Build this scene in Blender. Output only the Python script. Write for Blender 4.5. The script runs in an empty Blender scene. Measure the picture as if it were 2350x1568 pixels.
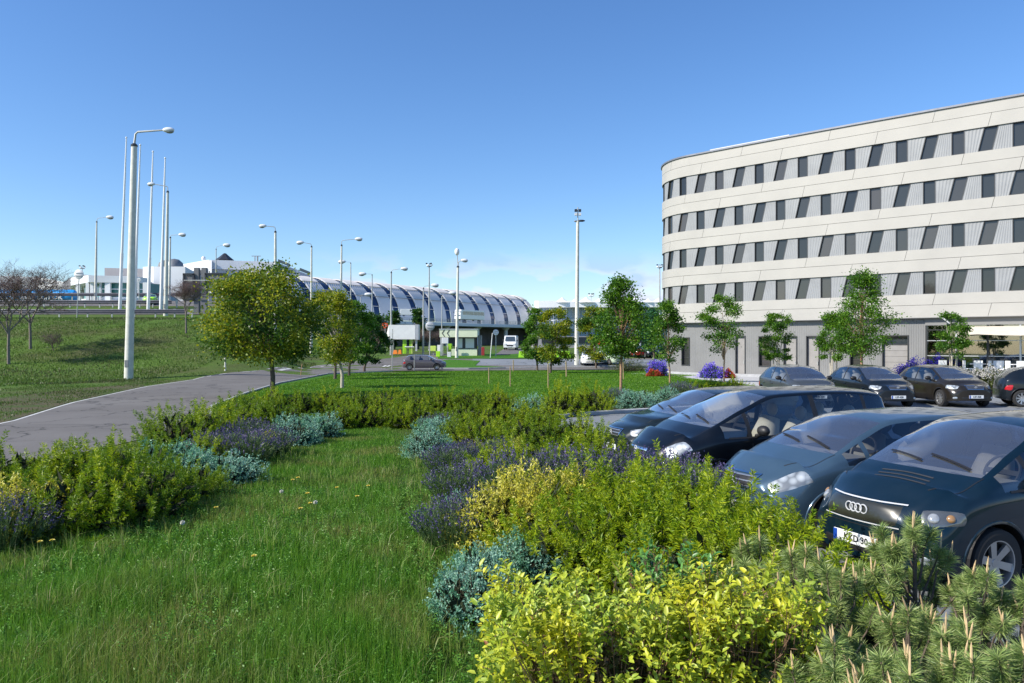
import bpy, bmesh, math, random
import numpy as np
from mathutils import Vector, Matrix, Quaternion
from mathutils.bvhtree import BVHTree
PI = math.pi
scene = bpy.context.scene
COL = scene.collection
R = math.radians
# camera at (0,0,CH) looking along +Y; (px,py) are points of the photograph in a 2350 x 1568 frame
F, CX, HY, CH = 1800.0, 1175.0, 790.0, 2.5
def XA(px, Y): return (px - CX) / F * Y
def ZA(py, Y): return CH + (HY - py) / F * Y

# ------------------------------------------------------------------ terrain
def sstep(t): t = np.clip(t, 0, 1); return t * t * (3 - 2 * t)
def terrain(X, Y):
    X = np.asarray(X, float); Y = np.asarray(Y, float)
    base = np.interp(Y, [80, 100, 132, 200, 2000], [0, 1.0, 1.6, 2.3, 2.3])
    bank = np.interp(Y, [56, 62, 70, 78, 83, 85.5, 89, 93, 101, 106, 118, 140, 2000], [0, .55, 2.2, 4.2, 5.05, 5.3, 5.5, 6.0, 6.6, 7.45, 9.0, 9.4, 9.4])
    r = X / np.maximum(Y, 1)
    w = sstep((-.255 - r) / .13)
    w = np.where(Y > 120, sstep((-.20 - r) / .10), w)
    return base * (1 - w) + np.maximum(bank, base * 0) * w
def hz(X, Y): return float(terrain(X, Y))
def gp(px, py):
    """ground point seen at (px,py)"""
    best = None
    for Y in np.arange(4, 400, .1):
        X = XA(px, Y); z = hz(X, Y)
        if ZA(py, Y) <= z: return X, Y, z
    return XA(px, 400), 400, hz(XA(px, 400), 400)

# ------------------------------------------------------------------ objects
def tag(o, label=None, cat=None, group=None, kind=None):
    if label: o['label'] = label
    if cat: o['category'] = cat
    if group: o['group'] = group
    if kind: o['kind'] = kind
    return o
def empty(name, loc=(0, 0, 0), rz=0, label=None, cat=None, group=None):
    o = bpy.data.objects.new(name, None); COL.objects.link(o)
    o.location = loc; o.rotation_euler = (0, 0, rz); o.empty_display_size = .2
    return tag(o, label, cat, group)
def link(name, me, parent=None, loc=None):
    o = bpy.data.objects.new(name, me); COL.objects.link(o)
    if parent: o.parent = parent
    if loc is not None: o.location = loc
    return o
def copy_tree(o, parent=None):
    c = o.copy(); COL.objects.link(c); c.parent = parent
    for ch in list(o.children): copy_tree(ch, c)
    return c
class MB:
    def __init__(s): s.v = []; s.f = []; s.m = []
    def add(s, vs, fs, mi=0):
        n = len(s.v); s.v += [tuple(p) for p in vs]
        for f in fs: s.f.append(tuple(i + n for i in f)); s.m.append(mi)
    def box(s, c, d, rz=0, mi=0, taper=1.0):
        cx, cy, cz = c; hx, hy, hh = d[0] / 2, d[1] / 2, d[2] / 2
        vs = []
        for z, t in ((-hh, 1), (hh, taper)):
            for x, y in ((-hx, -hy), (hx, -hy), (hx, hy), (-hx, hy)):
                x *= t; y *= t
                vs.append((cx + x * math.cos(rz) - y * math.sin(rz), cy + x * math.sin(rz) + y * math.cos(rz), cz + z))
        s.add(vs, [(0, 3, 2, 1), (4, 5, 6, 7), (0, 1, 5, 4), (1, 2, 6, 5), (2, 3, 7, 6), (3, 0, 4, 7)], mi)
    def tube(s, pts, rad, n=8, mi=0, cap=True):
        pts = [Vector(p) for p in pts]
        if not hasattr(rad, '__len__'): rad = [rad] * len(pts)
        rings = []; up = None
        for i, p in enumerate(pts):
            d = (pts[min(i + 1, len(pts) - 1)] - pts[max(i - 1, 0)])
            if d.length < 1e-9: d = Vector((0, 0, 1))
            d.normalize()
            if up is None: up = d.orthogonal().normalized()
            else:
                up = up - d * up.dot(d)
                up = up.normalized() if up.length > 1e-6 else d.orthogonal().normalized()
            b = d.cross(up)
            rings.append([p + (up * math.cos(2 * PI * k / n) + b * math.sin(2 * PI * k / n)) * rad[i] for k in range(n)])
        vs = [q for r in rings for q in r]; fs = []
        for i in range(len(rings) - 1):
            for k in range(n):
                a = i * n + k; b2 = i * n + (k + 1) % n
                fs.append((a, b2, b2 + n, a + n))
        if cap:
            fs.append(tuple(range(n - 1, -1, -1))); fs.append(tuple(range((len(rings) - 1) * n, len(rings) * n)))
        s.add(vs, fs, mi)
    def prism(s, poly, z0, z1, mi=0):
        n = len(poly); g = lambda z: [z] * n if not hasattr(z, '__len__') else z
        z0, z1 = g(z0), g(z1)
        vs = [(p[0], p[1], z0[i]) for i, p in enumerate(poly)] + [(p[0], p[1], z1[i]) for i, p in enumerate(poly)]
        fs = [tuple(range(n - 1, -1, -1)), tuple(range(n, 2 * n))] + [(i, (i + 1) % n, (i + 1) % n + n, i + n) for i in range(n)]
        s.add(vs, fs, mi)
    def lathe(s, prof, n=24, axis='z', c=(0, 0, 0), mi=0, close=False):
        vs = []; m = len(prof)
        for k in range(n):
            a = 2 * PI * k / n; ca, sa = math.cos(a), math.sin(a)
            for r, h in prof:
                p = {'z': (r * ca, r * sa, h), 'y': (r * ca, h, r * sa), 'x': (h, r * ca, r * sa)}[axis]
                vs.append((p[0] + c[0], p[1] + c[1], p[2] + c[2]))
        fs = []
        for k in range(n):
            k2 = (k + 1) % n
            for j in range(m - 1 if not close else m):
                j2 = (j + 1) % m
                fs.append((k * m + j, k2 * m + j, k2 * m + j2, k * m + j2))
        s.add(vs, fs, mi)
    def ell(s, c, r, n=12, m=8, mi=0):
        vs = []; fs = []
        for i in range(m + 1):
            t = -PI / 2 + PI * i / m
            for k in range(n):
                a = 2 * PI * k / n
                vs.append((c[0] + r[0] * math.cos(t) * math.cos(a), c[1] + r[1] * math.cos(t) * math.sin(a), c[2] + r[2] * math.sin(t)))
        for i in range(m):
            for k in range(n): fs.append((i * n + k, i * n + (k + 1) % n, (i + 1) * n + (k + 1) % n, (i + 1) * n + k))
        s.add(vs, fs, mi)
    def build(s, name, mats, parent=None, smooth=False, loc=None, fix=True):
        me = bpy.data.meshes.new(name)
        me.from_pydata(s.v, [], s.f)
        if not isinstance(mats, (list, tuple)): mats = [mats]
        for m in mats: me.materials.append(m)
        if len(mats) > 1: me.polygons.foreach_set('material_index', s.m)
        if fix:
            bm = bmesh.new(); bm.from_mesh(me); bmesh.ops.recalc_face_normals(bm, faces=bm.faces); bm.to_mesh(me); bm.free()
        if smooth:
            me.polygons.foreach_set('use_smooth', [True] * len(me.polygons))
            if smooth != 'all':
                try: me.set_sharp_from_angle(angle=R(40))
                except Exception: pass
        me.update()
        return link(name, me, parent, loc)
def np_mesh(name, V, faces, mats, midx=None, smooth=False):
    """V (N,3); faces: list of (M,k) index arrays"""
    me = bpy.data.meshes.new(name)
    V = np.ascontiguousarray(V, dtype=np.float32)
    me.vertices.add(len(V)); me.vertices.foreach_set('co', V.ravel())
    loops = np.concatenate([f.ravel() for f in faces]).astype(np.int32)
    sizes = np.concatenate([np.full(len(f), f.shape[1], np.int32) for f in faces])
    starts = np.concatenate([[0], np.cumsum(sizes)[:-1]]).astype(np.int32)
    me.loops.add(len(loops)); me.loops.foreach_set('vertex_index', loops)
    me.polygons.add(len(sizes)); me.polygons.foreach_set('loop_start', starts)
    try: me.polygons.foreach_set('loop_total', sizes)
    except Exception: pass
    if not isinstance(mats, (list, tuple)): mats = [mats]
    for m in mats: me.materials.append(m)
    if midx is not None: me.polygons.foreach_set('material_index', midx.astype(np.int32))
    if smooth: me.polygons.foreach_set('use_smooth', np.ones(len(sizes), bool))
    me.update(calc_edges=True)
    return me
_FC = {}
def text_mesh(name, s, size, depth, mat, parent=None, M=None, align='CENTER', bold=0.0):
    cu = bpy.data.curves.new('lettering', 'FONT'); cu.body = s; cu.size = size; cu.extrude = depth; cu.offset = bold
    cu.align_x = align; cu.align_y = 'CENTER'; cu.resolution_u = 2
    o = bpy.data.objects.new('lettering', cu); COL.objects.link(o)
    dg = bpy.context.evaluated_depsgraph_get()
    me = bpy.data.meshes.new_from_object(o.evaluated_get(dg))
    bpy.data.objects.remove(o); bpy.data.curves.remove(cu)
    me.materials.clear(); me.materials.append(mat)
    o = link(name, me, parent)
    if M is not None: o.matrix_local = M
    return o

# ------------------------------------------------------------------ materials
def nmat(name):
    m = bpy.data.materials.new(name); m.use_nodes = True
    nt = m.node_tree; b = nt.nodes['Principled BSDF']
    return m, nt, b
def setp(b, **k):
    for a, v in k.items(): b.inputs[a.replace('_', ' ')].default_value = v
def rgba(c): return (c[0], c[1], c[2], 1)
def mix(nt, fac, a, b):
    n = nt.nodes.new('ShaderNodeMix'); n.data_type = 'RGBA'
    def put(i, v):
        if isinstance(v, (tuple, list)): n.inputs[i].default_value = rgba(v)
        else: nt.links.new(v, n.inputs[i])
    if isinstance(fac, float): n.inputs[0].default_value = fac
    else: nt.links.new(fac, n.inputs[0])
    put(6, a); put(7, b)
    return n.outputs[2]
def noise(nt, scale, detail=4, rough=.55, vec=None, coord='Object', stretch=None):
    tc = nt.nodes.new('ShaderNodeTexCoord'); n = nt.nodes.new('ShaderNodeTexNoise')
    n.inputs['Scale'].default_value = scale; n.inputs['Detail'].default_value = detail; n.inputs['Roughness'].default_value = rough
    src = tc.outputs[coord] if vec is None else vec
    if stretch:
        mp = nt.nodes.new('ShaderNodeMapping'); mp.inputs['Scale'].default_value = stretch
        nt.links.new(src, mp.inputs[0]); src = mp.outputs[0]
    nt.links.new(src, n.inputs['Vector'])
    return n.outputs['Fac']
def geo_pos(nt):
    g = nt.nodes.new('ShaderNodeNewGeometry'); return g.outputs['Position']
def ramp(nt, fac, stops):
    r = nt.nodes.new('ShaderNodeValToRGB'); nt.links.new(fac, r.inputs[0])
    el = r.color_ramp.elements
    while len(el) < len(stops): el.new(.5)
    for e, (p, c) in zip(el, stops): e.position = p; e.color = rgba(c) if hasattr(c, '__len__') else (c, c, c, 1)
    return r.outputs[0]
def bump(nt, b, h, strength=.3, dist=.02):
    n = nt.nodes.new('ShaderNodeBump'); n.inputs['Strength'].default_value = strength; n.inputs['Distance'].default_value = dist
    nt.links.new(h, n.inputs['Height']); nt.links.new(n.outputs[0], b.inputs['Normal'])
def simple(name, col, rough=.5, metal=0., var=.12, scale=3., bmp=0., coat=0., spec=.5, bscale=None, dirt=None):
    m, nt, b = nmat(name)
    setp(b, Roughness=rough, Metallic=metal); b.inputs['Coat Weight'].default_value = coat
    b.inputs['Specular IOR Level'].default_value = spec
    b.inputs['Base Color'].default_value = rgba(col)
    if var > 0:
        f = noise(nt, scale, 5)
        c = ramp(nt, f, [(.3, tuple(x * (1 - var) for x in col)), (.7, tuple(min(1, x * (1 + var)) for x in col))])
        nt.links.new(c, b.inputs['Base Color'])
        rr = nt.nodes.new('ShaderNodeMapRange'); nt.links.new(f, rr.inputs[0])
        rr.inputs[3].default_value = max(.02, rough * .85); rr.inputs[4].default_value = min(1, rough * 1.15)
        nt.links.new(rr.outputs[0], b.inputs['Roughness'])
    if bmp > 0: bump(nt, b, noise(nt, bscale or scale * 12, 6), bmp, .01)
    return m
def leafmat(name, cols, trans=.35, rough=.45, patch=None, pscale=.5, spec=.4):
    """leaf colours picked per leaf (random per island); patch = second set mixed in by a large noise"""
    m, nt, b = nmat(name)
    g = nt.nodes.new('ShaderNodeNewGeometry')
    n = len(cols); r = ramp(nt, g.outputs['Random Per Island'], [(i / max(1, n - 1), c) for i, c in enumerate(cols)])
    c = r
    if patch:
        r2 = ramp(nt, g.outputs['Random Per Island'], [(i / max(1, len(patch) - 1), q) for i, q in enumerate(patch)])
        f = ramp(nt, noise(nt, pscale, 3, vec=g.outputs['Position']), [(.48, 0.), (.60, 1.)])
        c = mix(nt, f, r, r2)
    nt.links.new(c, b.inputs['Base Color']); setp(b, Roughness=rough); b.inputs['Specular IOR Level'].default_value = spec
    tr = nt.nodes.new('ShaderNodeBsdfTranslucent'); nt.links.new(c, tr.inputs[0])
    ms = nt.nodes.new('ShaderNodeMixShader'); ms.inputs[0].default_value = trans
    nt.links.new(b.outputs[0], ms.inputs[1]); nt.links.new(tr.outputs[0], ms.inputs[2])
    nt.links.new(ms.outputs[0], nt.nodes['Material Output'].inputs[0])
    return m
def autoglass(name, tint=(.75, .82, .85), base=.06, rough=.02, power=5.):
    """thin clear pane: transparent, mirror-like at grazing angles"""
    m, nt, b = nmat(name); nt.nodes.remove(b)
    t = nt.nodes.new('ShaderNodeBsdfTransparent'); t.inputs[0].default_value = rgba(tint)
    g = nt.nodes.new('ShaderNodeBsdfGlossy'); g.inputs['Roughness'].default_value = rough; g.inputs[0].default_value = (.95, .97, 1, 1)
    lw = nt.nodes.new('ShaderNodeFresnel'); lw.inputs[0].default_value = 1.5
    mr = nt.nodes.new('ShaderNodeMath'); mr.operation = 'MULTIPLY_ADD'; mr.inputs[1].default_value = 1.6; mr.inputs[2].default_value = base; mr.use_clamp = True
    nt.links.new(lw.outputs[0], mr.inputs[0])
    ms = nt.nodes.new('ShaderNodeMixShader'); nt.links.new(mr.outputs[0], ms.inputs[0])
    nt.links.new(t.outputs[0], ms.inputs[1]); nt.links.new(g.outputs[0], ms.inputs[2])
    nt.links.new(ms.outputs[0], nt.nodes['Material Output'].inputs[0])
    return m

M = {}
M['steel'] = simple('galvanised_steel', (.42, .43, .41), .5, .3, .15, 2)
M['concrete_pole'] = simple('pale_concrete_pole', (.62, .62, .55), .8, 0, .12, 3, .2)
M['white_paint'] = simple('white_paint', (.78, .79, .78), .35, 0, .06, 2)
M['lamp_glass'] = simple('lamp_glass', (.7, .72, .74), .15, 0, .05, 2)
M['dark_metal'] = simple('dark_metal', (.04, .045, .055), .45, .3, .2, 4)
M['grey_metal'] = simple('grey_metal', (.22, .23, .24), .45, .4, .15, 3)
M['bark'] = simple('grey_brown_bark', (.11, .085, .065), .9, 0, .35, 14, .6)
M['pale_bark'] = simple('pale_bark', (.42, .38, .31), .85, 0, .3, 16, .5)
M['warm_bark'] = simple('warm_brown_bark', (.33, .2, .115), .85, 0, .3, 16, .5)
M['twig'] = simple('purple_brown_twigs', (.16, .11, .10), .9, 0, .3, 6)
M['grey_bark'] = simple('grey_bark', (.20, .17, .145), .9, 0, .3, 16, .5)
M['stake'] = simple('weathered_timber', (.36, .27, .15), .85, 0, .25, 12, .4)
M['hotel_white'] = simple('cream_fibre_cement', (.40, .388, .358), .55, 0, .05, .6, .08, bscale=30)
M['hotel_dark'] = simple('dark_joint', (.09, .09, .09), .8, 0, .1)
M['coping'] = simple('grey_metal_coping', (.20, .21, .24), .4, .4, .08)
M['infill'] = simple('grey_blue_corrugated_sheet', (.27, .28, .29), .5, .05, .07, 1.2)
M['ground_wall'] = simple('grey_corrugated_cladding', (.205, .207, .205), .55, .05, .08, .8)
M['door_grey'] = simple('warm_grey_door', (.27, .26, .25), .5, 0, .08, 2)
M['frame_dark'] = simple('dark_window_frame', (.05, .052, .055), .4, .2, .1)
M['alu'] = simple('aluminium_mullion', (.55, .57, .58), .35, .5, .08)
# ================================================================== world, sun, camera
SUN_AZ, SUN_EL = R(-112), R(37)      # azimuth measured from +Y clockwise; sun stands to the left, slightly behind the camera
w = bpy.data.worlds.new('World'); scene.world = w; w.use_nodes = True
nt = w.node_tree; bg = nt.nodes['Background']
sky = nt.nodes.new('ShaderNodeTexSky'); sky.sky_type = 'NISHITA'; sky.sun_disc = False
sky.sun_elevation = SUN_EL; sky.sun_rotation = SUN_AZ; sky.air_density = 1.0; sky.dust_density = .35; sky.ozone_density = 4.5; sky.altitude = 0
# low fair-weather clouds near the horizon, mixed into the sky by direction
tc = nt.nodes.new('ShaderNodeTexCoord')
mp = nt.nodes.new('ShaderNodeMapping'); mp.inputs['Scale'].default_value = (1, 1, 2.6); mp.inputs['Location'].default_value = (.35, .2, .0)
nt.links.new(tc.outputs['Generated'], mp.inputs[0])
cn = nt.nodes.new('ShaderNodeTexNoise'); cn.inputs['Scale'].default_value = 9.5; cn.inputs['Detail'].default_value = 8; cn.inputs['Roughness'].default_value = .52
nt.links.new(mp.outputs[0], cn.inputs['Vector'])
cr = ramp(nt, cn.outputs['Fac'], [(.46, 0.), (.56, 1.)])
cc = ramp(nt, cn.outputs['Fac'], [(.50, (.62, .55, .66)), (.62, (.30, .31, .44))])
ccs = nt.nodes.new('ShaderNodeVectorMath'); ccs.operation = 'SCALE'; ccs.inputs['Scale'].default_value = 10.0; nt.links.new(cc, ccs.inputs[0])
sx = nt.nodes.new('ShaderNodeSeparateXYZ'); nt.links.new(tc.outputs['Generated'], sx.inputs[0])
band = ramp(nt, sx.outputs['Z'], [(0.0, .9), (.05, .95), (.085, .55), (.12, 0.)])
xa = nt.nodes.new('ShaderNodeMath'); xa.operation = 'ADD'; xa.inputs[1].default_value = .5; nt.links.new(sx.outputs['X'], xa.inputs[0])
band2 = ramp(nt, xa.outputs[0], [(.2, .0), (.32, .8), (.6, 1.), (.85, .7)])
mm = nt.nodes.new('ShaderNodeMath'); mm.operation = 'MULTIPLY'; nt.links.new(cr, mm.inputs[0]); nt.links.new(band, mm.inputs[1])
m3 = nt.nodes.new('ShaderNodeMath'); m3.operation = 'MULTIPLY'; nt.links.new(mm.outputs[0], m3.inputs[0]); nt.links.new(band2, m3.inputs[1])
m4 = nt.nodes.new('ShaderNodeMath'); m4.operation = 'MULTIPLY'; nt.links.new(m3.outputs[0], m4.inputs[0]); m4.inputs[1].default_value = .8
skyc = mix(nt, m4.outputs[0], sky.outputs[0], ccs.outputs[0])
hs = nt.nodes.new('ShaderNodeHueSaturation'); hs.inputs['Saturation'].default_value = 1.16; hs.inputs['Hue'].default_value = .506
nt.links.new(skyc, hs.inputs['Color'])
nt.links.new(hs.outputs[0], bg.inputs[0]); bg.inputs[1].default_value = .14
sd = bpy.data.lights.new('sun', 'SUN'); sd.energy = 5.0; sd.angle = R(.55); sd.color = (1.0, .93, .82)
so = bpy.data.objects.new('sun', sd); COL.objects.link(so)
sv = Vector((math.sin(SUN_AZ) * math.cos(SUN_EL), math.cos(SUN_AZ) * math.cos(SUN_EL), math.sin(SUN_EL)))
so.rotation_euler = (-sv).to_track_quat('-Z', 'Y').to_euler()
so.location = sv * 60
cam = bpy.data.cameras.new('camera'); co = bpy.data.objects.new('camera', cam); COL.objects.link(co)
cam.sensor_width = 36; cam.lens = F / 2350 * 36; cam.clip_end = 6000; cam.clip_start = .05
co.location = (0, 0, CH); co.rotation_euler = (R(90), 0, 0)
cam.shift_y = (HY - 784) / 2350
scene.camera = co
scene.view_settings.view_transform = 'Standard'; scene.view_settings.look = 'None'
scene.view_settings.exposure = .42; scene.view_settings.gamma = 1
scene.cycles.max_bounces = 8; scene.cycles.transparent_max_bounces = 16
scene.cycles.use_denoising = True

# ================================================================== ground materials
def ground_mat(name, cols, dcols, scale=.35, bscale=9, bstr=.6, fine=30):
    m, nt, b = nmat(name); P = geo_pos(nt)
    f1 = noise(nt, scale, 6, .6, vec=P); f2 = noise(nt, fine, 6, .7, vec=P)
    c1 = ramp(nt, f2, [(.3, cols[0]), (.5, cols[1]), (.72, cols[2])])
    c2 = ramp(nt, f2, [(.3, dcols[0]), (.7, dcols[1])])
    c = mix(nt, ramp(nt, f1, [(.45, 0.), (.62, 1.)]), c1, c2)
    nt.links.new(c, b.inputs['Base Color']); setp(b, Roughness=.95); b.inputs['Specular IOR Level'].default_value = .15
    bump(nt, b, noise(nt, bscale, 8, .7, vec=P), bstr, .08)
    return m
M['ground'] = ground_mat('rough_grass_ground', [(.04, .09, .012), (.075, .14, .02), (.12, .18, .035)], [(.055, .07, .02), (.10, .11, .04)], .12, 5, .8, 7)
M['lawn_m'] = ground_mat('mown_lawn', [(.025, .10, .008), (.05, .16, .012), (.09, .21, .02)], [(.04, .13, .01), (.08, .18, .018)], .25, 16, .7, 22)
M['meadow_soil'] = ground_mat('meadow_thatch', [(.02, .05, .008), (.035, .08, .012), (.05, .10, .018)], [(.03, .05, .012), (.055, .08, .02)], .8, 14, .6, 40)
M['mulch'] = ground_mat('planting_bed_soil', [(.03, .022, .014), (.05, .038, .022), (.075, .055, .03)], [(.025, .035, .012), (.04, .05, .015)], .8, 30, .9, 60)
def asphalt(name, base, patch):
    m, nt, b = nmat(name); P = geo_pos(nt)
    f = noise(nt, .25, 5, .6, vec=P); g = noise(nt, 60, 4, .8, vec=P)
    c = mix(nt, ramp(nt, f, [(.35, 0.), (.65, 1.)]), base, patch)
    c = mix(nt, ramp(nt, g, [(.3, 0.), (.75, .35)]), c, tuple(min(1, x * 2.0) for x in base))
    st = noise(nt, .8, 6, .7, vec=P, stretch=(.12, 1.4, 1))
    c = mix(nt, ramp(nt, st, [(.60, 0.), (.66, .55)]), c, tuple(x * .45 for x in base))
    vo = nt.nodes.new('ShaderNodeTexVoronoi'); vo.feature = 'DISTANCE_TO_EDGE'; vo.inputs['Scale'].default_value = .28
    wn = nt.nodes.new('ShaderNodeTexNoise'); wn.inputs['Scale'].default_value = 1.1; wn.inputs['Detail'].default_value = 6; nt.links.new(P, wn.inputs['Vector'])
    va = nt.nodes.new('ShaderNodeVectorMath'); va.operation = 'MULTIPLY_ADD'; va.inputs[1].default_value = (2.2, 2.2, 2.2); nt.links.new(wn.outputs['Color'], va.inputs[0]); nt.links.new(P, va.inputs[2]); nt.links.new(va.outputs[0], vo.inputs['Vector'])
    ck = ramp(nt, vo.outputs['Distance'], [(.0, .9), (.022, 0.)]); cm = nt.nodes.new('ShaderNodeMath'); cm.operation = 'MULTIPLY'; nt.links.new(ck, cm.inputs[0]); nt.links.new(ramp(nt, noise(nt, .09, 2, vec=P), [(.42, 0.), (.5, 1.)]), cm.inputs[1])
    c = mix(nt, cm.outputs[0], c, tuple(x * .25 for x in base))
    nt.links.new(c, b.inputs['Base Color']); setp(b, Roughness=.85); b.inputs['Specular IOR Level'].default_value = .3
    bump(nt, b, g, .35, .01)
    return m
M['asphalt'] = asphalt('worn_asphalt', (.115, .107, .098), (.155, .147, .137))
M['lot'] = asphalt('parking_asphalt', (.15, .165, .18), (.20, .215, .23))
M['paving'] = simple('pale_concrete_paving', (.42, .43, .45), .8, 0, .1, 1.5, .2)
M['kerb'] = simple('concrete_kerb', (.36, .37, .38), .8, 0, .15, 3, .3)
M['line'] = simple('road_paint', (.55, .55, .52), .7, 0, .25, 4)
M['dirt'] = ground_mat('bare_verge', [(.07, .06, .03), (.10, .09, .05), (.13, .12, .07)], [(.045, .075, .018), (.08, .12, .03)], .5, 12, .6, 12)

# terrain: one sheet to the horizon
xs = np.unique(np.concatenate([np.linspace(-3000, -160, 30), np.linspace(-160, -8, 120), np.linspace(-8, 60, 50), np.linspace(60, 3000, 30)]))
ys = np.unique(np.concatenate([np.linspace(-60, 50, 12), np.array([56, 62, 70, 78, 83, 85.5, 89, 93, 101, 106, 118, 140]), np.linspace(50, 150, 64), np.linspace(150, 3500, 40)]))
gx, gy = np.meshgrid(xs, ys)
Z = terrain(gx, gy)
rng = np.random.default_rng(5)
Z = Z + np.where((gy > 63) & (gy < 84) & (gx < -10), rng.normal(0, .05, Z.shape), 0) - .012
V = np.stack([gx, gy, Z], -1).reshape(-1, 3)
nx = len(xs); idx = np.arange(len(V)).reshape(len(ys), nx)
q = np.stack([idx[:-1, :-1], idx[:-1, 1:], idx[1:, 1:], idx[1:, :-1]], -1).reshape(-1, 4)
tag(link('ground', np_mesh('ground', V, [q], M['ground'], smooth=True)), kind='structure')

def ribbon(name, left, right, mat, lift, kind='structure', n=40, follow=True):
    """sheet between two polylines of ground points (world XY), draped on the terrain"""
    def res(pl, n):
        pl = np.array(pl, float); d = np.r_[0, np.cumsum(np.hypot(*np.diff(pl, axis=0).T))]
        t = np.linspace(0, d[-1], n); return np.stack([np.interp(t, d, pl[:, 0]), np.interp(t, d, pl[:, 1])], -1)
    L, Rr = res(left, n), res(right, n); k = 7
    P = np.stack([L + (Rr - L) * t for t in np.linspace(0, 1, k)], 1).reshape(-1, 2)
    z = terrain(P[:, 0], P[:, 1]) + lift if follow else np.full(len(P), lift)
    V = np.column_stack([P, z]); idx = np.arange(len(V)).reshape(n, k)
    q = np.stack([idx[:-1, :-1], idx[:-1, 1:], idx[1:, 1:], idx[1:, :-1]], -1).reshape(-1, 4)
    o = link(name, np_mesh(name, V, [q], mat, smooth=True)); bm = bmesh.new(); bm.from_mesh(o.data)
    bmesh.ops.recalc_face_normals(bm, faces=bm.faces)
    if sum(f.normal.z for f in bm.faces) < 0: bmesh.ops.reverse_faces(bm, faces=bm.faces)
    bm.to_mesh(o.data); bm.free()
    return tag(o, kind=kind)
def G(*pts): return [gp(x, y)[:2] for x, y in pts]
def kerb(name, pl, wdt=.14, h=.12, mat=None):
    b = MB(); pts = [Vector((p[0], p[1], 0)) for p in pl]
    dense = []
    for a, c in zip(pts[:-1], pts[1:]):
        n = max(1, int((c - a).length / 1.0))
        dense += [a.lerp(c, i / n) for i in range(n)]
    dense.append(pts[-1]); vs = []
    for i, p in enumerate(dense):
        d = (dense[min(i + 1, len(dense) - 1)] - dense[max(i - 1, 0)]).normalized(); nrm = Vector((-d.y, d.x, 0)); z = hz(p.x, p.y)
        for s, zz in ((-.5, -.05), (-.5, h - .015), (-.42, h), (.42, h), (.5, h - .015), (.5, -.05)):
            q = p + nrm * wdt * s; vs.append((q.x, q.y, z + zz))
    fs = []
    for i in range(len(dense) - 1):
        for k in range(5): fs.append((i * 6 + k, i * 6 + k + 1, i * 6 + 7 + k, i * 6 + 6 + k))
    b.add(vs, fs); return tag(b.build(name, mat or M['kerb']), kind='structure')

# roads
road_far = G((-700, 1090), (-260, 1010), (0, 975), (160, 925), (330, 888), (460, 866), (600, 850), (720, 840), (830, 829), (905, 822))
road_near = G((-700, 1260), (-200, 1100), (0, 1080), (150, 1048), (320, 1010), (470, 958), (486, 938), (560, 905), (640, 880), (750, 858), (900, 851))
ribbon('road', road_far, road_near, M['asphalt'], .004, n=90)
jl = G((860, 826), (905, 821), (960, 815), (1010, 811)); jr = G((880, 851.5), (1000, 851), (1300, 849), (1560, 847))
ribbon('road_junction', jl + G((1100, 826), (1550, 822)), jr, M['asphalt'], .010, n=60)
ribbon('road_far', G((1085, 824), (1560, 826)), G((1080, 838), (1560, 842)), M['lot'], .016, n=40)
# verge between bank and road, and pale edge line
ribbon('verge', G((-700, 985), (-100, 925), (150, 895), (330, 878)), G((-700, 1088), (-260, 1008), (0, 973), (160, 923), (330, 887)), M['dirt'], .002, n=60)
def line_on(name, pl, wdt, mat, lift=.006):
    pts = [Vector((p[0], p[1], 0)) for p in pl]; A, B = [], []
    for i, p in enumerate(pts):
        d = (pts[min(i + 1, len(pts) - 1)] - pts[max(i - 1, 0)]).normalized(); n = Vector((-d.y, d.x, 0)) * wdt / 2
        A.append((p + n)[:2]); B.append((p - n)[:2])
    return ribbon(name, A, B, mat, lift, n=max(20, 4 * len(pl)))
off = [(p[0] + .12, p[1] - .15) for p in road_far]
line_on('road_edge_line', off, .11, M['line'], .009)
for a, c in (((640, 851), (700, 845)), ((735, 842), (790, 837.5))):
    line_on('road_marking', G(a, c), .35, M['line'], .014)
for dx in (0, 9): line_on('road_marking', G((872 + dx, 846), (886 + dx, 839)), .25, M['line'], .016)
# lawn, beds, paving, parking
lawn_near = G((480, 950), (560, 950), (760, 950), (960, 950), (1300, 950), (1700, 905), (1800, 895))
lawn_far = G((486, 938), (640, 881), (752, 859.5), (900, 853), (1100, 851), (1300, 850), (1480, 850), (1560, 852))
def poly_sheet(name, pl, mat, z, kind='structure'):
    bm = bmesh.new(); vs = [bm.verts.new((p[0], p[1], z)) for p in pl]; f = bm.faces.new(vs)
    bmesh.ops.triangulate(bm, faces=[f])
    for f in bm.faces:
        if f.normal.z < 0: f.normal_flip()
    me = bpy.data.meshes.new(name); bm.to_mesh(me); bm.free(); me.materials.append(mat)
    return tag(link(name, me), kind=kind)
lawn_pl = G((484, 948), (487, 936), (560, 907), (640, 882), (752, 860), (900, 853.5), (1100, 852), (1300, 851), (1480, 850), (1560, 854), (1600, 862), (1560, 866), (1700, 882), (1760, 890), (1700, 905), (1300, 946), (900, 1000), (600, 1000))
poly_sheet('lawn', lawn_pl, M['lawn_m'], .012)
kerb('lawn_kerb', G((482, 990), (484, 955), (487, 936), (560, 906.5), (640, 881.5), (752, 859.5), (900, 853)), .14, .1)
pav = G((1440, 858), (1580, 866), (1560, 867.5), (1690, 882), (1760, 890)) + [(46, 44), (46, 75), (14, 70.5)]
poly_sheet('hotel_pavement', pav, M['paving'], .016)
lot_pl = G((1290, 962), (1400, 953), (1560, 944), (1700, 934)) + [(19.2, 37.5), (24, 36.0), (60, 34), (60, 2), (6, 2), (4.6, 5.5), (3.0, 8.2), (2.2, 10.5), (1.6, 13), (1.2, 16), (.9, 19)]
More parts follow.
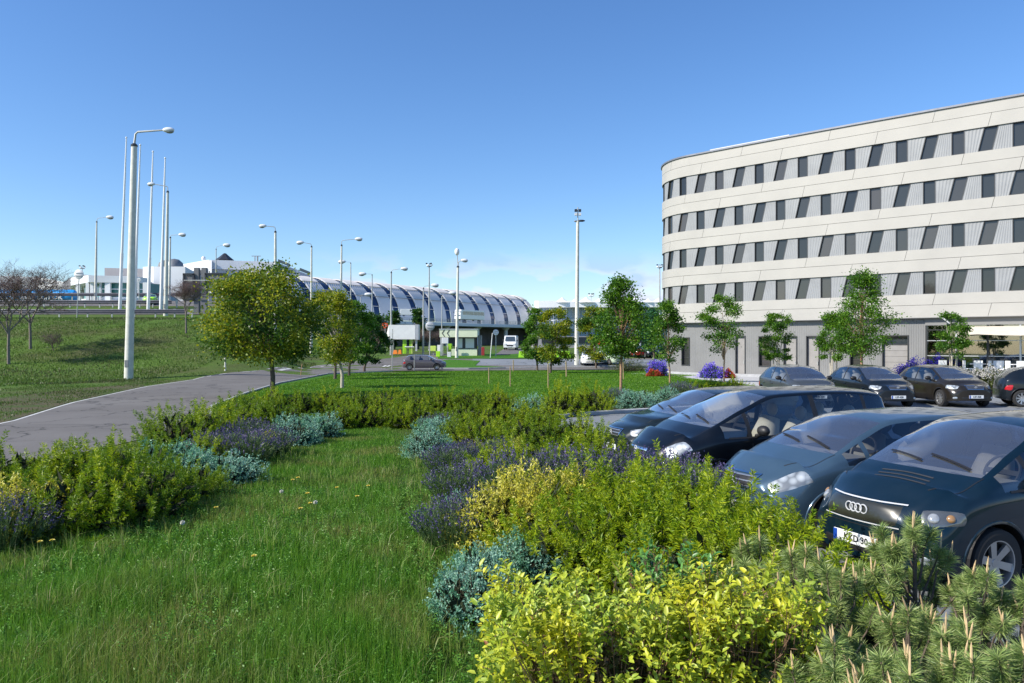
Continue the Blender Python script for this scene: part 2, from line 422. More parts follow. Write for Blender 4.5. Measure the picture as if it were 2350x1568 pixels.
poly_sheet('parking_lot', lot_pl, M['lot'], .020)
kerb('parking_kerb', G((1285, 963), (1305, 957), (1400, 951), (1560, 942), (1700, 932)) + [(19.2, 37.6), (24, 36.2)], .28, .14)
bed_pl = [(-6.2, 4), (-7.4, 9.5), (-6.9, 13), (-7.6, 20), (-9.3, 28), (-7, 34.5), (0, 35.5), (3, 38), (9.5, 44), (15, 40), (11.3, 31.5), (4.8, 27.3), (2.3, 26.3), (.9, 19), (1.2, 16), (1.6, 13), (2.2, 10.5), (3.0, 8.2), (4.6, 5.5), (6, 2), (-.3, 2), (-.6, 8), (-1.3, 11), (-2.2, 16), (-3.0, 21), (-3.6, 23.8), (-5.0, 23.2), (-5.4, 19.6), (-4.9, 15.5), (-5.3, 13.2), (-5.9, 11), (-6.6, 9), (-5.2, 4)]
poly_sheet('planting_bed', bed_pl, M['mulch'], .016)
mead_pl = [(-8, -2), (-7.6, 9.0), (-6.6, 10.8), (-5.6, 13), (-5.2, 16), (-5.7, 20), (-5.2, 24), (-3.0, 25), (-2.2, 20.5), (-1.4, 15), (-.5, 10.5), (.3, 7), (.6, -2)]
poly_sheet('meadow', mead_pl, M['meadow_soil'], .022)
# bays painted on the far side of the lot
for i in range(5):
    x0 = 19.5 + i * 2.6
    line_on('parking_bay_line', [(x0, 31.2 - i * .5), (x0 + 1.8, 28.6 - i * .5)], .1, M['line'], .026)
# upper roads on the embankment
ribbon('upper_road', [(-160, 93.2), (-36, 93.2)], [(-160, 100.8), (-36, 100.8)], M['asphalt'], .03, n=60)
ribbon('upper_road', [(-160, 108), (-36, 108)], [(-160, 117.5), (-36, 117.5)], M['asphalt'], .03, n=60)
# ================================================================== lamps, masts, flagpoles
def base_at(px, py, Y=None):
    if Y is None: return gp(px, py)
    X = XA(px, Y); return X, Y, hz(X, Y)
def lamp_head(parent, p, s, d):
    """cobra head: rounded housing with a glass bowl below; s = length, d = +1 right / -1 left"""
    b = MB(); b.ell((p[0] + d * s * .45, p[1], p[2] + s * .02), (s * .5, s * .24, s * (.22 if s > .8 else .17)), 14, 8)
    o = b.build('lamp_head', M['lamp_glass'], parent, smooth='all')
    b = MB(); b.ell((p[0] + d * s * .55, p[1], p[2] - s * .11), (s * .36, s * .2, s * .17), 12, 6)
    b.build('lens', M['lens'], o, smooth='all')
M['lens'] = simple('smoked_lamp_bowl', (.25, .27, .28), .08, 0, .05, 2)
def street_lamp(label, base, ptop, arm, head, rb, rt, Y=None, mat='concrete_pole', hs=None, grp='street lamps along the roads', thin=True, cam_=False):
    """base,ptop,arm start,head: photo points at one depth"""
    X, Yw, z = base_at(base[0], base[1], Y)
    r = empty('street_lamp', (X, Yw, z), 0, label, 'street lamp', grp)
    def L(p): return (XA(p[0], Yw) - X, 0, ZA(p[1], Yw) - z)
    t = L(ptop); b = MB(); b.tube([(0, 0, -.2), (t[0] * .5, 0, t[2] * .5), t], [rb, (rb + rt) / 2, rt], 14)
    b.build('pole', M[mat], r, smooth=True)
    a, h = L(arm), L(head); d = 1 if h[0] > a[0] else -1
    b = MB(); ar = rt * .36
    k = abs(h[0] - a[0]) * .08
    b.tube([t, (a[0], 0, a[2] - k), (a[0] + d * k, 0, a[2]), h], [ar * 1.15, ar, ar, ar * .8], 8)
    b.build('arm', M['steel'], r, smooth=True)
    b = MB(); b.lathe([(rt * 1.15, -.12), (rt * 1.2, 0), (rt * .5, .12), (0, .12)], 12, 'z', t); b.build('pole_cap', M['dark_metal'], r)
    if hs is None: hs = abs(L((head[0] + 18, head[1]))[0] - h[0]) * (1.55 if base[1] > 840 and base[0] < 500 else 1.0)
    lamp_head(r, h, hs, d)
    if rb > .18:
        b = MB(); b.box((0, -rb * .97, 1.1), (rb * .8, .03, .5)); b.build('service_door', M['grey_metal'], r)
    if cam_:
        b = MB(); b.tube([t, (t[0] - .1, 0, t[2] + cam_)], .05, 8); cpo = b.build('camera_pole', M['steel'], r)
        b = MB(); b.ell((t[0] - .12, 0, t[2] + cam_ + .1), (.3, .3, .45), 12, 8); b.build('camera_dome', M['white_paint'], cpo, smooth='all')
    return r
LS = [  # label, base, poletop, arm start, head, rb, rt, Y
 ('tall pale lamp standing alone at the foot of the grass bank by the road bend', (295, 870), (308, 333), (311, 303), (374, 299), .31, .2, None, None, 0),
 ('grey lamp beside the flagpoles with its arm reaching left across them', (380, 725), (385, 440), (385, 428), (355, 423), .26, .13, None, None, 0),
 ('lamp on the upper road just right of the flagpoles, arm to the right', (388, 690), (391, 545), (392, 540), (410, 539), .2, .1, 112, None, 0),
 ('lamp in front of the white building, left of all the flagpoles', (219, 686), (222, 509), (223, 501), (244, 499), .22, .1, 116, None, 0),
 ('small distant lamp rising in front of the big white terminal hall', (495, 640), (496, 572), (497, 566), (512, 563), .14, .08, 150, None, 0),
 ('grey lamp rising above the large yellow-green tree with its arm to the left', (632, 735), (632, 532), (631, 521), (611, 519), .24, .13, 95, None, 0),
 ('lamp with left arm rising behind the end of the terminal hall roof', (714, 735), (715, 566), (714, 560), (697, 557), .2, .11, 110, None, 0),
 ('thick pole lamp above the second yellow-green tree', (781, 850), (784, 563), (784, 552), (815, 549), .2, .1, 98, None, 0),
 ('thin lamp with left arm just right of the thick pole lamp', (805, 745), (805, 604), (805, 602), (793, 601), .14, .08, 140, None, 0),
 ('thin lamp with left arm in front of the first silver roof bays', (854, 745), (854, 631), (853, 629), (840, 629), .14, .08, 140, None, 0),
 ('lamp rising behind the blank white billboard with its arm to the right', (897, 815), (898, 625), (899, 620), (920, 617), .15, .09, 104, 1.0, .0),
 ('grey lamp between the billboard and the booth with a thin right arm', (971, 812), (972, 662), (973, 657), (990, 655), .14, .08, 106, None, 0),
 ('lamp right in front of the toll booth with a white camera on top', (1048, 817), (1051, 612), (1052, 602), (1058, 598), .21, .14, 96, .9, 1.7),
 ('short lamp behind the white coach with its arm to the right', (1014, 760), (1014, 678), (1015, 675), (1030, 673), .13, .08, 150, None, 0),
 ('faint slim lamp in front of the terminal left of the billboard', (828, 745), (828, 680), (829, 677), (837, 676), .1, .07, 150, None, 0),
 ('small lamp left of the booth roof with its arm to the right', (984, 800), (1044, 702), (1045, 694), (1052, 692), .08, .05, 120, None, 0)]
for n_, (lb, ba, pt, ar, hd, rb, rt, Yl, hs, cm) in enumerate(LS[:-1]):
    street_lamp(lb, ba, pt, ar, hd, rb, rt, Yl, hs=hs, cam_=cm, mat='concrete_pole' if rb > .19 else 'steel')
# flagpoles
for lb, ba, tp in (('first white flagpole from the left, the tallest in the row', (275, 712), (290, 318)),
                   ('second white flagpole, half hidden behind the tall pale lamp', (308, 712), (322, 335)),
                   ('third white flagpole, next to the lamp with the left arm', (340, 720), (351, 350)),
                   ('last white flagpole in the row, close to the grey lamp', (369, 720), (379, 365))):
    X, Y, z = base_at(*ba, Y=103.5); r = empty('flagpole', (X, Y, z), 0, lb, 'flagpole', 'white flagpoles beside the upper road')
    t = (XA(tp[0], Y) - X, 0, ZA(tp[1], Y) - z); b = MB(); b.tube([(0, 0, -.2), (t[0] * .33, 0, t[2] * .33)], [.22, .2], 12); b.build('lower_pole', M['white_paint'], r, smooth=True)
    b = MB(); b.tube([(t[0] * .33, 0, t[2] * .33), (t[0] * .8, 0, t[2] * .8), t], [.17, .12, .07], 12); b.build('upper_pole', M['white_paint'], r, smooth=True)
    b = MB(); b.ell((t[0], 0, t[2] + .1), (.12, .12, .14)); b.build('finial', M['white_paint'], r, smooth='all')
# floodlight masts
def flood_mast(label, base, top, Y, wdt, rb, zb=None):
    X = XA(base[0], Y); z = hz(X, Y) if zb is None else zb
    r = empty('floodlight_mast', (X, Y, z), 0, label, 'floodlight mast', 'floodlight masts behind the trees')
    h = ZA(top[1], Y) - z; tx = XA(top[0], Y) - X
    b = MB(); b.tube([(0, 0, 0), (tx, 0, h)], [rb, rb * .5], 10); b.build('pole', M['steel'], r, smooth=True)
    b = MB(); b.lathe([(.0, h - .1), (wdt * .38, h - .1), (wdt * .38, h + .05), (0, h + .05)], 12, 'z', (tx, 0, 0)); b.build('platform', M['grey_metal'], r)
    for k in range(6):
        a = k * PI / 3 + .3; b = MB(); b.box((tx + math.cos(a) * wdt * .42, math.sin(a) * wdt * .42, h + wdt * (.18 + .22 * (k % 2))), (wdt * .26, wdt * .2, wdt * .18), a)
        b.build('floodlight', M['dark_metal'] if k % 2 else M['white_paint'], r)
    return r
flood_mast('floodlight mast above the round traffic sign, in front of the silver roof', (985, 812), (985, 611), 125, 1.0, .17)
flood_mast('floodlight mast peeping out at the left edge of the curved hotel', (1514, 800), (1514, 614), 130, 1.0, .16)
flood_mast('small far floodlight mast above the white tent roofs', (1357, 800), (1357, 680), 260, 1.9, .15)
flood_mast('small far floodlight mast above the left white building', (189, 640), (189, 616), 150, 1.1, .1)
# big mast with camera box
X, Y, z = gp(1323, 838); r = empty('camera_mast', (X, Y, z), 0, 'tall pale green mast between the lawn trees with camera boxes on top', 'mast')
t = (XA(1326, Y) - X, 0, ZA(508, Y) - z)
b = MB(); b.tube([(0, 0, -.2), t], [.24, .16], 16); b.build('pole', M['mast_green'] if 'mast_green' in M else M['concrete_pole'], r, smooth=True)
b = MB(); b.tube([t, (t[0], 0, t[2] + 1.5)], .06, 8); b.build('top_tube', M['steel'], r)
for dx in (-.22, .22):
    for dz in (.75, 1.15):
        b = MB(); b.box((t[0] + dx, -.05, t[2] + dz), (.26, .34, .26)); b.build('camera_box', M['dark_metal'] if dz > 1 else M['lamp_glass'], r)
b = MB(); b.ell((t[0] + .38, 0, t[2] + .05), (.42, .2, .12), 12, 6); b.build('lamp_head', M['dark_metal'], r, smooth='all')
b = MB(); b.ell((t[0] - .22, 0, t[2] + .0), (.2, .15, .1), 12, 6); b.build('lamp_head', M['grey_metal'], r, smooth='all')

# ================================================================== round signs, thin posts
M['sign_back'] = simple('grey_sign_back', (.45, .47, .5), .5, .3, .1)
M['sign_white'] = simple('white_sign_sheet', (.72, .73, .75), .5, .1, .06)
M['sign_red'] = simple('orange_red_sign', (.65, .08, .02), .5, 0, .1)
def round_sign(label, c, rad, base, Y, mat='sign_back'):
    X = XA(base[0], Y); z = hz(X, Y); r = empty('round_sign', (X, Y, z), 0, label, 'road sign', 'road signs seen from behind')
    tx, tz = XA(c[0], Y) - X, ZA(c[1], Y) - z; rw = rad * Y / F
    b = MB(); b.tube([(0, 0, -.2), (tx, 0, tz + rw * .2)], .05, 8); b.build('post', M['steel'], r, smooth=True)
    b = MB(); b.lathe([(0, -.1), (rw * .96, -.1), (rw, -.085), (rw, -.065), (rw * .96, -.06), (0, -.06)], 28, 'y', (tx, 0, tz)); d = b.build('sign_disc', M[mat], r, smooth=True)
    for dz in (-.3, .3):
        b = MB(); b.box((tx, -.13, tz + dz * rw), (rw * 1.3, .04, .05)); b.build('clamp', M['steel'], d)
round_sign('round white sign seen from behind on the bank, right of the two bare trees', (182, 630), 11, (176, 733), 86.5, 'sign_white')
round_sign('small round white sign behind the far guardrail by the flagpoles', (319, 643), 5, (319, 690), 112, 'sign_white')
round_sign('large round grey sign seen from behind beside the toll booth', (987, 749), 10.5, (986, 846), 78)
round_sign('small round white sign right of the toll booth', (1138, 763), 6.5, (1138, 810), 98, 'sign_white')
round_sign('bright orange round sign at the left of the white billboard', (884, 747), 7, (884, 790), 108, 'sign_red')
def post(label, base, top, rad, mat, name='post', cat='post', grp=None):
    X, Y, z = gp(*base); b = MB(); t = (XA(top[0], Y) - X, 0, ZA(top[1], Y) - z)
    b.tube([(0, 0, -.1), (t[0] * .5, 0, t[2] * .5), t], [rad, rad * .95, rad * .85], 9); b.ell((t[0], 0, t[2]), (rad, rad, rad * .6), 9, 4)
    o = b.build(name, M[mat], None, smooth=True, loc=(X, Y, z)); tag(o, label, cat, grp)
post('thin grey post at the left edge of the white billboard', (900, 849), (901, 756), .045, 'steel', 'thin_post')
post('short thin grey post at the near edge of the junction, right of the billboard', (951, 851), (951, 815), .045, 'steel', 'thin_post')
post('thin white post at the right side of the toll booth', (1125, 822), (1130, 765), .05, 'white_paint', 'thin_post')
post('white kerb marker post where the road edge meets the bank below the tree', (517, 851), (517, 800), .07, 'concrete_pole', 'marker_post', 'marker post')
SK = 'timber stakes standing on the lawn'
for lb, ba, tp in (('leftmost timber stake on the lawn', (1122, 881), (1122, 845)), ('timber stake on the lawn, second from the left', (1171, 888), (1171, 842)),
                   ('short dark stake at the far lawn edge by the road', (1178, 853), (1178, 827)), ('timber stake nearest the twin round trees', (1258, 893), (1258, 836)),
                   ('thin far stake right of the twin round trees', (1300, 866), (1299, 830)), ('timber stake just right of the tallest lawn tree trunk', (1431, 872), (1430, 833))):
    post(lb, ba, tp, .035 if ba[1] > 866 else .05, 'stake', 'timber_stake', 'stake', SK)
# small yellow road sign right of mast
X, Y, z = base_at(1404, 838, 86); r = empty('road_sign', (X, Y, z), 0, 'small yellow sign on a post behind the white cars', 'road sign')
b = MB(); b.tube([(0, 0, 0), (0, 0, ZA(800, Y) - z)], .05, 8); b.build('post', M['steel'], r)
M['yellow_sign'] = simple('yellow_sign', (.8, .6, .04), .5, 0, .05)
b = MB(); b.box((0, -.08, ZA(791, Y) - z), (.38, .04, .8)); b.build('sign_plate', M['yellow_sign'], r)
X, Y, z = base_at(1380, 838, 90); r = empty('road_sign', (X, Y, z), 0, 'red round road sign behind the white cars', 'road sign')
b = MB(); b.tube([(0, 0, 0), (0, 0, ZA(795, Y) - z)], .05, 8); b.build('post', M['steel'], r)
b = MB(); b.lathe([(0, -.1), (.42, -.1), (.42, -.06), (0, -.06)], 20, 'y', (0, 0, ZA(787, Y) - z)); b.build('sign_plate', M['sign_red'], r)

# ================================================================== guardrails
M['rail'] = simple('shade_toned_guardrail_steel', (.055, .06, .085), .5, .3, .15, 2)  # bluish shadow-side tone put into the rail colour, darker than plain steel
def guardrail(label, x0, x1, Y, hh, xposts, lift=0):
    r = empty('guardrail', (0, Y, 0), 0, label, 'guardrail', 'guardrails on the embankment')
    xs = np.linspace(x0, x1, 60); b = MB(); vs = []; fs = []
    prof = [(0, -.24), (-.05, -.15), (-.05, -.07), (0, 0), (-.05, .07), (-.05, .15), (0, .24), (.03, .24), (.03, -.24)]
    for i, x in enumerate(xs):
        z = hz(x, Y) + hh
        for dy, dz in prof: vs.append((x, dy, z + dz))
    k = len(prof)
    for i in range(len(xs) - 1):
        for j in range(k): fs.append((i * k + j, i * k + (j + 1) % k, (i + 1) * k + (j + 1) % k, (i + 1) * k + j))
    b.add(vs, fs); b.build('rail', M['rail'], r)
    for x in xposts:
        b = MB(); z = hz(x, Y); b.box((x, .09, z + hh / 2 - .1), (.14, .1, hh + .5)); b.box((x, .05, z + hh + .06), (.3, .06, .42)); b.build('post', M['steel'], r)
guardrail('near guardrail along the crest of the grass bank', -75, -37, 89, .72, [XA(p, 89) for p in (65, 135, 200, 256, 308, 356, 400, 440)])
guardrail('far guardrail behind the grassy strip with the flagpoles', -90, -46, 106, .75, [XA(p, 106) for p in (-20, 20, 60, 100, 120, 160, 194, 228, 258, 287, 320, 350, 380, 405)])
guardrail('upper guardrail rail beyond the far road, in front of the white building', -110, -42, 119, 1.0, [XA(p, 119) for p in range(-60, 470, 45)])

# ================================================================== far-left buildings
M['wall_white'] = simple('white_render', (.70, .72, .74), .6, 0, .05, .2)
M['wall_grey'] = simple('pale_grey_sheet_wall', (.52, .53, .56), .5, .1, .06, .2)
M['wall_brown'] = simple('grey_brown_roof_sheet', (.34, .33, .34), .6, .1, .1, .3)
M['glass_green'] = simple('green_tinted_glass', (.05, .20, .20), .12, 0, .15, .6)
M['glass_dark'] = simple('dark_glass', (.03, .04, .05), .08, 0, .15, .6)
M['shade_blue'] = simple('shaded_blue_grey_wall', (.30, .31, .40), .5, .1, .08, .3)  # dark blue-grey shade of the receding side, put into the wall colour
def quadwall(pts, z0, z1, closed=True):
    return [(p[0], p[1]) for p in pts]
Y = 140.0; r = empty('airport_building', (0, 0, 0), 0, 'low white building with green tinted windows behind the upper road', 'building')
fp = [(XA(162, 146), 146), (XA(203, 138), 138), (XA(300, 139), 139), (XA(343, 141), 141), (XA(343, 160), 160), (XA(162, 160), 160)]
b = MB(); b.prism(fp, [ZA(650, 140)] * 6, [ZA(637, 146), ZA(632, 138), ZA(634, 139), ZA(639, 141), ZA(640, 150), ZA(640, 150)]); b.build('roof_fascia', M['wall_white'], r)
inn = [(p[0] * .985, p[1] + 1.2) for p in fp]
b = MB(); b.prism(inn, 8.8, 10.9); b.build('base_wall', M['wall_white'], r)
b = MB(); b.prism([(p[0] * .98, p[1] + 1.6) for p in fp], 10.9, ZA(650, 140)); b.build('glazing', M['glass_green'], r)
for px in (180, 203, 211, 231, 243, 249, 278, 297, 318, 334):
    big = px in (211, 249, 180, 334, 203); Yp = 138.8 if px > 200 else 141.5
    b = MB(); b.box((XA(px, Yp), Yp, (8.9 + ZA(650, 140)) / 2), (.75 if big else .16, .5, ZA(650, 140) - 8.9)); b.build('column' if big else 'mullion', M['wall_white'], r)
b = MB(); b.prism([(XA(205, 137.9), 138.6), (XA(340, 140), 140.3), (XA(340, 140), 140.5), (XA(205, 137.9), 138.8)], 12.2, 12.35); b.build('transom', M['wall_white'], r)
b = MB(); b.prism([(XA(212, 136), 136), (XA(262, 136), 136.5), (XA(368, 140), 140.5), (XA(368, 140), 142), (XA(212, 136), 141)], 8.9, [9.9, 10.2, 11.2, 11.2, 9.9]); b.build('entrance_ramp_wall', M['wall_white'], r)
b = MB(); b.prism([(XA(240, 165), 165), (XA(329, 165), 165), (XA(333, 180), 180), (XA(240, 180), 180)], 9, [ZA(615, 165), ZA(617, 165), ZA(619, 170), ZA(615, 170)])
tag(b.build('brown_hall', M['wall_brown']), 'flat grey-brown hall roof behind the low white building', 'building')
b = MB()
pts = []; n = 10
vs = []; 
for yy in (158, 185):
    for i in range(n + 1):
        a = PI * i / n; vs.append((XA(196, 158) - math.cos(a) * 5.2, yy, 12.4 + 4.1 * math.sin(a) ** .8 if 0 < i < n else 9))
b.add(vs, [(i, i + 1, i + n + 2, i + n + 1) for i in range(n)] + [tuple(range(n + 1)), tuple(range(2 * n + 1, n, -1))])
tag(b.build('arched_hangar', M['wall_brown'], smooth=True), 'grey arched hangar roof left behind the white building', 'building')
b = MB(); b.prism([(XA(-30, 190), 190), (XA(88, 190), 190), (XA(150, 175), 175), (XA(150, 200), 200), (XA(-30, 210), 210)], 9, [ZA(632, 190), ZA(636, 190), ZA(648, 175), ZA(648, 175), ZA(632, 190)])
tag(b.build('white_hall', M['wall_white']), 'long low white hall at the far left edge behind the bare trees', 'building')
b = MB(); b.prism([(XA(328, 152), 152), (XA(352, 150), 150), (XA(425, 150), 150), (XA(470, 175), 175), (XA(330, 180), 180)], 9, [ZA(613, 152), ZA(612, 150), ZA(612, 150), ZA(612, 150), ZA(613, 152)])
bw = b.build('white_annex', M['wall_white']); tag(bw, 'plain white annex wall right behind the flagpoles', 'building')
# big hall left of the silver vault
r = empty('terminal_hall', (0, 0, 0), 0, 'large white-topped terminal hall with a sloping roof edge left of the silver vault', 'building')
hp = [(XA(400, 192), 192), (XA(485, 180), 180), (XA(636, 183), 183), (XA(716, 219), 219), (XA(600, 260), 260), (XA(400, 240), 240)]
zt = 21.6
hp2 = [(XA(400, 192) * 1.0, 192)] + hp[1:]
b = MB(); b.prism(hp, 8, [ZA(640, 185)] * 6); b.build('wall', M['wall_grey'], r)
hb = [(p[0] * 1.006, p[1] - .6) for p in hp]
b = MB(); b.prism(hb[:3] + [hb[2][:1] + (hb[2][1] + 20,), (hb[0][0], 240)], ZA(621, 183), [ZA(612, 192), ZA(597, 180), ZA(602, 183), ZA(602, 183), ZA(600, 183)]); b.build('parapet', M['wall_white'], r)
b = MB(); b.prism([hp[1], hp[2], (hp[2][0], hp[2][1] + 20), (hp[1][0], 200)], ZA(642, 183), ZA(621, 183)); b.build('wall_upper', M['wall_grey'], r)
b = MB(); b.prism([(XA(637, 182), 182), (XA(716, 219), 219), (XA(690, 226), 226), (XA(620, 200), 200)], 8, [ZA(603, 182), ZA(634, 219), ZA(634, 219), ZA(603, 182)]); b.build('side_wall', M['shade_blue'], r)
b = MB(); b.prism([(XA(478, 178.8), 178.8), (XA(486, 178.6), 178.6), (XA(484, 181), 181), (XA(478, 181), 181)], 9, [ZA(599, 179), ZA(598, 179), ZA(598, 179), ZA(599, 179)]); b.build('corner_strip', M['wall_white'], r)
for x0, x1 in ((638, 661), (688, 709)):
    Ya = np.interp(x0, [636, 716], [183, 219]); Yb = np.interp(x1, [636, 716], [183, 219]); ya = np.interp(x0, [636, 716], [602, 634]); yb = np.interp(x1, [636, 716], [602, 634])
    b = MB(); b.prism([(XA(x0, Ya), Ya), (XA(x1, Yb), Yb), (XA(x1, Yb), Yb + 2), (XA(x0, Ya), Ya + 2)], [ZA(ya - 1, Ya), ZA(yb - 1, Yb)] * 1 + [ZA(yb - 1, Yb), ZA(ya - 1, Ya)], [ZA(ya - 8, Ya), ZA(yb - 8, Yb), ZA(yb - 8, Yb), ZA(ya - 8, Ya)]); b.build('roof_unit', M['dark_metal'], r)
b = MB(); b.lathe([(2.2, 0), (1.2, .8), (.3, 1.6), (0, 1.7)], 7, 'z', (XA(516, 186), 186, ZA(597.5, 186))); b.build('roof_light', M['dark_metal'], r)
b = MB(); b.ell((XA(467, 186), 186, ZA(594, 186)), (.5, .5, .6)); b.build('satellite_dome', M['white_paint'], r, smooth='all')
b = MB(); b.tube([(XA(585, 186), 186, ZA(600, 186)), (XA(585, 186), 186, ZA(588, 186))], .12, 6); b.box((XA(588, 186), 186, ZA(588, 186)), (2.2, .15, .15)); b.tube([(XA(591, 186), 186, ZA(600, 186)), (XA(591, 186), 186, ZA(588, 186))], .2, 6); b.build('roof_antenna', M['grey_metal'], r)
b = MB(); b.lathe([(0, 0), (2.0, 0), (1.8, .9), (1.0, 1.6), (0, 1.8)], 10, 'z', (XA(400, 170), 170, ZA(613, 170))); b.build('roof_dome', M['grey_metal'], r, smooth=True)
b = MB(); b.lathe([(0, 0), (1.5, 0), (1.2, .9), (0, 1.5)], 8, 'z', (XA(378, 170), 170, ZA(613, 170))); b.build('roof_unit', M['dark_metal'], r)
# glazed footbridge box between gantry and tree
b = MB(); b.prism([(XA(528, 160), 160), (XA(640, 170), 170), (XA(640, 176), 176), (XA(528, 166), 166)], ZA(690, 160), ZA(632, 160)); o = b.build('glazed_link', M['glass_dark'])
tag(o, 'dark glazed link building behind the crown of the big tree', 'building')
b = MB(); b.prism([(XA(526, 159.6), 159.6), (XA(641, 169.6), 169.6), (XA(641, 176), 176), (XA(526, 166), 166)], ZA(632, 160), ZA(629, 160)); b.build('roof', M['wall_white'], o)
# blue fuselage-like advert hoarding with white lettering behind the rail
M['blue_ad'] = simple('bright_blue_panel', (.02, .33, .78), .3, 0, .15, .5, coat=.4)
Y = 124.0; r = empty('blue_hoarding', (XA(0, Y), Y, 0), 0, 'long bright blue rounded hoarding with white lettering behind the bare trees', 'hoarding')
b = MB(); x0, x1 = XA(-140, Y) - XA(0, Y), XA(174, Y) - XA(0, Y); zc = ZA(680, Y); vs = []; fs = []; n = 12
for x, s in [(x0, 1), (x1 - 1.2, 1), (x1 - .5, .97), (x1 - .1, .85), (x1, .6)]:
    for i in range(n): a = 2 * PI * i / n; vs.append((x, .9 * math.cos(a) * s, zc + 1.05 * math.sin(a) * s))
for k in range(4):
    for i in range(n): fs.append((k * n + i, k * n + (i + 1) % n, (k + 1) * n + (i + 1) % n, (k + 1) * n + i))
fs.append(tuple(range(4 * n, 5 * n))); fs.append(tuple(range(n))); b.add(vs, fs); b.build('blue_shell', M['blue_ad'], r, smooth=True)
for s, px, sz in (('ds n', 25, 1.4), ('ask', 68, 1.3), ('cdn ok', 122, 1.45)):
    text_mesh('lettering', s, sz, .02, M['white_paint'], r, Matrix.Translation((XA(px, Y) - XA(0, Y), -.98, zc - .12)) @ Matrix.Rotation(R(90), 4, 'X'), bold=.03)
for px in (-100, -40, 20, 80, 140):
    b = MB(); b.box((XA(px, Y) - XA(0, Y), 0, zc - 1.6), (.3, .3, 1.6)); b.build('support', M['dark_metal'], r)
# sign gantry seen from behind
M['gantry'] = simple('grey_gantry_sheet', (.15, .155, .165), .6, .2, .2, .6)
Y = 96.0; X = XA(460, Y); z = hz(X, Y); r = empty('sign_gantry', (X, Y, z), 0, 'dark grey sign gantry seen from behind with two square columns', 'gantry')
zz = lambda py: ZA(py, Y) - z
for p0, p1, t in ((447, 458, 615), (464, 475, 615)):
    b = MB(); b.box(((XA(p0, Y) + XA(p1, Y)) / 2 - X, 0, zz(t) / 2 - .2), (XA(p1, Y) - XA(p0, Y), .6, zz(t) + .4)); b.build('column', M['gantry'], r)
for p0, p1, t, bt in ((425, 447, 630, 690), (475, 524, 629, 668)):
    xm = (XA(p0, Y) + XA(p1, Y)) / 2 - X; wd = XA(p1, Y) - XA(p0, Y)
    b = MB(); b.box((xm, -.3, (zz(t) + zz(bt)) / 2), (wd, .12, zz(t) - zz(bt))); s_ = b.build('sign_panel', M['gantry'], r)
    for e, (cx, cz, sw, sh) in enumerate(((xm, zz(t), wd + .2, .2), (xm, zz(bt), wd, .15), (xm - wd / 2, (zz(t) + zz(bt)) / 2, .2, zz(t) - zz(bt)), (xm + wd / 2, (zz(t) + zz(bt)) / 2, .2, zz(t) - zz(bt)))):
        b = MB(); b.box((cx, -.42, cz), (sw, .14, sh)); b.build('frame', M['dark_metal'], s_)
b = MB(); b.box((XA(475, Y) - X, -.55, zz(644.5)), (XA(524, Y) - XA(427, Y), .12, .12)); b.build('rail', M['steel'], r)
b = MB(); b.box((XA(470, Y) - X, -.55, zz(682)), (XA(510, Y) - XA(427, Y), .1, .1)); b.build('rail', M['dark_metal'], r)
# ================================================================== silver vaulted terminal
M['silver'] = simple('silver_ribbed_roof', (.74, .71, .67), .55, .0, .06, .15)
M['vault_glass'] = simple('deep_blue_glass', (.015, .035, .095), .15, 0, .25, .2)
A0 = np.array([XA(640, 171), 171.0]); A1 = np.array([XA(1220, 255), 255.0])
ax = (A1 - A0) / np.linalg.norm(A1 - A0); LEN = np.linalg.norm(A1 - A0); nrm = np.array([-ax[1], ax[0]])
def t_at(px):
    k = (px - CX) / F     # X = k*Y
    return (k * A0[1] - A0[0]) / (ax[0] - k * ax[1])
ZB = 8.6; HH = 9.9; SET = 9.5
def sec(th):
    th = np.asarray(th); return SET * (1 - np.cos(th)), ZB + HH * np.sin(th)
TH = np.linspace(0, PI * .86, 26)
r = empty('vaulted_terminal', (0, 0, 0), 0, 'long silver vaulted terminal with curved dark blue glass strips', 'building')
def vault_strip(t0, t1, nt, mat, off=0, rib=0, name='roof_panel'):
    ts = np.linspace(t0, t1, nt); rows = []
    for i, t in enumerate(ts):
        s, z = sec(TH); o_ = off + (rib if i % 2 else 0)
        s = s + np.cos(TH) * -o_; z = z + np.sin(TH) * o_
        p = A0[None] + ax[None] * t + nrm[None] * s[:, None]
        rows.append(np.column_stack([p, z]))
    V = np.concatenate(rows); k = len(TH); idx = np.arange(len(V)).reshape(nt, k)
    q = np.stack([idx[:-1, :-1], idx[:-1, 1:], idx[1:, 1:], idx[1:, :-1]], -1).reshape(-1, 4)
    return link(name, np_mesh(name, V, [q], mat), r)
marks = [865, 905, 945, 984, 1020, 1057, 1092, 1126, 1159, 1191, 1218]
tm = [t_at(p) for p in marks]; step = (tm[-1] - tm[0]) / 10
starts = [tm[0] + step * (i - 5) for i in range(16)]
for i, t in enumerate(starts):
    if t < 0: continue
    vault_strip(t - step * .12, t + step * .17, 5, M['vault_glass'], .0, 0, 'glass_strip')
    e = starts[i + 1] - step * .12 if i + 1 < len(starts) else LEN + 3
    vault_strip(t + step * .17, e, 15, M['silver'], .12, .22)
    # slim ties across the glass
    for th in (.35, .75, 1.15):
        s, z = sec(th); b = MB(); p0 = A0 + ax * (t - step * .12) + nrm * (s - .15); p1 = A0 + ax * (t + step * .17) + nrm * (s - .15)
        b.tube([(p0[0], p0[1], z), (p1[0], p1[1], z)], .09, 4); b.build('strut', M['silver'], r)
vault_strip(0, starts[[s > 0 for s in starts].index(True)] - step * .12, 15, M['silver'], .12, .22)
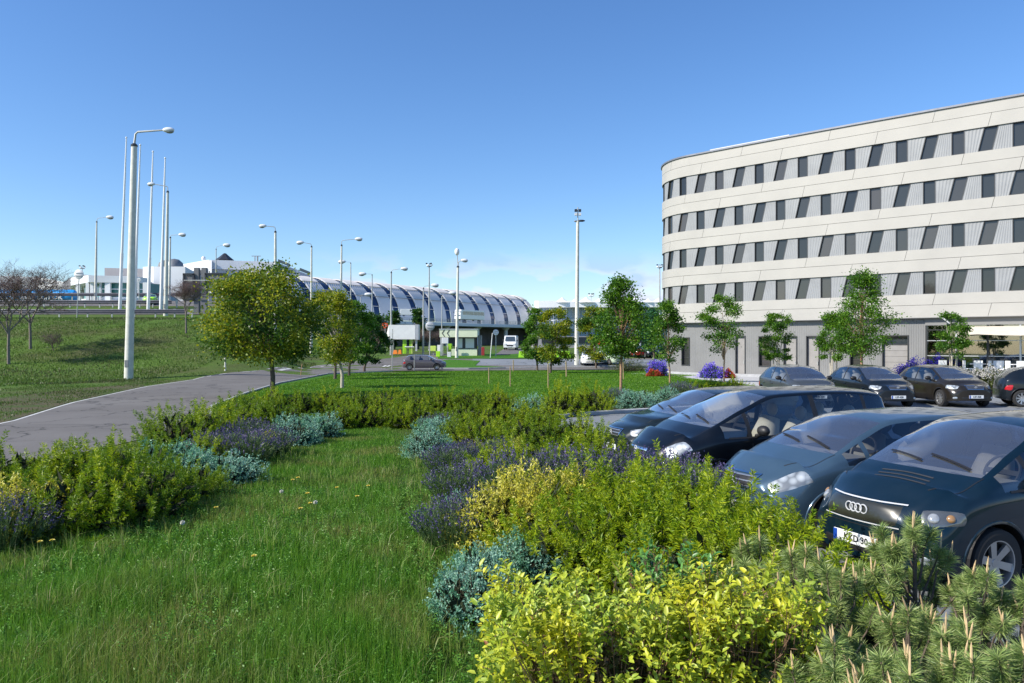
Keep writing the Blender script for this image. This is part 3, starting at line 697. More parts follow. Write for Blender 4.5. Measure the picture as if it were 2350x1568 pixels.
# end wall + seams
s, z = sec(TH); te = LEN + 3; P = A0[None] + ax[None] * te + nrm[None] * s[:, None]
V = np.vstack([np.column_stack([P, z]), [[*(A0 + ax * te + nrm * s[-1]), ZB]]]); me = bpy.data.meshes.new('end_wall'); me.from_pydata(V.tolist(), [], [list(range(len(V)))]); me.materials.append(M['silver']); link('end_wall', me, r)
for th in (.62, 1.0):
    s, z = sec(th); b = MB(); p0 = A0 + nrm * (s - .35); p1 = A0 + ax * te + nrm * (s - .35); b.tube([(p0[0], p0[1], z + .2), (p1[0], p1[1], z + .2)], .1, 4); b.build('seam', M['grey_metal'], r)
# viaduct deck in front (departures road) with railing, columns and dark undercroft
M['deck'] = simple('white_deck_edge', (.66, .66, .68), .5, 0, .06, .2)
M['undercroft'] = simple('undercroft_painted_shade', (.16, .16, .17), .8, 0, .3, .4)  # darkness of the space under the deck put into the wall colour
r = empty('viaduct', (0, 0, 0), 0, 'raised road deck with pale edge and dark space beneath in front of the silver terminal', 'viaduct')
def dp(t, s): p = A0 + ax * t + nrm * s; return (p[0], p[1])
DK = [dp(-5, -1), dp(LEN + 25, -1), dp(LEN + 25, -24), dp(-5, -14)]
b = MB(); b.prism(DK, 7.0, 7.5); b.build('deck', M['deck'], r)
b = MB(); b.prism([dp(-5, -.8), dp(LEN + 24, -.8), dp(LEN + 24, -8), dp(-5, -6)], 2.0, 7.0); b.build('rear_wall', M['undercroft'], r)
b = MB(); b.prism([dp(-5, -13.6), dp(LEN + 25, -23.6), dp(LEN + 25, -23.9), dp(-5, -13.9)], 7.5, 7.8); b.build('kerb', M['deck'], r)
for t in np.linspace(4, LEN + 20, 11):
    b = MB(); s_ = np.interp(t, [-5, LEN + 25], [-12, -21]); b.tube([(*dp(t, s_), 2), (*dp(t, s_), 6.2), (*dp(t, s_), 7.0)], [.55, .55, 1.3], 12); b.build('column', M['deck'], r, smooth=True)
rr = MB()
for zz_ in (8.3, 8.05, 8.6):
    rr.tube([(*dp(-5, -13.7), zz_), (*dp(LEN + 25, -23.7), zz_)], .05, 4)
rr.build('railing', M['steel'], r)
for t in np.linspace(-4, LEN + 24, 60):
    s_ = np.interp(t, [-5, LEN + 25], [-13.7, -23.7]); b = MB(); b.box((*dp(t, s_), 8.1), (.1, .1, 1.0)); b.build('railing_post', M['steel'], r)
# right: second terminal with tent roofs
M['tent'] = simple('white_membrane', (.85, .86, .88), .6, 0, .03, .2)
M['glass_pale'] = simple('pale_blue_curtain_wall', (.28, .38, .47), .25, .1, .12, .15)
Y = 235.0; r = empty('far_terminal', (0, 0, 0), 0, 'far pale terminal with white roof edge and blue glass front right of the silver vault', 'building')
b = MB(); b.prism([(XA(1238, Y), Y), (XA(1640, Y), Y), (XA(1640, Y), Y + 40), (XA(1238, Y), Y + 40)], 1, ZA(706, Y)); b.build('glass_front', M['glass_pale'], r)
b = MB(); b.prism([(XA(1236, Y - 5), Y - 5), (XA(1645, Y - 5), Y - 5), (XA(1645, Y), Y + 42), (XA(1236, Y), Y + 42)], ZA(707, Y), [ZA(693, Y), ZA(698, Y), ZA(690, Y + 40), ZA(690, Y + 40)]); b.build('roof_edge', M['tent'], r)
for i in range(26):
    px = 1240 + i * 15; b = MB(); b.box((XA(px, Y - .3), Y - .3, (ZA(706, Y) + 1) / 2), (.22, .3, ZA(706, Y) - 1)); b.build('mullion', M['wall_grey'], r)
b = MB(); b.box((XA(1440, Y), Y - .35, ZA(735, Y)), (54, .3, .5)); b.build('transom', M['wall_white'], r)
TG = 'white peaked tent roofs above the far terminal'
for px, py, wd in ((1290, 683, 1), (1320, 686, .8), (1345, 682, 1.15), (1375, 685, .8), (1400, 684, 1), (1458, 680, 1.25), (1488, 686, .9), (1512, 684, 1)):
    Yt = 232.0; h = ZA(py, Yt) - ZA(695, Yt); c = XA(px, Yt); rw = 2.9 * wd; b = MB(); b.lathe([(rw, 0), (rw * .55, h * .3), (rw * .22, h * .72), (.12, h), (0, h * 1.02)], 8, 'z', (0, 0, 0))
    o = b.build('tent_roof', M['tent'], None, smooth='all', loc=(c, Yt, ZA(695, Yt))); tag(o, 'white peaked tent roof on the skyline right of the silver terminal', 'tent roof', TG)
# bank of the far right: low dark hall with tinted cars row background
Y = 150.0; b = MB(); b.prism([(XA(1225, Y), Y), (XA(1520, Y), Y), (XA(1520, Y), Y + 20), (XA(1225, Y), Y + 20)], 1, ZA(772, Y)); o = b.build('low_hall', M['wall_brown']); tag(o, 'low grey service hall behind the lawn trees', 'building')
b = MB(); b.box((XA(1375, Y), Y - .1, ZA(781, Y)), (22, .15, 1.2)); b.build('window_band', M['glass_dark'], o)

# ================================================================== toll booth, billboard, barriers
M['booth'] = simple('pale_yellow_green_panel', (.70, .76, .55), .45, 0, .05, .6)
M['lime'] = simple('lime_green_paint', (.38, .75, .03), .4, 0, .1, 1)
M['lime_yellow'] = simple('yellow_green_paint', (.62, .80, .15), .4, 0, .1, 1)
Y = 100.0; X = XA(1050, Y); z = hz(X, Y); r = empty('toll_booth', (X, Y, z), 0, 'pale green toll booth with two dark arrows on its roof fascia', 'booth')
lx = lambda px: XA(px, Y) - X; lz = lambda py: ZA(py, Y) - z
def bx(px0, py0, px1, py1, y0, y1): return ((lx(px0) + lx(px1)) / 2, (y0 + y1) / 2, (lz(py0) + lz(py1)) / 2), (lx(px1) - lx(px0), y1 - y0, lz(py0) - lz(py1))
b = MB(); b.box(*bx(1010, 756, 1096, 774, -.8, 3.2)); f_ = b.build('roof', M['booth'], r)
b = MB(); b.box(*bx(1009, 755, 1097, 757, -.86, 3.26)); b.build('roof_trim', M['alu'], r)
for px in (1015, 1026.5):
    b = MB(); w_ = lx(px + 5.5) - lx(px); h = lz(757.5) - lz(773); zc = lz(765.2); x0 = lx(px)
    b.add([(x0, -.83, zc), (x0 + w_, -.83, zc + h / 2), (x0 + w_ * 1.35, -.83, zc + h / 2), (x0 + w_ * .38, -.83, zc), (x0 + w_ * 1.35, -.83, zc - h / 2), (x0 + w_, -.83, zc - h / 2)], [(0, 1, 2, 3), (0, 3, 4, 5)]); b.build('arrow', M['dark_metal'], f_)
b = MB(); b.box(*bx(1036, 801, 1095, 818, 0, 3)); b.build('base_wall', M['booth'], r)
b = MB(); b.box(*bx(1043, 774, 1093, 801, .15, 2.9)); b.build('frame', M['frame_dark'], r)
for p0, p1 in ((1046, 1061), (1068, 1088)):
    b = MB(); b.box(*bx(p0, 777, p1, 799, .08, .14)); b.build('window', M['booth_glass'] if 'booth_glass' in M else M['lamp_glass'], r)
b = MB(); b.box(*bx(1010, 770, 1014, 818, .2, .5)); b.build('post', M['alu'], r)
b = MB(); b.box(*bx(1097, 770, 1104, 818, .2, 3)); b.build('side_door', M['grey_metal'], r)
# ticket columns, small signs, red box
def small(name, label, cat, px0, py0, px1, py1, Y, mat, dep=.4, group=None, taper=1.0, legs=False):
    X = XA((px0 + px1) / 2, Y); z = hz(X, Y); z0, z1 = ZA(py1, Y), ZA(py0, Y)
    if legs or z0 - z < .6: z0 = min(z0, z0)
    b = MB(); wd = XA(px1, Y) - XA(px0, Y)
    b.box((0, 0, (z0 + z1) / 2 - z), (wd, dep, z1 - z0), taper=taper)
    o = b.build(name, M[mat], None, loc=(X, Y, z)); tag(o, label, cat, group)
    bv = o.modifiers.new('edge', 'BEVEL'); bv.width = min(wd, z1 - z0) * .06; bv.segments = 2
    if z0 - z > .15:
        for sx_ in ((-.35, .35) if wd > .8 else (0,)):
            b = MB(); b.box((sx_ * wd, 0, (z0 - z) / 2 - .05), (.1, .1, z0 - z + .1)); b.build('post', M['steel'], o)
    return o
small('lime_barrier_box', 'lime green barrier housing at the left of the toll booth', 'barrier', 988, 794, 1001, 806, 104, 'lime_yellow', .8)
small('lime_barrier_box', 'lime green double barrier housing just left of the booth window', 'barrier', 1012, 794, 1030, 805, 106, 'lime_yellow', .8)
small('lime_barrier_box', 'raised lime green machine behind the booth corner', 'barrier', 1026, 789, 1038, 803, 108, 'lime', .8)
small('ticket_machine', 'small white and lime ticket machine on the traffic island', 'machine', 1004, 792, 1011, 812, 101, 'white_paint', .4)
small('ticket_machine', 'low lime box beside the ticket machine', 'machine', 1001, 806, 1010, 819, 98.5, 'lime', .4)
small('info_sign', 'small blank white sign panel hanging left of the booth windows', 'road sign', 1014, 775, 1029, 789, 99, 'sign_white', .1)
small('small_cabinet', 'small white cabinet at the foot of the booth', 'cabinet', 1027, 808, 1035, 820, 97.5, 'sign_white', .4)
M['red_box'] = simple('dark_red_paint', (.35, .03, .03), .5, 0, .15)
small('red_cabinet', 'dark red slotted cabinet right of the toll booth', 'cabinet', 1105, 797, 1112, 816, 99, 'red_box', .4)
M['orange'] = simple('orange_cloth', (.85, .22, .02), .7, 0, .25, 6)
for a, c, d, e, lb in ((902, 913, 804, 813, 'orange road cones heaped below the billboard, left bundle'), (914, 922, 803, 813, 'orange and yellow barrier below the billboard')):
    small('orange_barrier', lb, 'barrier', a, d, c, e, 101.5, 'orange', .5, taper=.6)
# lime barriers on the right
for i, (a, c) in enumerate(((1227, 1243), (1257, 1268), (1272, 1282), (1286, 1311), (1190, 1204), (1214, 1224))):
    small('lime_barrier', ['lime green barrier left of the twin tree trunks', 'lime green barrier between the twin tree trunks', 'narrow lime green barrier right of the twin trunks', 'wide lime green barrier beside the pale green mast', 'lime green barrier at the left edge of the twin tree crowns', 'narrow lime barrier under the left tree crown'][i], 'barrier', a, 806, c, 821, 97, 'lime', .6, 'lime green barriers on the far side of the road', taper=.8)
# yellow-striped lime portal at billboard
Y = 104.0; X = XA(925, Y); z = hz(X, Y); r = empty('billboard', (X, Y, z), 0, 'blank white billboard box with a lime green frame underneath', 'billboard')
lx = lambda px: XA(px, Y) - X; lz = lambda py: ZA(py, Y) - z
b = MB(); b.box(*bx(893, 746, 953, 779, -.3, 1.2)); b.build('panel', M['white_paint'], r)
b = MB(); b.add([(lx(893), -.3, lz(746)), (lx(886), .6, lz(765)), (lx(893), -.3, lz(779)), (lx(893), 1.2, lz(779)), (lx(893), 1.2, lz(746))], [(0, 1, 2), (0, 4, 1), (2, 1, 3), (1, 4, 3)]); b.build('pointed_end', M['white_paint'], r)
b = MB(); b.box(*bx(953.5, 745, 961, 780, -.35, 1.3)); b.build('end_panel', M['sign_back'], r)
for p0, p1, mt in ((924, 929, 'lime'), (930, 932, 'lime'), (940, 942, 'lime'), (944, 946, 'lime_yellow')):
    b = MB(); b.box(*bx(p0, 779, p1, 812, 0, .4)); b.build('leg', M[mt], r)
b = MB(); b.box(*bx(953, 780, 957, 806, 0, .4)); b.build('leg', M['wall_grey'], r)
b = MB(); b.box(*bx(929, 795, 950, 797, -.1, .1)); b.build('crossbar', M['white_paint'], r)
b = MB(); b.box(*bx(901, 779, 902, 812, .5, .8)); b.build('leg', M['steel'], r)
# low retaining wall and kerbed island
is_pl = G((1000, 829), (1110, 824), (1070, 839), (1300, 840.5), (1150, 846), (1040, 842))
poly = G((1005, 831), (1060, 828), (1100, 828), (1080, 839), (1030, 841))
def drape(name, pl, mat, lift):
    bm = bmesh.new(); vs = [bm.verts.new((p[0], p[1], 0)) for p in pl]; f = bm.faces.new(vs)
    bmesh.ops.triangulate(bm, faces=[f]); 
    for _ in range(4): bmesh.ops.subdivide_edges(bm, edges=[e for e in bm.edges if e.calc_length() > 1.5], cuts=1, use_grid_fill=False); bmesh.ops.triangulate(bm, faces=bm.faces)
    for v in bm.verts: v.co.z = hz(v.co.x, v.co.y) + lift
    for f in bm.faces:
        if f.normal.z < 0: f.normal_flip()
    me = bpy.data.meshes.new(name); bm.to_mesh(me); bm.free(); me.materials.append(mat); return tag(link(name, me), kind='structure')
drape('traffic_island', G((962, 845), (1075, 846), (1160, 843.5), (1090, 840), (1102, 829), (1030, 826), (1000, 832)), M['lawn_m'], .05)
drape('far_lawn', G((1005, 824), (1130, 824), (1320, 822), (1320, 814), (1230, 812), (1130, 812), (1005, 818)), M['lawn_m'], .04)
drape('far_road', G((1135, 816), (1200, 812), (1196, 800), (1160, 800)), M['asphalt'], .05)
kerb('island_kerb', G((1000, 847.5), (1075, 847.5), (1160, 846), (1300, 844), (1560, 842)), .25, .14)
# ================================================================== curved hotel
hotel = empty('hotel', (0, 0, 0), 0, 'five storey curved hotel with cream bands and rows of alternating upright and slanted windows', 'hotel')
# plan path: straight front running left, round end, back side
p0 = np.array([17.5, 60.3]); hd = np.array([-.764, .645]); RAD = 5.0
START = p0 - hd * 42.0            # far right, beyond the frame
T_ARC = 42.0 + 3.8
def path(s):
    """plan point and outward normal at distance s from the right end"""
    if s < T_ARC:
        # very slight convex bow of the long front
        u = s / T_ARC; sag = 1.0 * 4 * u * (1 - u)
        ds = 1.0 * 4 * (1 - 2 * u) / T_ARC
        nr = np.array([-hd[1], -hd[0] * -1]) * 1.0
        nout = np.array([-hd[1], hd[0]])          # outward (towards the camera)
        p = START + hd * s + nout * (sag - .0)
        n = nout - hd * ds; n /= np.linalg.norm(n); return p, n
    nin = np.array([hd[1], -hd[0]]); e = START + hd * T_ARC; c = e + nin * RAD
    # blend end tangent: arc up to 165 degrees
    a = (s - T_ARC) / RAD
    if a < R(165):
        ca, sa = math.cos(a), math.sin(a); v = -nin
        n = np.array([v[0] * ca + v[1] * sa, -v[0] * sa + v[1] * ca]); return c + n * RAD, n
    a = R(165); ca, sa = math.cos(a), math.sin(a); v = -nin
    n = np.array([v[0] * ca + v[1] * sa, -v[0] * sa + v[1] * ca]); t = np.array([n[1], -n[0]])
    return c + n * RAD + t * (s - T_ARC - R(165) * RAD), n
S_END = T_ARC + RAD * R(165) + 12
def s_at(px):
    best = None; k = (px - CX) / F
    for s in np.arange(0, T_ARC + RAD * R(95), .02):
        p, n = path(s); d = abs(p[0] / p[1] - k)
        if best is None or d < best[0]: best = (d, s)
    return best[1]
def wallpt(s, off, z): p, n = path(s); q = p + n * off; return (q[0], q[1], z)
def sheet(mb, sl, sr, z0, z1, off, th=.05, n=None):
    """slab on the path: sl(z), sr(z) give its side edges; off = distance of its outer face"""
    n = n or max(1, int(abs(sr(z0) - sl(z0)) / .45)); vs = []
    for z in (z0, z1):
        for o in (off, off - th):
            for i in range(n + 1):
                s = sl(z) + (sr(z) - sl(z)) * i / n; vs.append(wallpt(s, o, z))
    k = n + 1; fs = []
    A, B, C, D = 0, k, 2 * k, 3 * k   # z0 outer, z0 inner, z1 outer, z1 inner
    for i in range(n):
        fs += [(A + i, A + i + 1, C + i + 1, C + i), (B + i, D + i, D + i + 1, B + i + 1), (A + i, B + i, B + i + 1, A + i + 1), (C + i, C + i + 1, D + i + 1, D + i)]
    fs += [(A, C, D, B), (A + n, B + n, D + n, C + n)]
    mb.add(vs, fs)
ZW = [(14.55, 16.05), (11.62, 13.12), (8.69, 10.2), (5.76, 7.26)]
BANDS = [(16.05, 17.6), (13.12, 14.55), (10.2, 11.62), (7.26, 8.69), (4.24, 5.76)]
# window stations from the photograph's second row, kept at even spacing
sA, sB = s_at(1488 + 485 / 2.355), s_at(1488 + 2005 / 2.355)
DS = (sA - sB) / 11.0
win_s = [sB + DS * i for i in range(-8, 22)]
back = MB(); sheet(back, lambda z: .0, lambda z: S_END, 4.25, 17.5, -.30, .25, 160); back.build('inner_wall', M['hotel_dark'], hotel)
# roof slab and coping
N = 150; ring = [wallpt(s, -.1, 0)[:2] for s in np.linspace(0, S_END, N)]
closing = [(ring[-1][0] + 30, ring[-1][1] - 6)]
b = MB(); b.prism(ring + closing, 17.3, 17.42); b.build('roof', M['coping'], hotel)
b = MB(); sheet(b, lambda z: 0., lambda z: S_END, 17.6, 17.72, .10, .4, 160); b.build('roof_coping', M['coping'], hotel)
# cream bands cut into panels by slim open joints
SL = .115    # slant of a joint, metres along the wall per metre of height
g = .022
def band(zb, zt, k):
    mb = MB(); zm = (zb + zt) / 2 + .05
    for lo, hi, ph in ((zb, zm - g / 2, 0), (zm + g / 2, zt, 2)):
        anchor = win_s[8] + DS * ((k + ph) % 4) - DS * 8
        # joints lean the same way as the slanted windows: top further right = smaller s
        js = [anchor + DS * 4 * i for i in range(0, 12)]
        js = [-5] + [j for j in js if .5 < j < S_END - .5] + [S_END + 5]
        for a, c in zip(js[:-1], js[1:]):
            f0 = (lambda z, a=a: max(0., a + g / 2 - (z - zb) * SL * 2.2)) if a > 0 else (lambda z: 0.)
            f1 = (lambda z, c=c: c - g / 2 - (z - zb) * SL * 2.2) if c < S_END else (lambda z: S_END)
            sheet(mb, f0, f1, lo, hi, .0, .06)
    return mb.build('cream_band', M['hotel_white'], hotel)
for k, (zb, zt) in enumerate(BANDS): band(zb, zt, [1, 0, 3, 2, 1][k])
# top returns of the bands (soffit and sill faces between band and recessed infill)
# infill corrugation and windows
M['win_glass'] = None
def hotel_glass():
    m, nt, b = nmat('tinted_window_glass')
    g_ = nt.nodes.new('ShaderNodeNewGeometry')
    oi = nt.nodes.new('ShaderNodeObjectInfo')
    c = ramp(nt, oi.outputs['Random'], [(0, (.020, .022, .023)), (.5, (.035, .038, .037)), (1, (.075, .07, .065))])
    nt.links.new(c, b.inputs['Base Color']); setp(b, Roughness=.06); b.inputs['Specular IOR Level'].default_value = .6
    bump(nt, b, noise(nt, .7, 2, vec=g_.outputs['Position']), .06, .05)
    return m
M['win_glass'] = hotel_glass()
PITCH = .14
def corrug(mb, s0, s1, z0, z1, off, slant0=0, slant1=0, amp=.010):
    """trapezoidal corrugated sheet between s0 and s1 (edges may lean)"""
    L = []; s = s0; k = 0
    nseg = max(2, int((s1 - s0) / PITCH) * 4)
    for i in range(nseg + 1):
        u = i / nseg; ph = i % 4; d = amp if ph in (0, 1) else 0
        L.append((u, d))
    vs = []
    for z in (z0, z1):
        a = s0 + slant0 * (z - z0); c = s1 + slant1 * (z - z0)
        for u, d in L: vs.append(wallpt(a + (c - a) * u, off + d, z))
    k = len(L); mb.add(vs, [(i, i + 1, k + i + 1, k + i) for i in range(k - 1)])
REC = -.20; WW = .47 * DS / .95; LEAN = -.235   # lean of slanted windows (s falls as z rises)
for row, (zb, zt) in enumerate(ZW):
    H = zt - zb; prev = 0.0; psl = 0.0
    slanted0 = row % 2 == 0
    order = [(i, s) for i, s in enumerate(win_s) if 1 < s < T_ARC + RAD * R(120)]
    extra = []
    for i, s in order:
        # win_s[8] is upright in the first row
        sl = ((i - 8) % 2 == 1) if slanted0 else ((i - 8) % 2 == 0)
        ln = LEAN if sl else 0.0; wd = WW * (.98 if sl else .92) / 2
        mid0 = s - (ln * H / 2)
        a, c = mid0 - wd, mid0 + wd
        cor = MB(); corrug(cor, prev, a, zb - .01, zt + .01, -.10, psl, ln); prev, psl = c, ln; cor.build('infill_panel', M['infill'], hotel)
        fr = MB(); t = .05
        fa = lambda z, e: a + e + ln * (z - zb); fc = lambda z, e: c - e + ln * (z - zb)
        sheet(fr, lambda z: fa(z, 0), lambda z: fa(z, t), zb, zt, -.085, .2, 1)
        sheet(fr, lambda z: fc(z, t), lambda z: fc(z, 0), zb, zt, -.085, .2, 1)
        sheet(fr, lambda z: fa(z, t), lambda z: fc(z, t), zb, zb + t, -.085, .2, 2)
        sheet(fr, lambda z: fa(z, t), lambda z: fc(z, t), zt - t, zt, -.085, .2, 2)
        w_ = fr.build('window', M['frame_dark'], hotel)
        gl = MB(); sheet(gl, lambda z: fa(z, t), lambda z: fc(z, t), zb + t, zt - t, REC + .0, .02, 2); gl.build('pane', M['win_glass'], w_)
    cor = MB(); corrug(cor, prev, S_END, zb - .01, zt + .01, -.10, psl, 0); cor.build('infill_panel', M['infill'], hotel)
# ground floor: set back, openings from the photograph
GO = -.45
def so_(px): return s_at(px)
zx = lambda z: 1488 + z / 2.355
opens = [  # px left, px right, z bottom, z top, type
 (zx(158), zx(207), .75, 3.05, 'window'), (zx(455), zx(510), .05, 3.15, 'door'), (zx(580), zx(647), .8, 3.1, 'window'), (zx(715), zx(790), .05, 3.1, 'door'),
 (zx(838), zx(912), .05, 3.1, 'door'), (zx(1075), zx(1147), .75, 1.95, 'window'), (zx(1252), zx(1397), .05, 3.1, 'gate')]
opens = sorted([(so_(b_), so_(a_), z0, z1, t) for a_, b_, z0, z1, t in opens])   # s grows to the left
s_gl = so_(zx(1487))
cor = MB(); prev = s_gl
for a, c, z0, z1, t in opens:
    corrug(cor, prev, a, 0, 4.3, GO); 
    corrug(cor, a, c, z1, 4.3, GO)
    if z0 > .2: corrug(cor, a, c, 0, z0, GO)
    prev = c
corrug(cor, prev, S_END, 0, 4.3, GO); cor.build('ground_floor_wall', M['ground_wall'], hotel)
b = MB(); sheet(b, lambda z: s_gl, lambda z: S_END, .0, 4.2, GO - .45, .1, 120); b.build('ground_floor_backing', M['hotel_dark'], hotel)
b = MB(); sheet(b, lambda z: 0., lambda z: S_END, 4.2, 4.24, -.0, .6, 150); b.build('soffit', M['ground_wall'], hotel)
b = MB(); sheet(b, lambda z: s_gl, lambda z: S_END, -.1, .22, GO + .07, .06, 120); b.build('plinth', M['kerb'], hotel)
for a, c, z0, z1, t in opens:
    fr = MB(); e = .07
    for s0, s1, q0, q1 in ((a, a + e, z0, z1), (c - e, c, z0, z1), (a + e, c - e, z1 - e, z1), (a + e, c - e, z0, z0 + e)):
        sheet(fr, lambda z, s0=s0: s0, lambda z, s1=s1: s1, q0, q1, GO + .05, .3, 1)
    if t == 'gate':
        sheet(fr, lambda z: a + e, lambda z: c - e, 2.45, 2.52, GO - .1, .1, 3)
    f_ = fr.build({'window': 'window', 'door': 'door', 'gate': 'garage_door'}[t], M['frame_dark'], hotel)
    p = MB()
    if t == 'window':
        sheet(p, lambda z: a + e, lambda z: c - e, z0 + e, z1 - e, GO - .2, .03, 2); p.build('pane', M['win_glass'], f_)
        q = MB(); sheet(q, lambda z: a + e, lambda z: c - e, z0 + .62, z0 + .66, GO - .17, .04, 2); q.build('glazing_bar', M['frame_dark'], f_)
    elif t == 'door':
        sheet(p, lambda z: a + e, lambda z: c - e, z0 + e, z1 - e, GO - .14, .05, 2); p.build('leaf', M['door_grey'], f_)
        q = MB(); sheet(q, lambda z: a + .16, lambda z: a + .20, 1.0, 1.25, GO - .07, .07, 1); q.build('handle', M['alu'], f_)
    else:
        for k in range(6):
            sheet(p, lambda z: a + e, lambda z: c - e, z0 + e + k * .39, z0 + e + k * .39 + .375, GO - .14, .05, 4)
        p.build('leaf', M['door_grey'], f_)
        p = MB(); sheet(p, lambda z: a + e, lambda z: c - e, 2.52, z1 - e, GO - .2, .03, 4); p.build('pane', M['glass_dark'], f_)
# glazed lobby at the right
M['lobby_glass'] = autoglass('lobby_glass', (.55, .6, .62), .10, .02)
b = MB(); sheet(b, lambda z: 0., lambda z: s_gl, 3.72, 4.22, GO + .1, .4, 60); b.build('lobby_fascia', M['ground_wall'], hotel)
b = MB(); sheet(b, lambda z: 0., lambda z: s_gl - .08, .0, 3.72, GO - .05, .02, 60); lob = b.build('lobby_glazing', M['lobby_glass'], hotel)
for i in range(14):
    s = s_gl - .05 - i * 1.75
    if s < 0: break
    b = MB(); sheet(b, lambda z: s - .05, lambda z: s + .05, 0, 3.72, GO + .06, .16, 1); b.build('mullion', M['alu'] if i % 2 else M['frame_dark'], lob)
for z in (1.72, 2.7, 3.4):
    b = MB(); sheet(b, lambda q: 0., lambda q: s_gl - .1, z, z + .05, GO + .03, .1, 60); b.build('transom', M['alu'] if z < 3 else M['frame_dark'], lob)
b = MB(); sheet(b, lambda z: 0., lambda z: s_gl, .0, 3.9, GO - 6.5, .1, 60); b.build('lobby_rear_wall', M['wall_grey'], hotel)
b = MB(); sheet(b, lambda z: 0., lambda z: s_gl, .0, .05, GO - .1, 6.3, 60); b.build('lobby_floor', M['door_grey'], hotel)
b = MB(); sheet(b, lambda z: 0., lambda z: s_gl, 3.85, 3.9, GO - .1, 6.3, 60); b.build('lobby_ceiling', M['wall_white'], hotel)
b = MB()
b.v = []; sheet(b, lambda z: s_gl - .3, lambda z: s_gl - .1, 0, 3.85, GO - .2, 6.2, 1); b.build('lobby_side_wall', M['hotel_dark'], hotel)
for i in range(7):
    s = s_gl - 2.2 - i * 3.1; b = MB()
    if s > .5:
        q = wallpt(s, GO - 3.2, 0); b.tube([(q[0], q[1], 0), (q[0], q[1], 3.9)], .22, 14); b.build('lobby_column', M['wall_white'], hotel, smooth=True)
# awning
M['awning'] = simple('beige_awning_cloth', (.66, .60, .50), .8, 0, .05, 2)
s0, s1 = so_(1488 + 1695 / 2.355), .3
b = MB(); vs = []; n = 24
for i in range(n + 1):
    s = s0 + (s1 - s0) * i / n; sg = .05 * math.sin(i * 1.7)
    vs += [wallpt(s, GO + .1, 3.62), wallpt(s, GO + 1.9, 3.28 + sg), wallpt(s, GO + 1.9, 3.05 + sg), wallpt(s, GO + .1, 3.56)]
b.add(vs, [(i * 4 + j, i * 4 + (j + 1) % 4, i * 4 + 4 + (j + 1) % 4, i * 4 + 4 + j) for i in range(n) for j in range(4)] + [(0, 1, 2, 3), (n * 4, n * 4 + 3, n * 4 + 2, n * 4 + 1)])
aw = b.build('awning', M['awning'], hotel)
b = MB(); q0 = wallpt(s0 + 1.4, GO + .1, 4.4); q1 = wallpt(s0, GO + 1.9, 3.4); b.tube([q0, q1], .05, 8); b.build('awning_arm', M['alu'], hotel)
# roof penthouse seen above the edge
pa, pb = 1625, 1812
Y_ = 74.0
pts = [(XA(1648, 66), 66 + 6), (XA(1625, 62) + 2.8, 70), (XA(1812, 58) + .6, 60.5), (XA(1812, 58) + 9, 68), (XA(1700, 80), 84)]
PH = [(19.2, 68.5), (24.3, 63.4), (33, 70), (26, 78)]
Z0 = 17.4
b = MB(); b.prism([(XA(1623, 69), 69), (XA(1812, 63.5), 63.5), (XA(1850, 74), 74), (XA(1700, 80), 80)], Z0, [ZA(347, 69), ZA(311.5, 63.5), ZA(311.5, 63.5), ZA(347, 69)]); 
b = MB(); zt_ = ZA(311, 63.5); b.prism([(XA(1630, 70.5), 70.5), (XA(1808, 65.5), 65.5), (XA(1830, 72), 72), (XA(1700, 84), 84)], Z0, 19.8); b.build('penthouse', M['wall_white'], hotel)
b = MB(); b.prism([(XA(1629, 70.3), 70.3), (XA(1811, 65.2), 65.2), (XA(1833, 72), 72), (XA(1700, 84.3), 84.3)], 19.8, 19.93); b.build('penthouse_coping', M['wall_grey'], hotel)

# leaning white pole in front of the lobby
X, Y, z = XA(2128, 52), 52, 0.0
b = MB(); b.tube([(0, 0, 0), (XA(2112, 52) - X, 0, ZA(703, 52) - z)], [.06, .045], 10); o = b.build('leaning_pole', M['white_paint'], None, smooth=True, loc=(X, Y, z)); tag(o, 'slim white pole leaning slightly left in front of the dark lobby glass', 'pole')
# ================================================================== foliage kit (numpy)
def unit(v): return v / np.maximum(np.linalg.norm(v, axis=-1, keepdims=True), 1e-9)
def rnd_dirs(rng, n, up=0.):
    v = rng.normal(size=(n, 3)); v = unit(v); v[:, 2] += up; return unit(v)
def leaf_quads(rng, P, D, L, Wd, fold=.25, curl=0.):
    """one leaf per point: D = direction of its midrib; 4 verts (base, side, tip, side)"""
    n = len(P); side = unit(np.cross(D, rnd_dirs(rng, n))); nr = np.cross(side, D)
    L = np.broadcast_to(np.asarray(L, float), (n,))[:, None]; Wd = np.broadcast_to(np.asarray(Wd, float), (n,))[:, None]
    b = P; m = P + D * L * .5; t = P + D * L - nr * L * curl
    V = np.stack([b, m + side * Wd / 2 + nr * Wd * fold, t, m - side * Wd / 2 + nr * Wd * fold], 1).reshape(-1, 3)
    i = np.arange(n)[:, None] * 4; return V, i + np.array([[0, 1, 2, 3]])
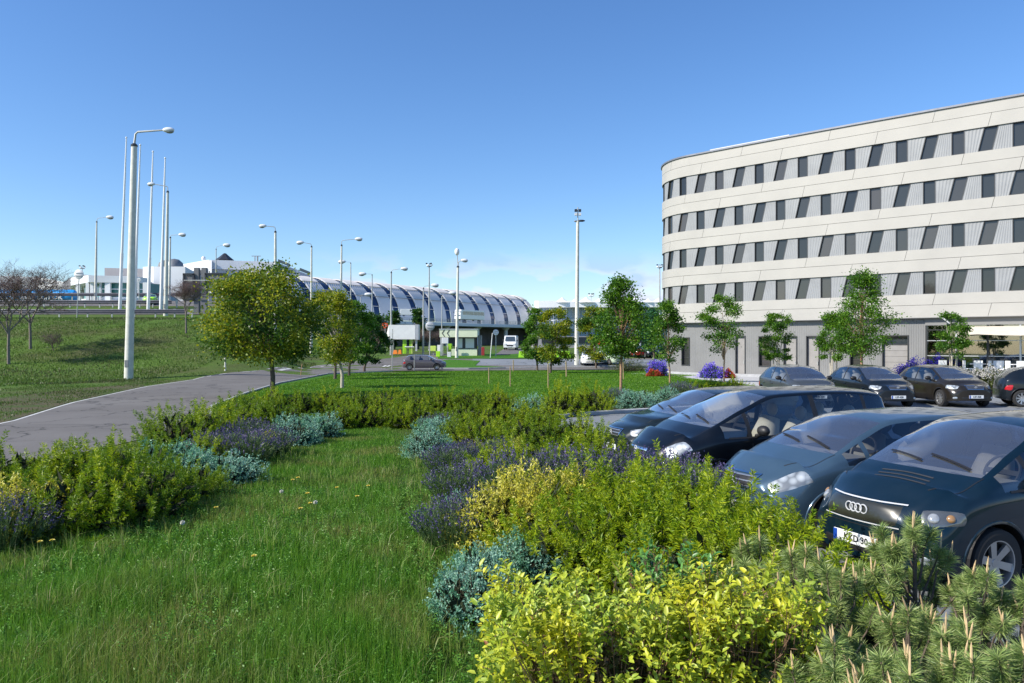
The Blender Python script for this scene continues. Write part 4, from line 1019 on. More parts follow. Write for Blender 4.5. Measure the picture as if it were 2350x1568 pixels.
def leaf6(rng, P, D, L, Wd, fold=.2, curl=.15, nup=None):
    """nicer near leaf: 7 verts, oval with a raised fold; 4 faces"""
    n = len(P); ref = rnd_dirs(rng, n) * .6 + (np.array([0, 0, 1.]) if nup is None else nup)
    side = unit(np.cross(D, ref)); nr = np.cross(side, D)
    L = np.broadcast_to(np.asarray(L, float), (n,))[:, None]; Wd = np.broadcast_to(np.asarray(Wd, float), (n,))[:, None]
    def pt(u, w, h): return P + D * L * u + side * Wd * w + nr * (Wd * h - L * curl * u * u)
    V = np.stack([pt(0, 0, 0), pt(.3, .45, fold), pt(.7, .38, fold), pt(1, 0, 0), pt(.7, -.38, fold), pt(.3, -.45, fold), pt(.35, 0, 0), pt(.72, 0, 0)], 1).reshape(-1, 3)
    i = np.arange(n)[:, None] * 8
    return V, i + np.array([[0, 1, 6, 0]])[:, :3], np.concatenate([i + np.array([[1, 2, 7, 6]]), i + np.array([[6, 7, 4, 5]])]), np.concatenate([i + np.array([[0, 1, 6]]), i + np.array([[0, 6, 5]]), i + np.array([[2, 3, 7]]), i + np.array([[7, 3, 4]])])
def blades(rng, P, H, Wd, lean=.35, segs=2, ldir=None):
    """grass blades: P base, H height; tapering, bending; 5 verts"""
    n = len(P); a = rng.uniform(0, 2 * PI, n); d = np.stack([np.cos(a), np.sin(a), np.zeros(n)], 1); b = rng.uniform(0, 2 * PI, n)
    s = np.stack([np.cos(b), np.sin(b), np.zeros(n)], 1); H = H[:, None]; Wd = np.broadcast_to(np.asarray(Wd, float), (n,))[:, None]; k = (rng.random((n, 1)) ** 1.5) * lean
    m = P + d * H * k * .3 + np.array([0, 0, 1.]) * H * .55; t = P + d * H * k * 1.15 + np.array([0, 0, 1.]) * H * (1 - k * .35)
    V = np.stack([P - s * Wd / 2, P + s * Wd / 2, m + s * Wd * .38, m - s * Wd * .38, t], 1).reshape(-1, 3)
    i = np.arange(n)[:, None] * 5; return V, i + np.array([[0, 1, 2, 3]]), i + np.array([[3, 2, 4]])
def merge(parts):
    """parts: list of (V, [face arrays]) -> V, faces grouped by size"""
    off = 0; Vs = []; by = {}
    for V, fs in parts:
        Vs.append(V)
        for f in fs: by.setdefault(f.shape[1], []).append(f + off)
        off += len(V)
    return np.concatenate(Vs), [np.concatenate(v) for v in by.values()]
def curve_pts(p0, p1, bend, n, rng):
    p0, p1 = np.array(p0, float), np.array(p1, float); t = np.linspace(0, 1, n)[:, None]
    return p0 * (1 - t) + p1 * t + np.array(bend)[None] * (4 * t * (1 - t)) + rng.normal(0, .012, (n, 3)) * t

# ------------------------------------------------------------------ leafy trees
M['leaf_yellow'] = leafmat('yellow_green_leaves', [(.07, .15, .008), (.17, .25, .01), (.32, .36, .015), (.40, .39, .02), (.13, .22, .012)], .42, patch=[(.02, .08, .012), (.05, .13, .015), (.10, .19, .012), (.04, .11, .02)], pscale=.55)
M['leaf_green'] = leafmat('mid_green_leaves', [(.04, .14, .012), (.09, .22, .012), (.16, .30, .015), (.06, .17, .015)], .4, patch=[(.03, .10, .015), (.06, .17, .015), (.11, .24, .012)], pscale=.7)
M['leaf_dark'] = leafmat('dark_green_leaves', [(.018, .075, .012), (.035, .11, .015), (.06, .15, .012), (.02, .07, .02)], .3)
M['leaf_teal'] = leafmat('blue_green_leaves', [(.02, .12, .05), (.04, .17, .07), (.06, .2, .06), (.025, .1, .03)], .3)
def tree(label, base, crown, trunk_r, nleaf, leaf, mat, bark, seed, shape='round', stems=1, loc=None, grp='young trees on the lawn', name='tree', clus=None, dens=1.0, stake=False):
    """crown = (x0,y0,x1,y1) in the photograph; base = photo point of the foot (or loc = world X,Y)"""
    rng = np.random.default_rng(seed); rd = random.Random(seed)
    X, Y, z = gp(*base) if loc is None else (loc[0], loc[1], hz(*loc))
    x0, x1 = XA(crown[0], Y) - X, XA(crown[2], Y) - X; zt, zb = ZA(crown[1], Y) - z, ZA(crown[3], Y) - z
    cx, rx, cz, rz = (x0 + x1) / 2, (x1 - x0) / 2, (zt + zb) / 2, (zt - zb) / 2
    r = empty(name, (X, Y, z), 0, label, 'tree', grp)
    mb = MB(); limbs = []
    def inside(p):   # crown envelope with shape
        u = (p[2] - zb) / (2 * rz)
        if shape == 'cone': w_ = np.interp(u, [0, .12, .4, .75, 1], [.35, .85, 1.0, .55, .12])
        elif shape == 'vase': w_ = np.interp(u, [0, .2, .45, .8, 1], [.25, .7, 1.0, .8, .3])
        elif shape == 'umbrella': w_ = np.interp(u, [0, .15, .35, .7, .9, 1], [.5, .82, 1.0, .92, .6, .25])
        else: w_ = np.interp(u, [0, .15, .5, .85, 1], [.5, .85, 1.0, .8, .4])
        return w_
    if stems == 1:
        top = (cx * .6, 0, zb + 1.5 * rz if shape in ('cone', 'vase') else zb + .8 * rz)
        mid = (cx * .2 + rd.uniform(-.05, .05), rd.uniform(-.05, .05), zb)
        tp = [(0, 0, -.1), (rd.uniform(-.03, .03), 0, zb * .5), mid, ((mid[0] + top[0]) / 2 + rd.uniform(-.1, .1), rd.uniform(-.1, .1), (mid[2] + top[2]) / 2), top]
        mb.tube(tp, [trunk_r, trunk_r * .85, trunk_r * .75, trunk_r * .5, trunk_r * .18], 10)
        axis = tp
    else:
        axis = None
        for k in range(stems):
            a = 2 * PI * k / stems + rd.uniform(-.4, .4); o = .16
            bx, by = math.cos(a) * o, math.sin(a) * o
            mb.tube([(bx, by, -.1), (bx * 1.3, by * 1.3, zb), (bx * 2.2 + cx, by * 2, zb + rz * .9), (bx * 3 + cx, by * 3, zb + rz * 1.5)], [trunk_r, trunk_r * .85, trunk_r * .5, trunk_r * .15], 8)
    ncl = clus or int(46 * dens); cl = []
    for k in range(ncl):
        u = rng.random() ** (.9 if shape != 'cone' else 1.15); zc = zb + 2 * rz * u
        wv = inside((0, 0, zc)); a = rng.uniform(0, 2 * PI); rr = rng.uniform(.3, 1.08) ** .6
        lump = 1 + .16 * math.sin(3 * a + seed) * math.cos(5 * u + seed)
        p = np.array([cx + math.cos(a) * rx * wv * rr * lump * .88, math.sin(a) * rx * wv * rr * .88, zc])
        cl.append(p)
    cl = np.array(cl)
    # limbs reach the clusters
    for k, p in enumerate(cl):
        if k % 2 and stems > 1: continue
        u = (p[2] - zb) / (2 * rz); hz0 = zb - .05 * rz + max(0, u - .35) * 1.3 * rz
        st = np.array([cx * .3, 0, min(hz0, p[2] - .05)])
        rr0 = trunk_r * (.42 - .25 * u)
        if rd.random() < .8:
            q = curve_pts(st, p, (0, 0, rz * .10), 5, rng); mb.tube(q.tolist(), [rr0, rr0 * .7, rr0 * .5, rr0 * .32, rr0 * .15], 5, cap=False)
    tk = mb.build('trunk', M[bark], r, smooth=True)
    # leaves in clusters
    cr = rx * (.24 if shape != 'cone' else .30)
    nleaf = int(nleaf * 1.4); per = rng.multinomial(nleaf, np.ones(ncl) / ncl); Ps = []; Ds = []
    for p, n in zip(cl, per):
        e = rng.normal(size=(n, 3)) * np.array([cr, cr, cr * .62]) * rng.uniform(.55, 1.05) * .62
        Ps.append(p + e); d = unit(e + rng.normal(size=(n, 3)) * .5 * cr + np.array([0, 0, -.15 * cr])); Ds.append(d)
    P = np.concatenate(Ps); D = np.concatenate(Ds)
    L = leaf * 1.15 * rng.uniform(.6, 1.25, len(P)); V, q = leaf_quads(rng, P, D, L, L * .66)
    link('crown', np_mesh('crown', V, [q], M[mat]), r)
    return r
LT = 'young trees on the lawn'
tree('large yellow-green tree with a forked trunk standing alone at the lawn corner by the road', (625, 912), (464, 624, 752, 818), .13, 15000, .13, 'leaf_yellow', 'bark', 11, 'umbrella', clus=95)
tree('yellow-green tree with a pale grey trunk just right of the big forked tree', (785, 891), (690, 668, 822, 830), .11, 6500, .12, 'leaf_yellow', 'pale_bark', 12, 'umbrella', clus=50)
tree('tree with a dark trunk squeezed between the big forked tree and the road end', (769, 871), (730, 672, 822, 835), .12, 5500, .13, 'leaf_yellow', 'bark', 13, 'umbrella', clus=42)
tree('darker tree behind the yellow-green row, third trunk along the lawn edge', (801, 863), (770, 690, 860, 832), .12, 5000, .14, 'leaf_green', 'bark', 14, 'umbrella', clus=38)
tree('dark green tree at the right end of the left row beside the white billboard', (836, 854), (806, 718, 896, 832), .13, 5000, .16, 'leaf_dark', 'bark', 15, 'umbrella', clus=40)
tree('left one of the two round trees in the middle of the lawn', (1233, 851), (1193, 712, 1268, 828), .11, 5200, .15, 'leaf_green', 'bark', 16, clus=36)
tree('right one of the two round trees in the middle of the lawn', (1263, 857), (1232, 707, 1322, 830), .12, 5600, .15, 'leaf_yellow', 'bark', 17, clus=40)
tree('low olive-coloured tree between the green mast and the tallest lawn tree', None, (1322, 708, 1402, 826), .12, 4800, .17, 'leaf_yellow', 'bark', 18, loc=(XA(1368, 80), 80), clus=36)
tree('tallest lawn tree, cone shaped on an orange-brown trunk, right of the green mast', (1425, 913), (1362, 640, 1490, 812), .075, 9500, .10, 'leaf_green', 'warm_bark', 19, 'cone', clus=100)
tree('small blue-green tree behind the tallest lawn tree at the hotel corner', None, (1470, 712, 1532, 812), .1, 4000, .16, 'leaf_teal', 'bark', 20, loc=(XA(1500, 78), 78), clus=30)
tree('slim leafy tree in front of the round end of the hotel', (1537, 880), (1482, 697, 1578, 826), .06, 5000, .11, 'leaf_green', 'warm_bark', 21, 'cone', clus=40)
tree('open crowned slim tree before the plain hotel wall, with purple flowers at its left', (1662, 878), (1598, 682, 1712, 822), .06, 4200, .11, 'leaf_green', 'warm_bark', 22, 'vase', clus=34)
HT = 'trees in front of the hotel'
tree('small dense round tree on several pale stems before the hotel doors', None, (1746, 724, 1822, 830), .05, 5200, .10, 'leaf_green', 'pale_bark', 23, 'round', 3, loc=(XA(1782, 52), 52), grp=HT, clus=34)
tree('round multi-stemmed tree touching the left side of the tallest hotel tree', None, (1870, 716, 1965, 830), .055, 6000, .10, 'leaf_green', 'pale_bark', 24, 'round', 3, loc=(XA(1913, 49), 49), grp=HT, clus=38)
tree('tallest tree in front of the hotel, conical with spreading lower branches', None, (1912, 628, 2048, 812), .085, 8500, .11, 'leaf_green', 'warm_bark', 25, 'cone', loc=(XA(1977, 47), 47), grp=HT, clus=90)
tree('small dense multi-stemmed tree before the dark lobby glass', None, (2148, 720, 2226, 822), .05, 5000, .09, 'leaf_green', 'pale_bark', 26, 'round', 3, loc=(XA(2187, 45), 45), grp=HT, clus=34)
# small saplings
post('short bright green sapling stem at the road edge below the yellow-green trees', (690, 862), (693, 836), .03, 'warm_bark', 'sapling', 'sapling')

# ------------------------------------------------------------------ bare trees
def bare_tree(label, base, crown_top, spread, tr, seed, levels=5, name='bare_tree', loc=None, twn=4, grp='leafless trees on the embankment', cat='tree', mat='bark', fork=.33):
    rd = random.Random(seed); X, Y, z = gp(*base) if loc is None else (loc[0], loc[1], hz(*loc))
    H = ZA(crown_top, Y) - z; r = empty(name, (X, Y, z), 0, label, cat, grp); mt, mtw = MB(), MB()
    def grow(p, d, L, rad, lv):
        q = p + d * L; m = p.lerp(q, .5) + Vector((rd.gauss(0, 1), rd.gauss(0, 1), rd.gauss(0, .5))) * L * .06
        (mt if lv > levels - 3 else mtw).tube([p, m, q], [rad, rad * .85, rad * .7], 6 if lv > levels - 3 else 3, cap=False)
        if lv == 0: return
        for _ in range(twn if lv < levels else 5):
            ax_ = Vector((rd.gauss(0, 1), rd.gauss(0, 1), rd.gauss(0, .35) + .25)).normalized()
            nd = (d * rd.uniform(.45, 1.0) + ax_ * spread).normalized()
            s0 = p.lerp(q, rd.uniform(.45, 1.0)); grow(s0, nd, L * rd.uniform(.55, .8), rad * .58, lv - 1)
    h0 = H * fork
    mt.tube([(0, 0, -.1), (rd.uniform(-.05, .05), 0, h0 * .5), (rd.uniform(-.1, .1), 0, h0)], [tr, tr * .85, tr * .75], 8)
    for k in range(4): grow(Vector((0, 0, h0 * rd.uniform(.8, 1.0))), Vector((rd.gauss(0, .4), rd.gauss(0, .4), 1)).normalized(), H * .30, tr * .5, levels)
    mt.build('trunk', M[mat], r, smooth=True); mtw.build('twigs', M['twig'], r)
bare_tree('leafless tree at the far left edge with a grey trunk low on the bank', (20, 836), 606, .9, .13, 3, 5, mat='grey_bark')
bare_tree('leafless wide tree, second from the left edge, in front of the blue hoarding', (70, 802), 590, .95, .13, 7, 5, mat='grey_bark')
bare_tree('small pale-trunked leafless tree in front of the grey sign gantry', (427, 764), 640, 1.0, .10, 9, 5, mat='grey_bark', fork=.4)
bare_tree('low leafless bush on the bank right of the two bare trees', (122, 806), 734, .9, .05, 15, 4, 'bare_bush', cat='bush', fork=.05, grp=None)
for i, (px, py, top) in enumerate(((868, 800, 716), (945, 800, 722), (985, 800, 735), (1010, 800, 752))):
    bare_tree(['brown leafless thicket tree above the billboard left side', 'brown leafless thicket tree above the billboard right side', 'brown thicket tree behind the round grey sign', 'brown thicket tree behind the booth arrows'][i], None, top, .9, .12, 30 + i, 4, 'thicket_tree', loc=(XA(px, 125), 125), grp='brown thicket behind the booth', fork=.15)
# dark conifer-like bushes by the viaduct
for i, (px, Y_, top) in enumerate(((905, 135, 718), (960, 135, 714), (856, 132, 730))):
    tree(['dark bush between the white van and the coach', 'dark green bush left of the white coach', 'dark bush left of the white van on the viaduct'][i], None, (px - 24, top, px + 24, 790), .2, 2600, .35, 'leaf_dark', 'bark', 50 + i, 'cone', loc=(XA(px, Y_), Y_), grp='dark bushes below the viaduct', name='bush', clus=24)

# ------------------------------------------------------------------ shrubs: prototypes then copies
M['needle_lime'] = leafmat('lime_green_needles', [(.16, .28, .006), (.32, .42, .01), (.48, .54, .015), (.09, .19, .008)], .42, patch=[(.08, .18, .006), (.20, .33, .008), (.36, .46, .012)], pscale=1.6)
M['needle_green'] = leafmat('fresh_green_needles', [(.09, .19, .006), (.19, .31, .008), (.32, .42, .012), (.05, .13, .006)], .4, patch=[(.05, .13, .006), (.12, .23, .008), (.22, .33, .01)], pscale=1.2)
M['teal_leaf'] = leafmat('blue_green_small_leaves', [(.12, .32, .20), (.25, .50, .36), (.42, .64, .52), (.07, .22, .12)], .3, patch=[(.07, .24, .12), (.14, .36, .2), (.24, .48, .3)], pscale=2.)
M['yellow_leaf'] = leafmat('golden_small_leaves', [(.50, .48, .03), (.72, .66, .08), (.36, .38, .02), (.80, .72, .18), (.26, .30, .02)], .35)
M['lav_stem'] = leafmat('grey_green_stems', [(.055, .11, .04), (.10, .17, .06), (.16, .23, .08)], .2)
M['lav_flower'] = leafmat('violet_flower_spikes', [(.07, .06, .16), (.12, .10, .26), (.06, .05, .13), (.18, .13, .30)], .25)
M['purple_flower'] = leafmat('vivid_violet_petals', [(.12, .06, .75), (.2, .12, .85), (.08, .04, .5), (.35, .28, .9)], .3)
M['red_flower'] = leafmat('red_petals', [(.5, .05, .03), (.6, .12, .05), (.3, .05, .03)], .3)
M['white_flower'] = leafmat('white_blossom', [(.75, .72, .68), (.62, .58, .55), (.8, .78, .72)], .3)
M['stem'] = simple('brown_shrub_stems', (.10, .065, .04), .85, 0, .3, 20)
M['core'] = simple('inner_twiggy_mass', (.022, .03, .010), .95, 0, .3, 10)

def sprig(rng, n, L, nl, wd, spread=.75, whorl=True):
    """bottle-brush shoot along +Z: n needles"""
    t = rng.random(n) ** .8; a = rng.uniform(0, 2 * PI, n); up = rng.uniform(.2, .6, n)
    D = unit(np.stack([np.cos(a), np.sin(a), up * (.5 + t)], 1)); P = np.stack([np.zeros(n), np.zeros(n), t * L], 1)
    ln = nl * rng.uniform(.7, 1.15, n) * (1 - .35 * t); return P, D, ln
def frame_from(d):
    d = unit(d); a = np.where(np.abs(d[:, 2:3]) < .9, np.array([[0, 0, 1.]]), np.array([[1., 0, 0]])); x = unit(np.cross(a, d)); y = np.cross(d, x); return x, y, d
def place_sprigs(rng, pos, dirs, scale, n, L, nl, wd):
    parts = []; K = 4
    protos = [sprig(rng, n, L, nl, wd) for _ in range(K)]
    for k in range(K):
        sel = np.arange(len(pos)) % K == k
        if not sel.any(): continue
        p, d, s = pos[sel], dirs[sel], scale[sel]; x, y, z = frame_from(d); P, D, ln = protos[k]
        def tr(v): return v[None, :, 0:1] * x[:, None] + v[None, :, 1:2] * y[:, None] + v[None, :, 2:3] * z[:, None]
        PP = (p[:, None] + tr(P) * s[:, None, None]).reshape(-1, 3); DD = tr(D).reshape(-1, 3); LL = (ln[None] * s[:, None]).reshape(-1)
        V, q = leaf_quads(rng, PP, unit(DD), LL, LL * wd, .1); parts.append((V, [q]))
    return merge(parts)
def dome(rng, n, rx, ry, rz, shell=.75, lump=.15, seed=0):
    d = rng.normal(size=(n, 3)); d[:, 2] = np.abs(d[:, 2]) * .9 + .05; d = unit(d); rr = rng.uniform(shell, 1.0, n)
    l = 1 + lump * np.sin(d[:, 0] * 5 + seed) * np.cos(d[:, 1] * 4 + seed * 2)
    P = d * rr[:, None] * l[:, None] * np.array([rx, ry, rz]); nrm = unit(d / np.array([rx, ry, rz])); return P, nrm
def stems_mesh(rng, pts, name, mat, parent, rad=.006, every=1):
    mb = MB()
    for p in pts[::every]:
        b0 = np.array([p[0] * .15, p[1] * .15, 0]); q = curve_pts(b0, p, (0, 0, -.02), 4, rng)
        mb.tube(q.tolist(), [rad * 1.5, rad, rad * .8, rad * .4], 4, cap=False)
    return mb.build(name, M[mat], parent)
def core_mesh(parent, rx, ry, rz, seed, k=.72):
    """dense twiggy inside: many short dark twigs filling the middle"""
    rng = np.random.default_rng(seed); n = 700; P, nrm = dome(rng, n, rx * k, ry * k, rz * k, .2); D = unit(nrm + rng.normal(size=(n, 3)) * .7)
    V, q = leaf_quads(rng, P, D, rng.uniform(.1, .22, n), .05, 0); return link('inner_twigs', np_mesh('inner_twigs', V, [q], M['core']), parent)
PROT = {}
def conifer_shrub(seed, mat, rx=.75, ry=.75, rz=.72, n=105, L=.40, nl=.066, nn=135):
    rng = np.random.default_rng(seed); r = empty('conifer_shrub'); P, nrm = dome(rng, n, rx, ry, rz, .62, .2, seed)
    d = unit(nrm * .9 + np.array([0, 0, .6]) + rng.normal(size=(n, 3)) * .4); V, q = place_sprigs(rng, P - d * .2, d, rng.uniform(.7, 1.25, n), nn, L, nl, .2)
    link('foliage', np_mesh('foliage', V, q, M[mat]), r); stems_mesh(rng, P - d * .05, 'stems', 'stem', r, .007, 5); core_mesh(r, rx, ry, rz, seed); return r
def leafy_shrub(seed, mat, name, rx, ry, rz, n, leaf, wr=.5, up=.3, near=False, stem='stem'):
    rng = np.random.default_rng(seed); r = empty(name); m = n // 9; P0, nrm0 = dome(rng, m, rx, ry, rz, .55, .22, seed)
    d0 = unit(nrm0 + np.array([0, 0, up]) + rng.normal(size=(m, 3)) * .35); k = rng.integers(0, m, n); t = rng.uniform(-.2, 1, n)
    sp = leaf * 2.4; P = P0[k] + d0[k] * (t * sp)[:, None]; D = unit(d0[k] * .5 + rnd_dirs(rng, n) + np.array([0, 0, .1])); L = leaf * rng.uniform(.6, 1.2, n)
    if near:
        V, _, q4, t3 = leaf6(rng, P, D, L, L * wr); f = [q4, t3]
    else: V, q = leaf_quads(rng, P, D, L, L * wr); f = [q]
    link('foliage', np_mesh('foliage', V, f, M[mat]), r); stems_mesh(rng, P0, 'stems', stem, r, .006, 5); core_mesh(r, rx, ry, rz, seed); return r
def lavender(seed, rx=.6, ry=.6, h=.62, n=420):
    rng = np.random.default_rng(seed); r = empty('lavender_bush'); a = rng.uniform(0, 2 * PI, n); q_ = np.sqrt(rng.random(n)); b0 = np.stack([np.cos(a) * q_ * rx * .45, np.sin(a) * q_ * ry * .45, np.zeros(n)], 1)
    t = np.stack([np.cos(a) * q_ * rx, np.sin(a) * q_ * ry, h * (1.02 - .35 * q_ ** 2) * rng.uniform(.75, 1.1, n)], 1)
    # stems as thin blades
    d = t - b0; ln = np.linalg.norm(d, axis=1); V, q = leaf_quads(rng, b0, unit(d), ln, np.full(n, .008), 0); parts = [(V, [q])]
    m = n * 13; k = rng.integers(0, n, m); u = rng.uniform(.05, .85, m); P = b0[k] + d[k] * u[:, None]; D = unit(unit(d[k]) + rnd_dirs(rng, m) * .6); V, q = leaf_quads(rng, P, D, rng.uniform(.04, .08, m), .010, .1); parts.append((V, [q]))
    V, f = merge(parts); link('stems', np_mesh('stems', V, f, M['lav_stem']), r)
    m = n * 5; k = rng.integers(0, int(n * .7), m); u = rng.uniform(0, 1, m); dd = unit(d[k]); P = t[k] - dd * (.11 * u)[:, None]; D = unit(dd * .6 + rnd_dirs(rng, m)); V, q = leaf_quads(rng, P, D, .022 * rng.uniform(.7, 1.2, m), .016, .2)
    link('flowers', np_mesh('flowers', V, [q], M['lav_flower']), r); return r
def flower_bed(seed, name, rx, ry, rz, n, mat, petal=.09, leafm='leaf_green'):
    rng = np.random.default_rng(seed); r = empty(name); P, nrm = dome(rng, n, rx, ry, rz, .6, .34, seed); P[:, :2] *= rng.uniform(.8, 1.15, (n, 1)); D = unit(nrm + rng.normal(size=(n, 3)) * .7); V, q = leaf_quads(rng, P, D, petal * rng.uniform(.6, 1.2, n), petal * .8, .2)
    link('blossom', np_mesh('blossom', V, [q], M[mat]), r); P, nrm = dome(rng, n, rx * .93, ry * .93, rz * .9, .5, .1, seed); D = unit(nrm + rng.normal(size=(n, 3)) * .8); V, q = leaf_quads(rng, P, D, .1, .045, .2)
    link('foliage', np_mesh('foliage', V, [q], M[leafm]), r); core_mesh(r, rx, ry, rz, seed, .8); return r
PROT['lime'] = [conifer_shrub(101 + i, 'needle_lime') for i in range(3)]
PROT['green'] = [conifer_shrub(111 + i, 'needle_green') for i in range(3)]
PROT['teal'] = [leafy_shrub(121 + i, 'teal_leaf', 'blue_green_shrub', .6, .6, .55, 9500, .036, .45) for i in range(2)]
PROT['yellow'] = [leafy_shrub(131, 'yellow_leaf', 'golden_shrub', .6, .6, .62, 10000, .042, .36, .8)]
PROT['lav'] = [lavender(141 + i) for i in range(2)]
used = {}
NM = {'lime': ('conifer_shrub', 'shrub'), 'green': ('conifer_shrub', 'shrub'), 'teal': ('blue_green_shrub', 'shrub'), 'yellow': ('golden_shrub', 'shrub'), 'lav': ('lavender_bush', 'lavender')}
cnt = {}
def shrub(kind, X, Y, s, label, h=1.0, grp=None):
    c = cnt.get(kind, 0); cnt[kind] = c + 1; pr = PROT[kind][c % len(PROT[kind])]
    o = pr if id(pr) not in used else copy_tree(pr); used[id(pr)] = 1
    o.location = (X, Y, hz(X, Y)); o.scale = (s, s, s * h); o.rotation_euler = (0, 0, (c * 2.399) % 6.28)
    tag(o, label, NM[kind][1], grp); return o
HG = {'L': 'conifer shrubs of the hedge along the road', 'M': 'conifer shrubs of the hedge across the lawn', 'Rr': 'conifer shrubs of the bed beside the parked cars'}
def S(kind, px, py, s, label, h=1.0, grp=None):
    Y = F * CH / (py - HY); shrub(kind, XA(px, Y), Y, s, label, h, grp)
g = HG['L']
S('yellow', 45, 1238, 1.15, 'golden shrub at the left edge of the photo in the near hedge', 1.0)
S('lav', 5, 1262, 1.1, 'lavender below the golden shrub at the very left edge')
S('lav', 95, 1245, .8, 'small violet lavender at the foot of the left hedge, right of the golden shrub')
S('green', 150, 1225, 1.25, 'nearest green conifer shrub right of the golden shrub at the left', 1.0, g)
S('lime', 235, 1215, 1.2, 'second near green conifer shrub of the left hedge, front row', 1.0, g)
S('green', 310, 1195, 1.2, 'bushy front conifer shrub left of the dark gap in the left hedge', 1.0, g)
S('green', 385, 1165, 1.0, 'front conifer shrub at the dark gap under the blue-green shrubs', .9, g)
S('green', -30, 1165, 1.2, 'conifer shrub cut by the left photo edge behind the golden shrub', 1.05, g)
S('lime', 60, 1150, 1.15, 'back row conifer shrub behind the golden shrub', 1.0, g)
S('green', 150, 1140, 1.15, 'back row conifer shrub against the road, second from the left', 1.0, g)
S('lime', 240, 1128, 1.1, 'back row conifer shrub against the road, third from the left', 1.0, g)
S('green', 325, 1112, 1.1, 'back row conifer shrub against the road behind the blue-green cushion', 1.0, g)
S('teal', 395, 1100, 1.3, 'wide blue-green shrub in the left hedge above the dark gap', .95)
S('teal', 455, 1115, 1.2, 'blue-green shrub in the middle of the left hedge beside lavender', .85)
S('teal', 520, 1112, 1.15, 'blue-green shrub spilling onto the meadow from the left hedge', .8)
S('green', 440, 1142, .85, 'small dark conifer shrub in the dark gap below the blue-green shrubs', .9, g)
S('lime', 462, 1082, 1.0, 'conifer shrub between the two front blue-green shrubs of the left hedge', .95, g)
S('green', 408, 1040, 1.4, 'back conifer shrub behind the wide blue-green shrub', 1.0, g)
S('lime', 470, 1022, 1.4, 'back conifer shrub behind the lavender of the left hedge', 1.0, g)
S('green', 530, 1003, 1.35, 'back conifer shrub where the left hedge hides the road kerb', 1.0, g)
S('lav', 500, 1068, 1.25, 'left one of the lavenders in the middle of the left hedge', .95)
S('lav', 560, 1072, 1.3, 'lavender facing the meadow between blue-green shrub and thin golden shrub', .95)
S('lav', 615, 1050, 1.2, 'lavender right of the thin golden shrub in the left hedge', .9)
S('lav', 572, 1028, 1.2, 'lavender behind the thin golden shrub at the hedge corner', 1.0)
S('yellow', 606, 1052, .62, 'thin golden shrub among the lavender of the left hedge', 1.3)
S('teal', 672, 1022, 1.25, 'blue-green shrub at the hedge corner, left of two', .95)
S('teal', 722, 1005, 1.25, 'blue-green shrub at the hedge corner, right of two', .9)
S('green', 585, 985, 1.25, 'conifer shrub at the bend of the hedge near the lawn kerb', 1.0, g)
S('green', 642, 985, 1.1, 'conifer shrub just behind the blue-green pair at the hedge corner', 1.0, g)
g = HG['M']
for i, (px, py, k, n_) in enumerate(((560, 955, 'green', 'leftmost back shrub of the cross hedge beside the lawn kerb'), (622, 947, 'lime', 'back row shrub of the cross hedge below the big forked tree'), (690, 948, 'green', 'back row shrub right of the trunk of the big forked tree'), (755, 946, 'lime', 'back row shrub below the pale-trunked tree'), (820, 945, 'green', 'back row shrub right of the pale-trunked tree'), (885, 944, 'lime', 'back row shrub below the billboard'), (950, 944, 'green', 'back row shrub below the round grey sign'), (1015, 943, 'lime', 'back row shrub left of the first lawn stakes'), (1078, 942, 'green', 'back row shrub just left of the leftmost lawn stake'), (1140, 941, 'lime', 'right end shrub of the back row below the lawn stakes'))):
    S(k, px, py, 1.15, n_, .95, g)
for i, (px, py, k, n_) in enumerate(((775, 985, 'green', 'front row shrub right of the blue-green pair'), (835, 983, 'lime', 'front row shrub at the left part of the shady meadow end'), (893, 981, 'green', 'front row shrub in the middle of the shady meadow end'), (948, 983, 'lime', 'front row shrub at the right of the shady meadow end'), (1060, 985, 'green', 'front row shrub behind the dark lavender of the right bed'), (1120, 985, 'lime', 'front row shrub behind the small golden twigs'), (1180, 984, 'green', 'front row shrub left of the parking kerb end'), (1240, 990, 'lime', 'shrub at the tip of the bed touching the parking kerb'))):
    S(k, px, py, 1.12, n_, .95, g)
S('lav', 1005, 1000, 1.0, 'dark lavender at the top right corner of the meadow')
S('teal', 985, 1052, .9, 'blue-green shrub at the right edge of the meadow, upper one', 1.35)
S('teal', 1000, 1012, 1.0, 'blue-green shrub behind the upper meadow lavender', 1.1)
S('teal', 1215, 955, 1.2, 'small blue-green shrub left of the big yellow-green bush behind the bed')
S('lime', 1290, 955, 1.25, 'left half of the bright bush at the far side of the parking kerb', 1.15, g)
S('lime', 1355, 948, 1.3, 'right half of the bright bush at the far side of the parking kerb', 1.05, g)
S('lav', 1420, 930, 1.3, 'brownish lavender left of the orange-brown tree trunk', .9)
S('teal', 1460, 938, 1.4, 'blue-green shrub right of the orange-brown tree trunk by the kerb', .9)
S('teal', 1530, 932, 1.35, 'blue-green shrub behind the hood of the rear dark hatchback', .9)
S('lav', 1560, 917, 1.5, 'brownish lavender behind the roof of the rear dark hatchback', .9)
for px, py, n_ in ((1595, 912, 'low green conifer shrub left of the small silver-roofed car'), (1640, 907, 'low green conifer shrub below the open crowned tree'), (1685, 903, 'low green conifer shrub touching the leftmost back row car')):
    S('lime', px, py, 1.25, n_, .8, g)
g = HG['Rr']
S('green', 1062, 1022, 1.05, 'conifer shrub behind the dark lavender at the meadow corner', .95, g)
S('lime', 1115, 1032, 1.1, 'conifer shrub behind the left thin golden twigs', .95, g)
S('lav', 1035, 1098, 1.05, 'dark lavender at the meadow edge, middle of the right bed')
S('lav', 1090, 1085, 1.05, 'dark lavender beside the small golden twigs')
S('lav', 1055, 1155, 1.05, 'dark lavender behind the golden shrubs at the meadow side')
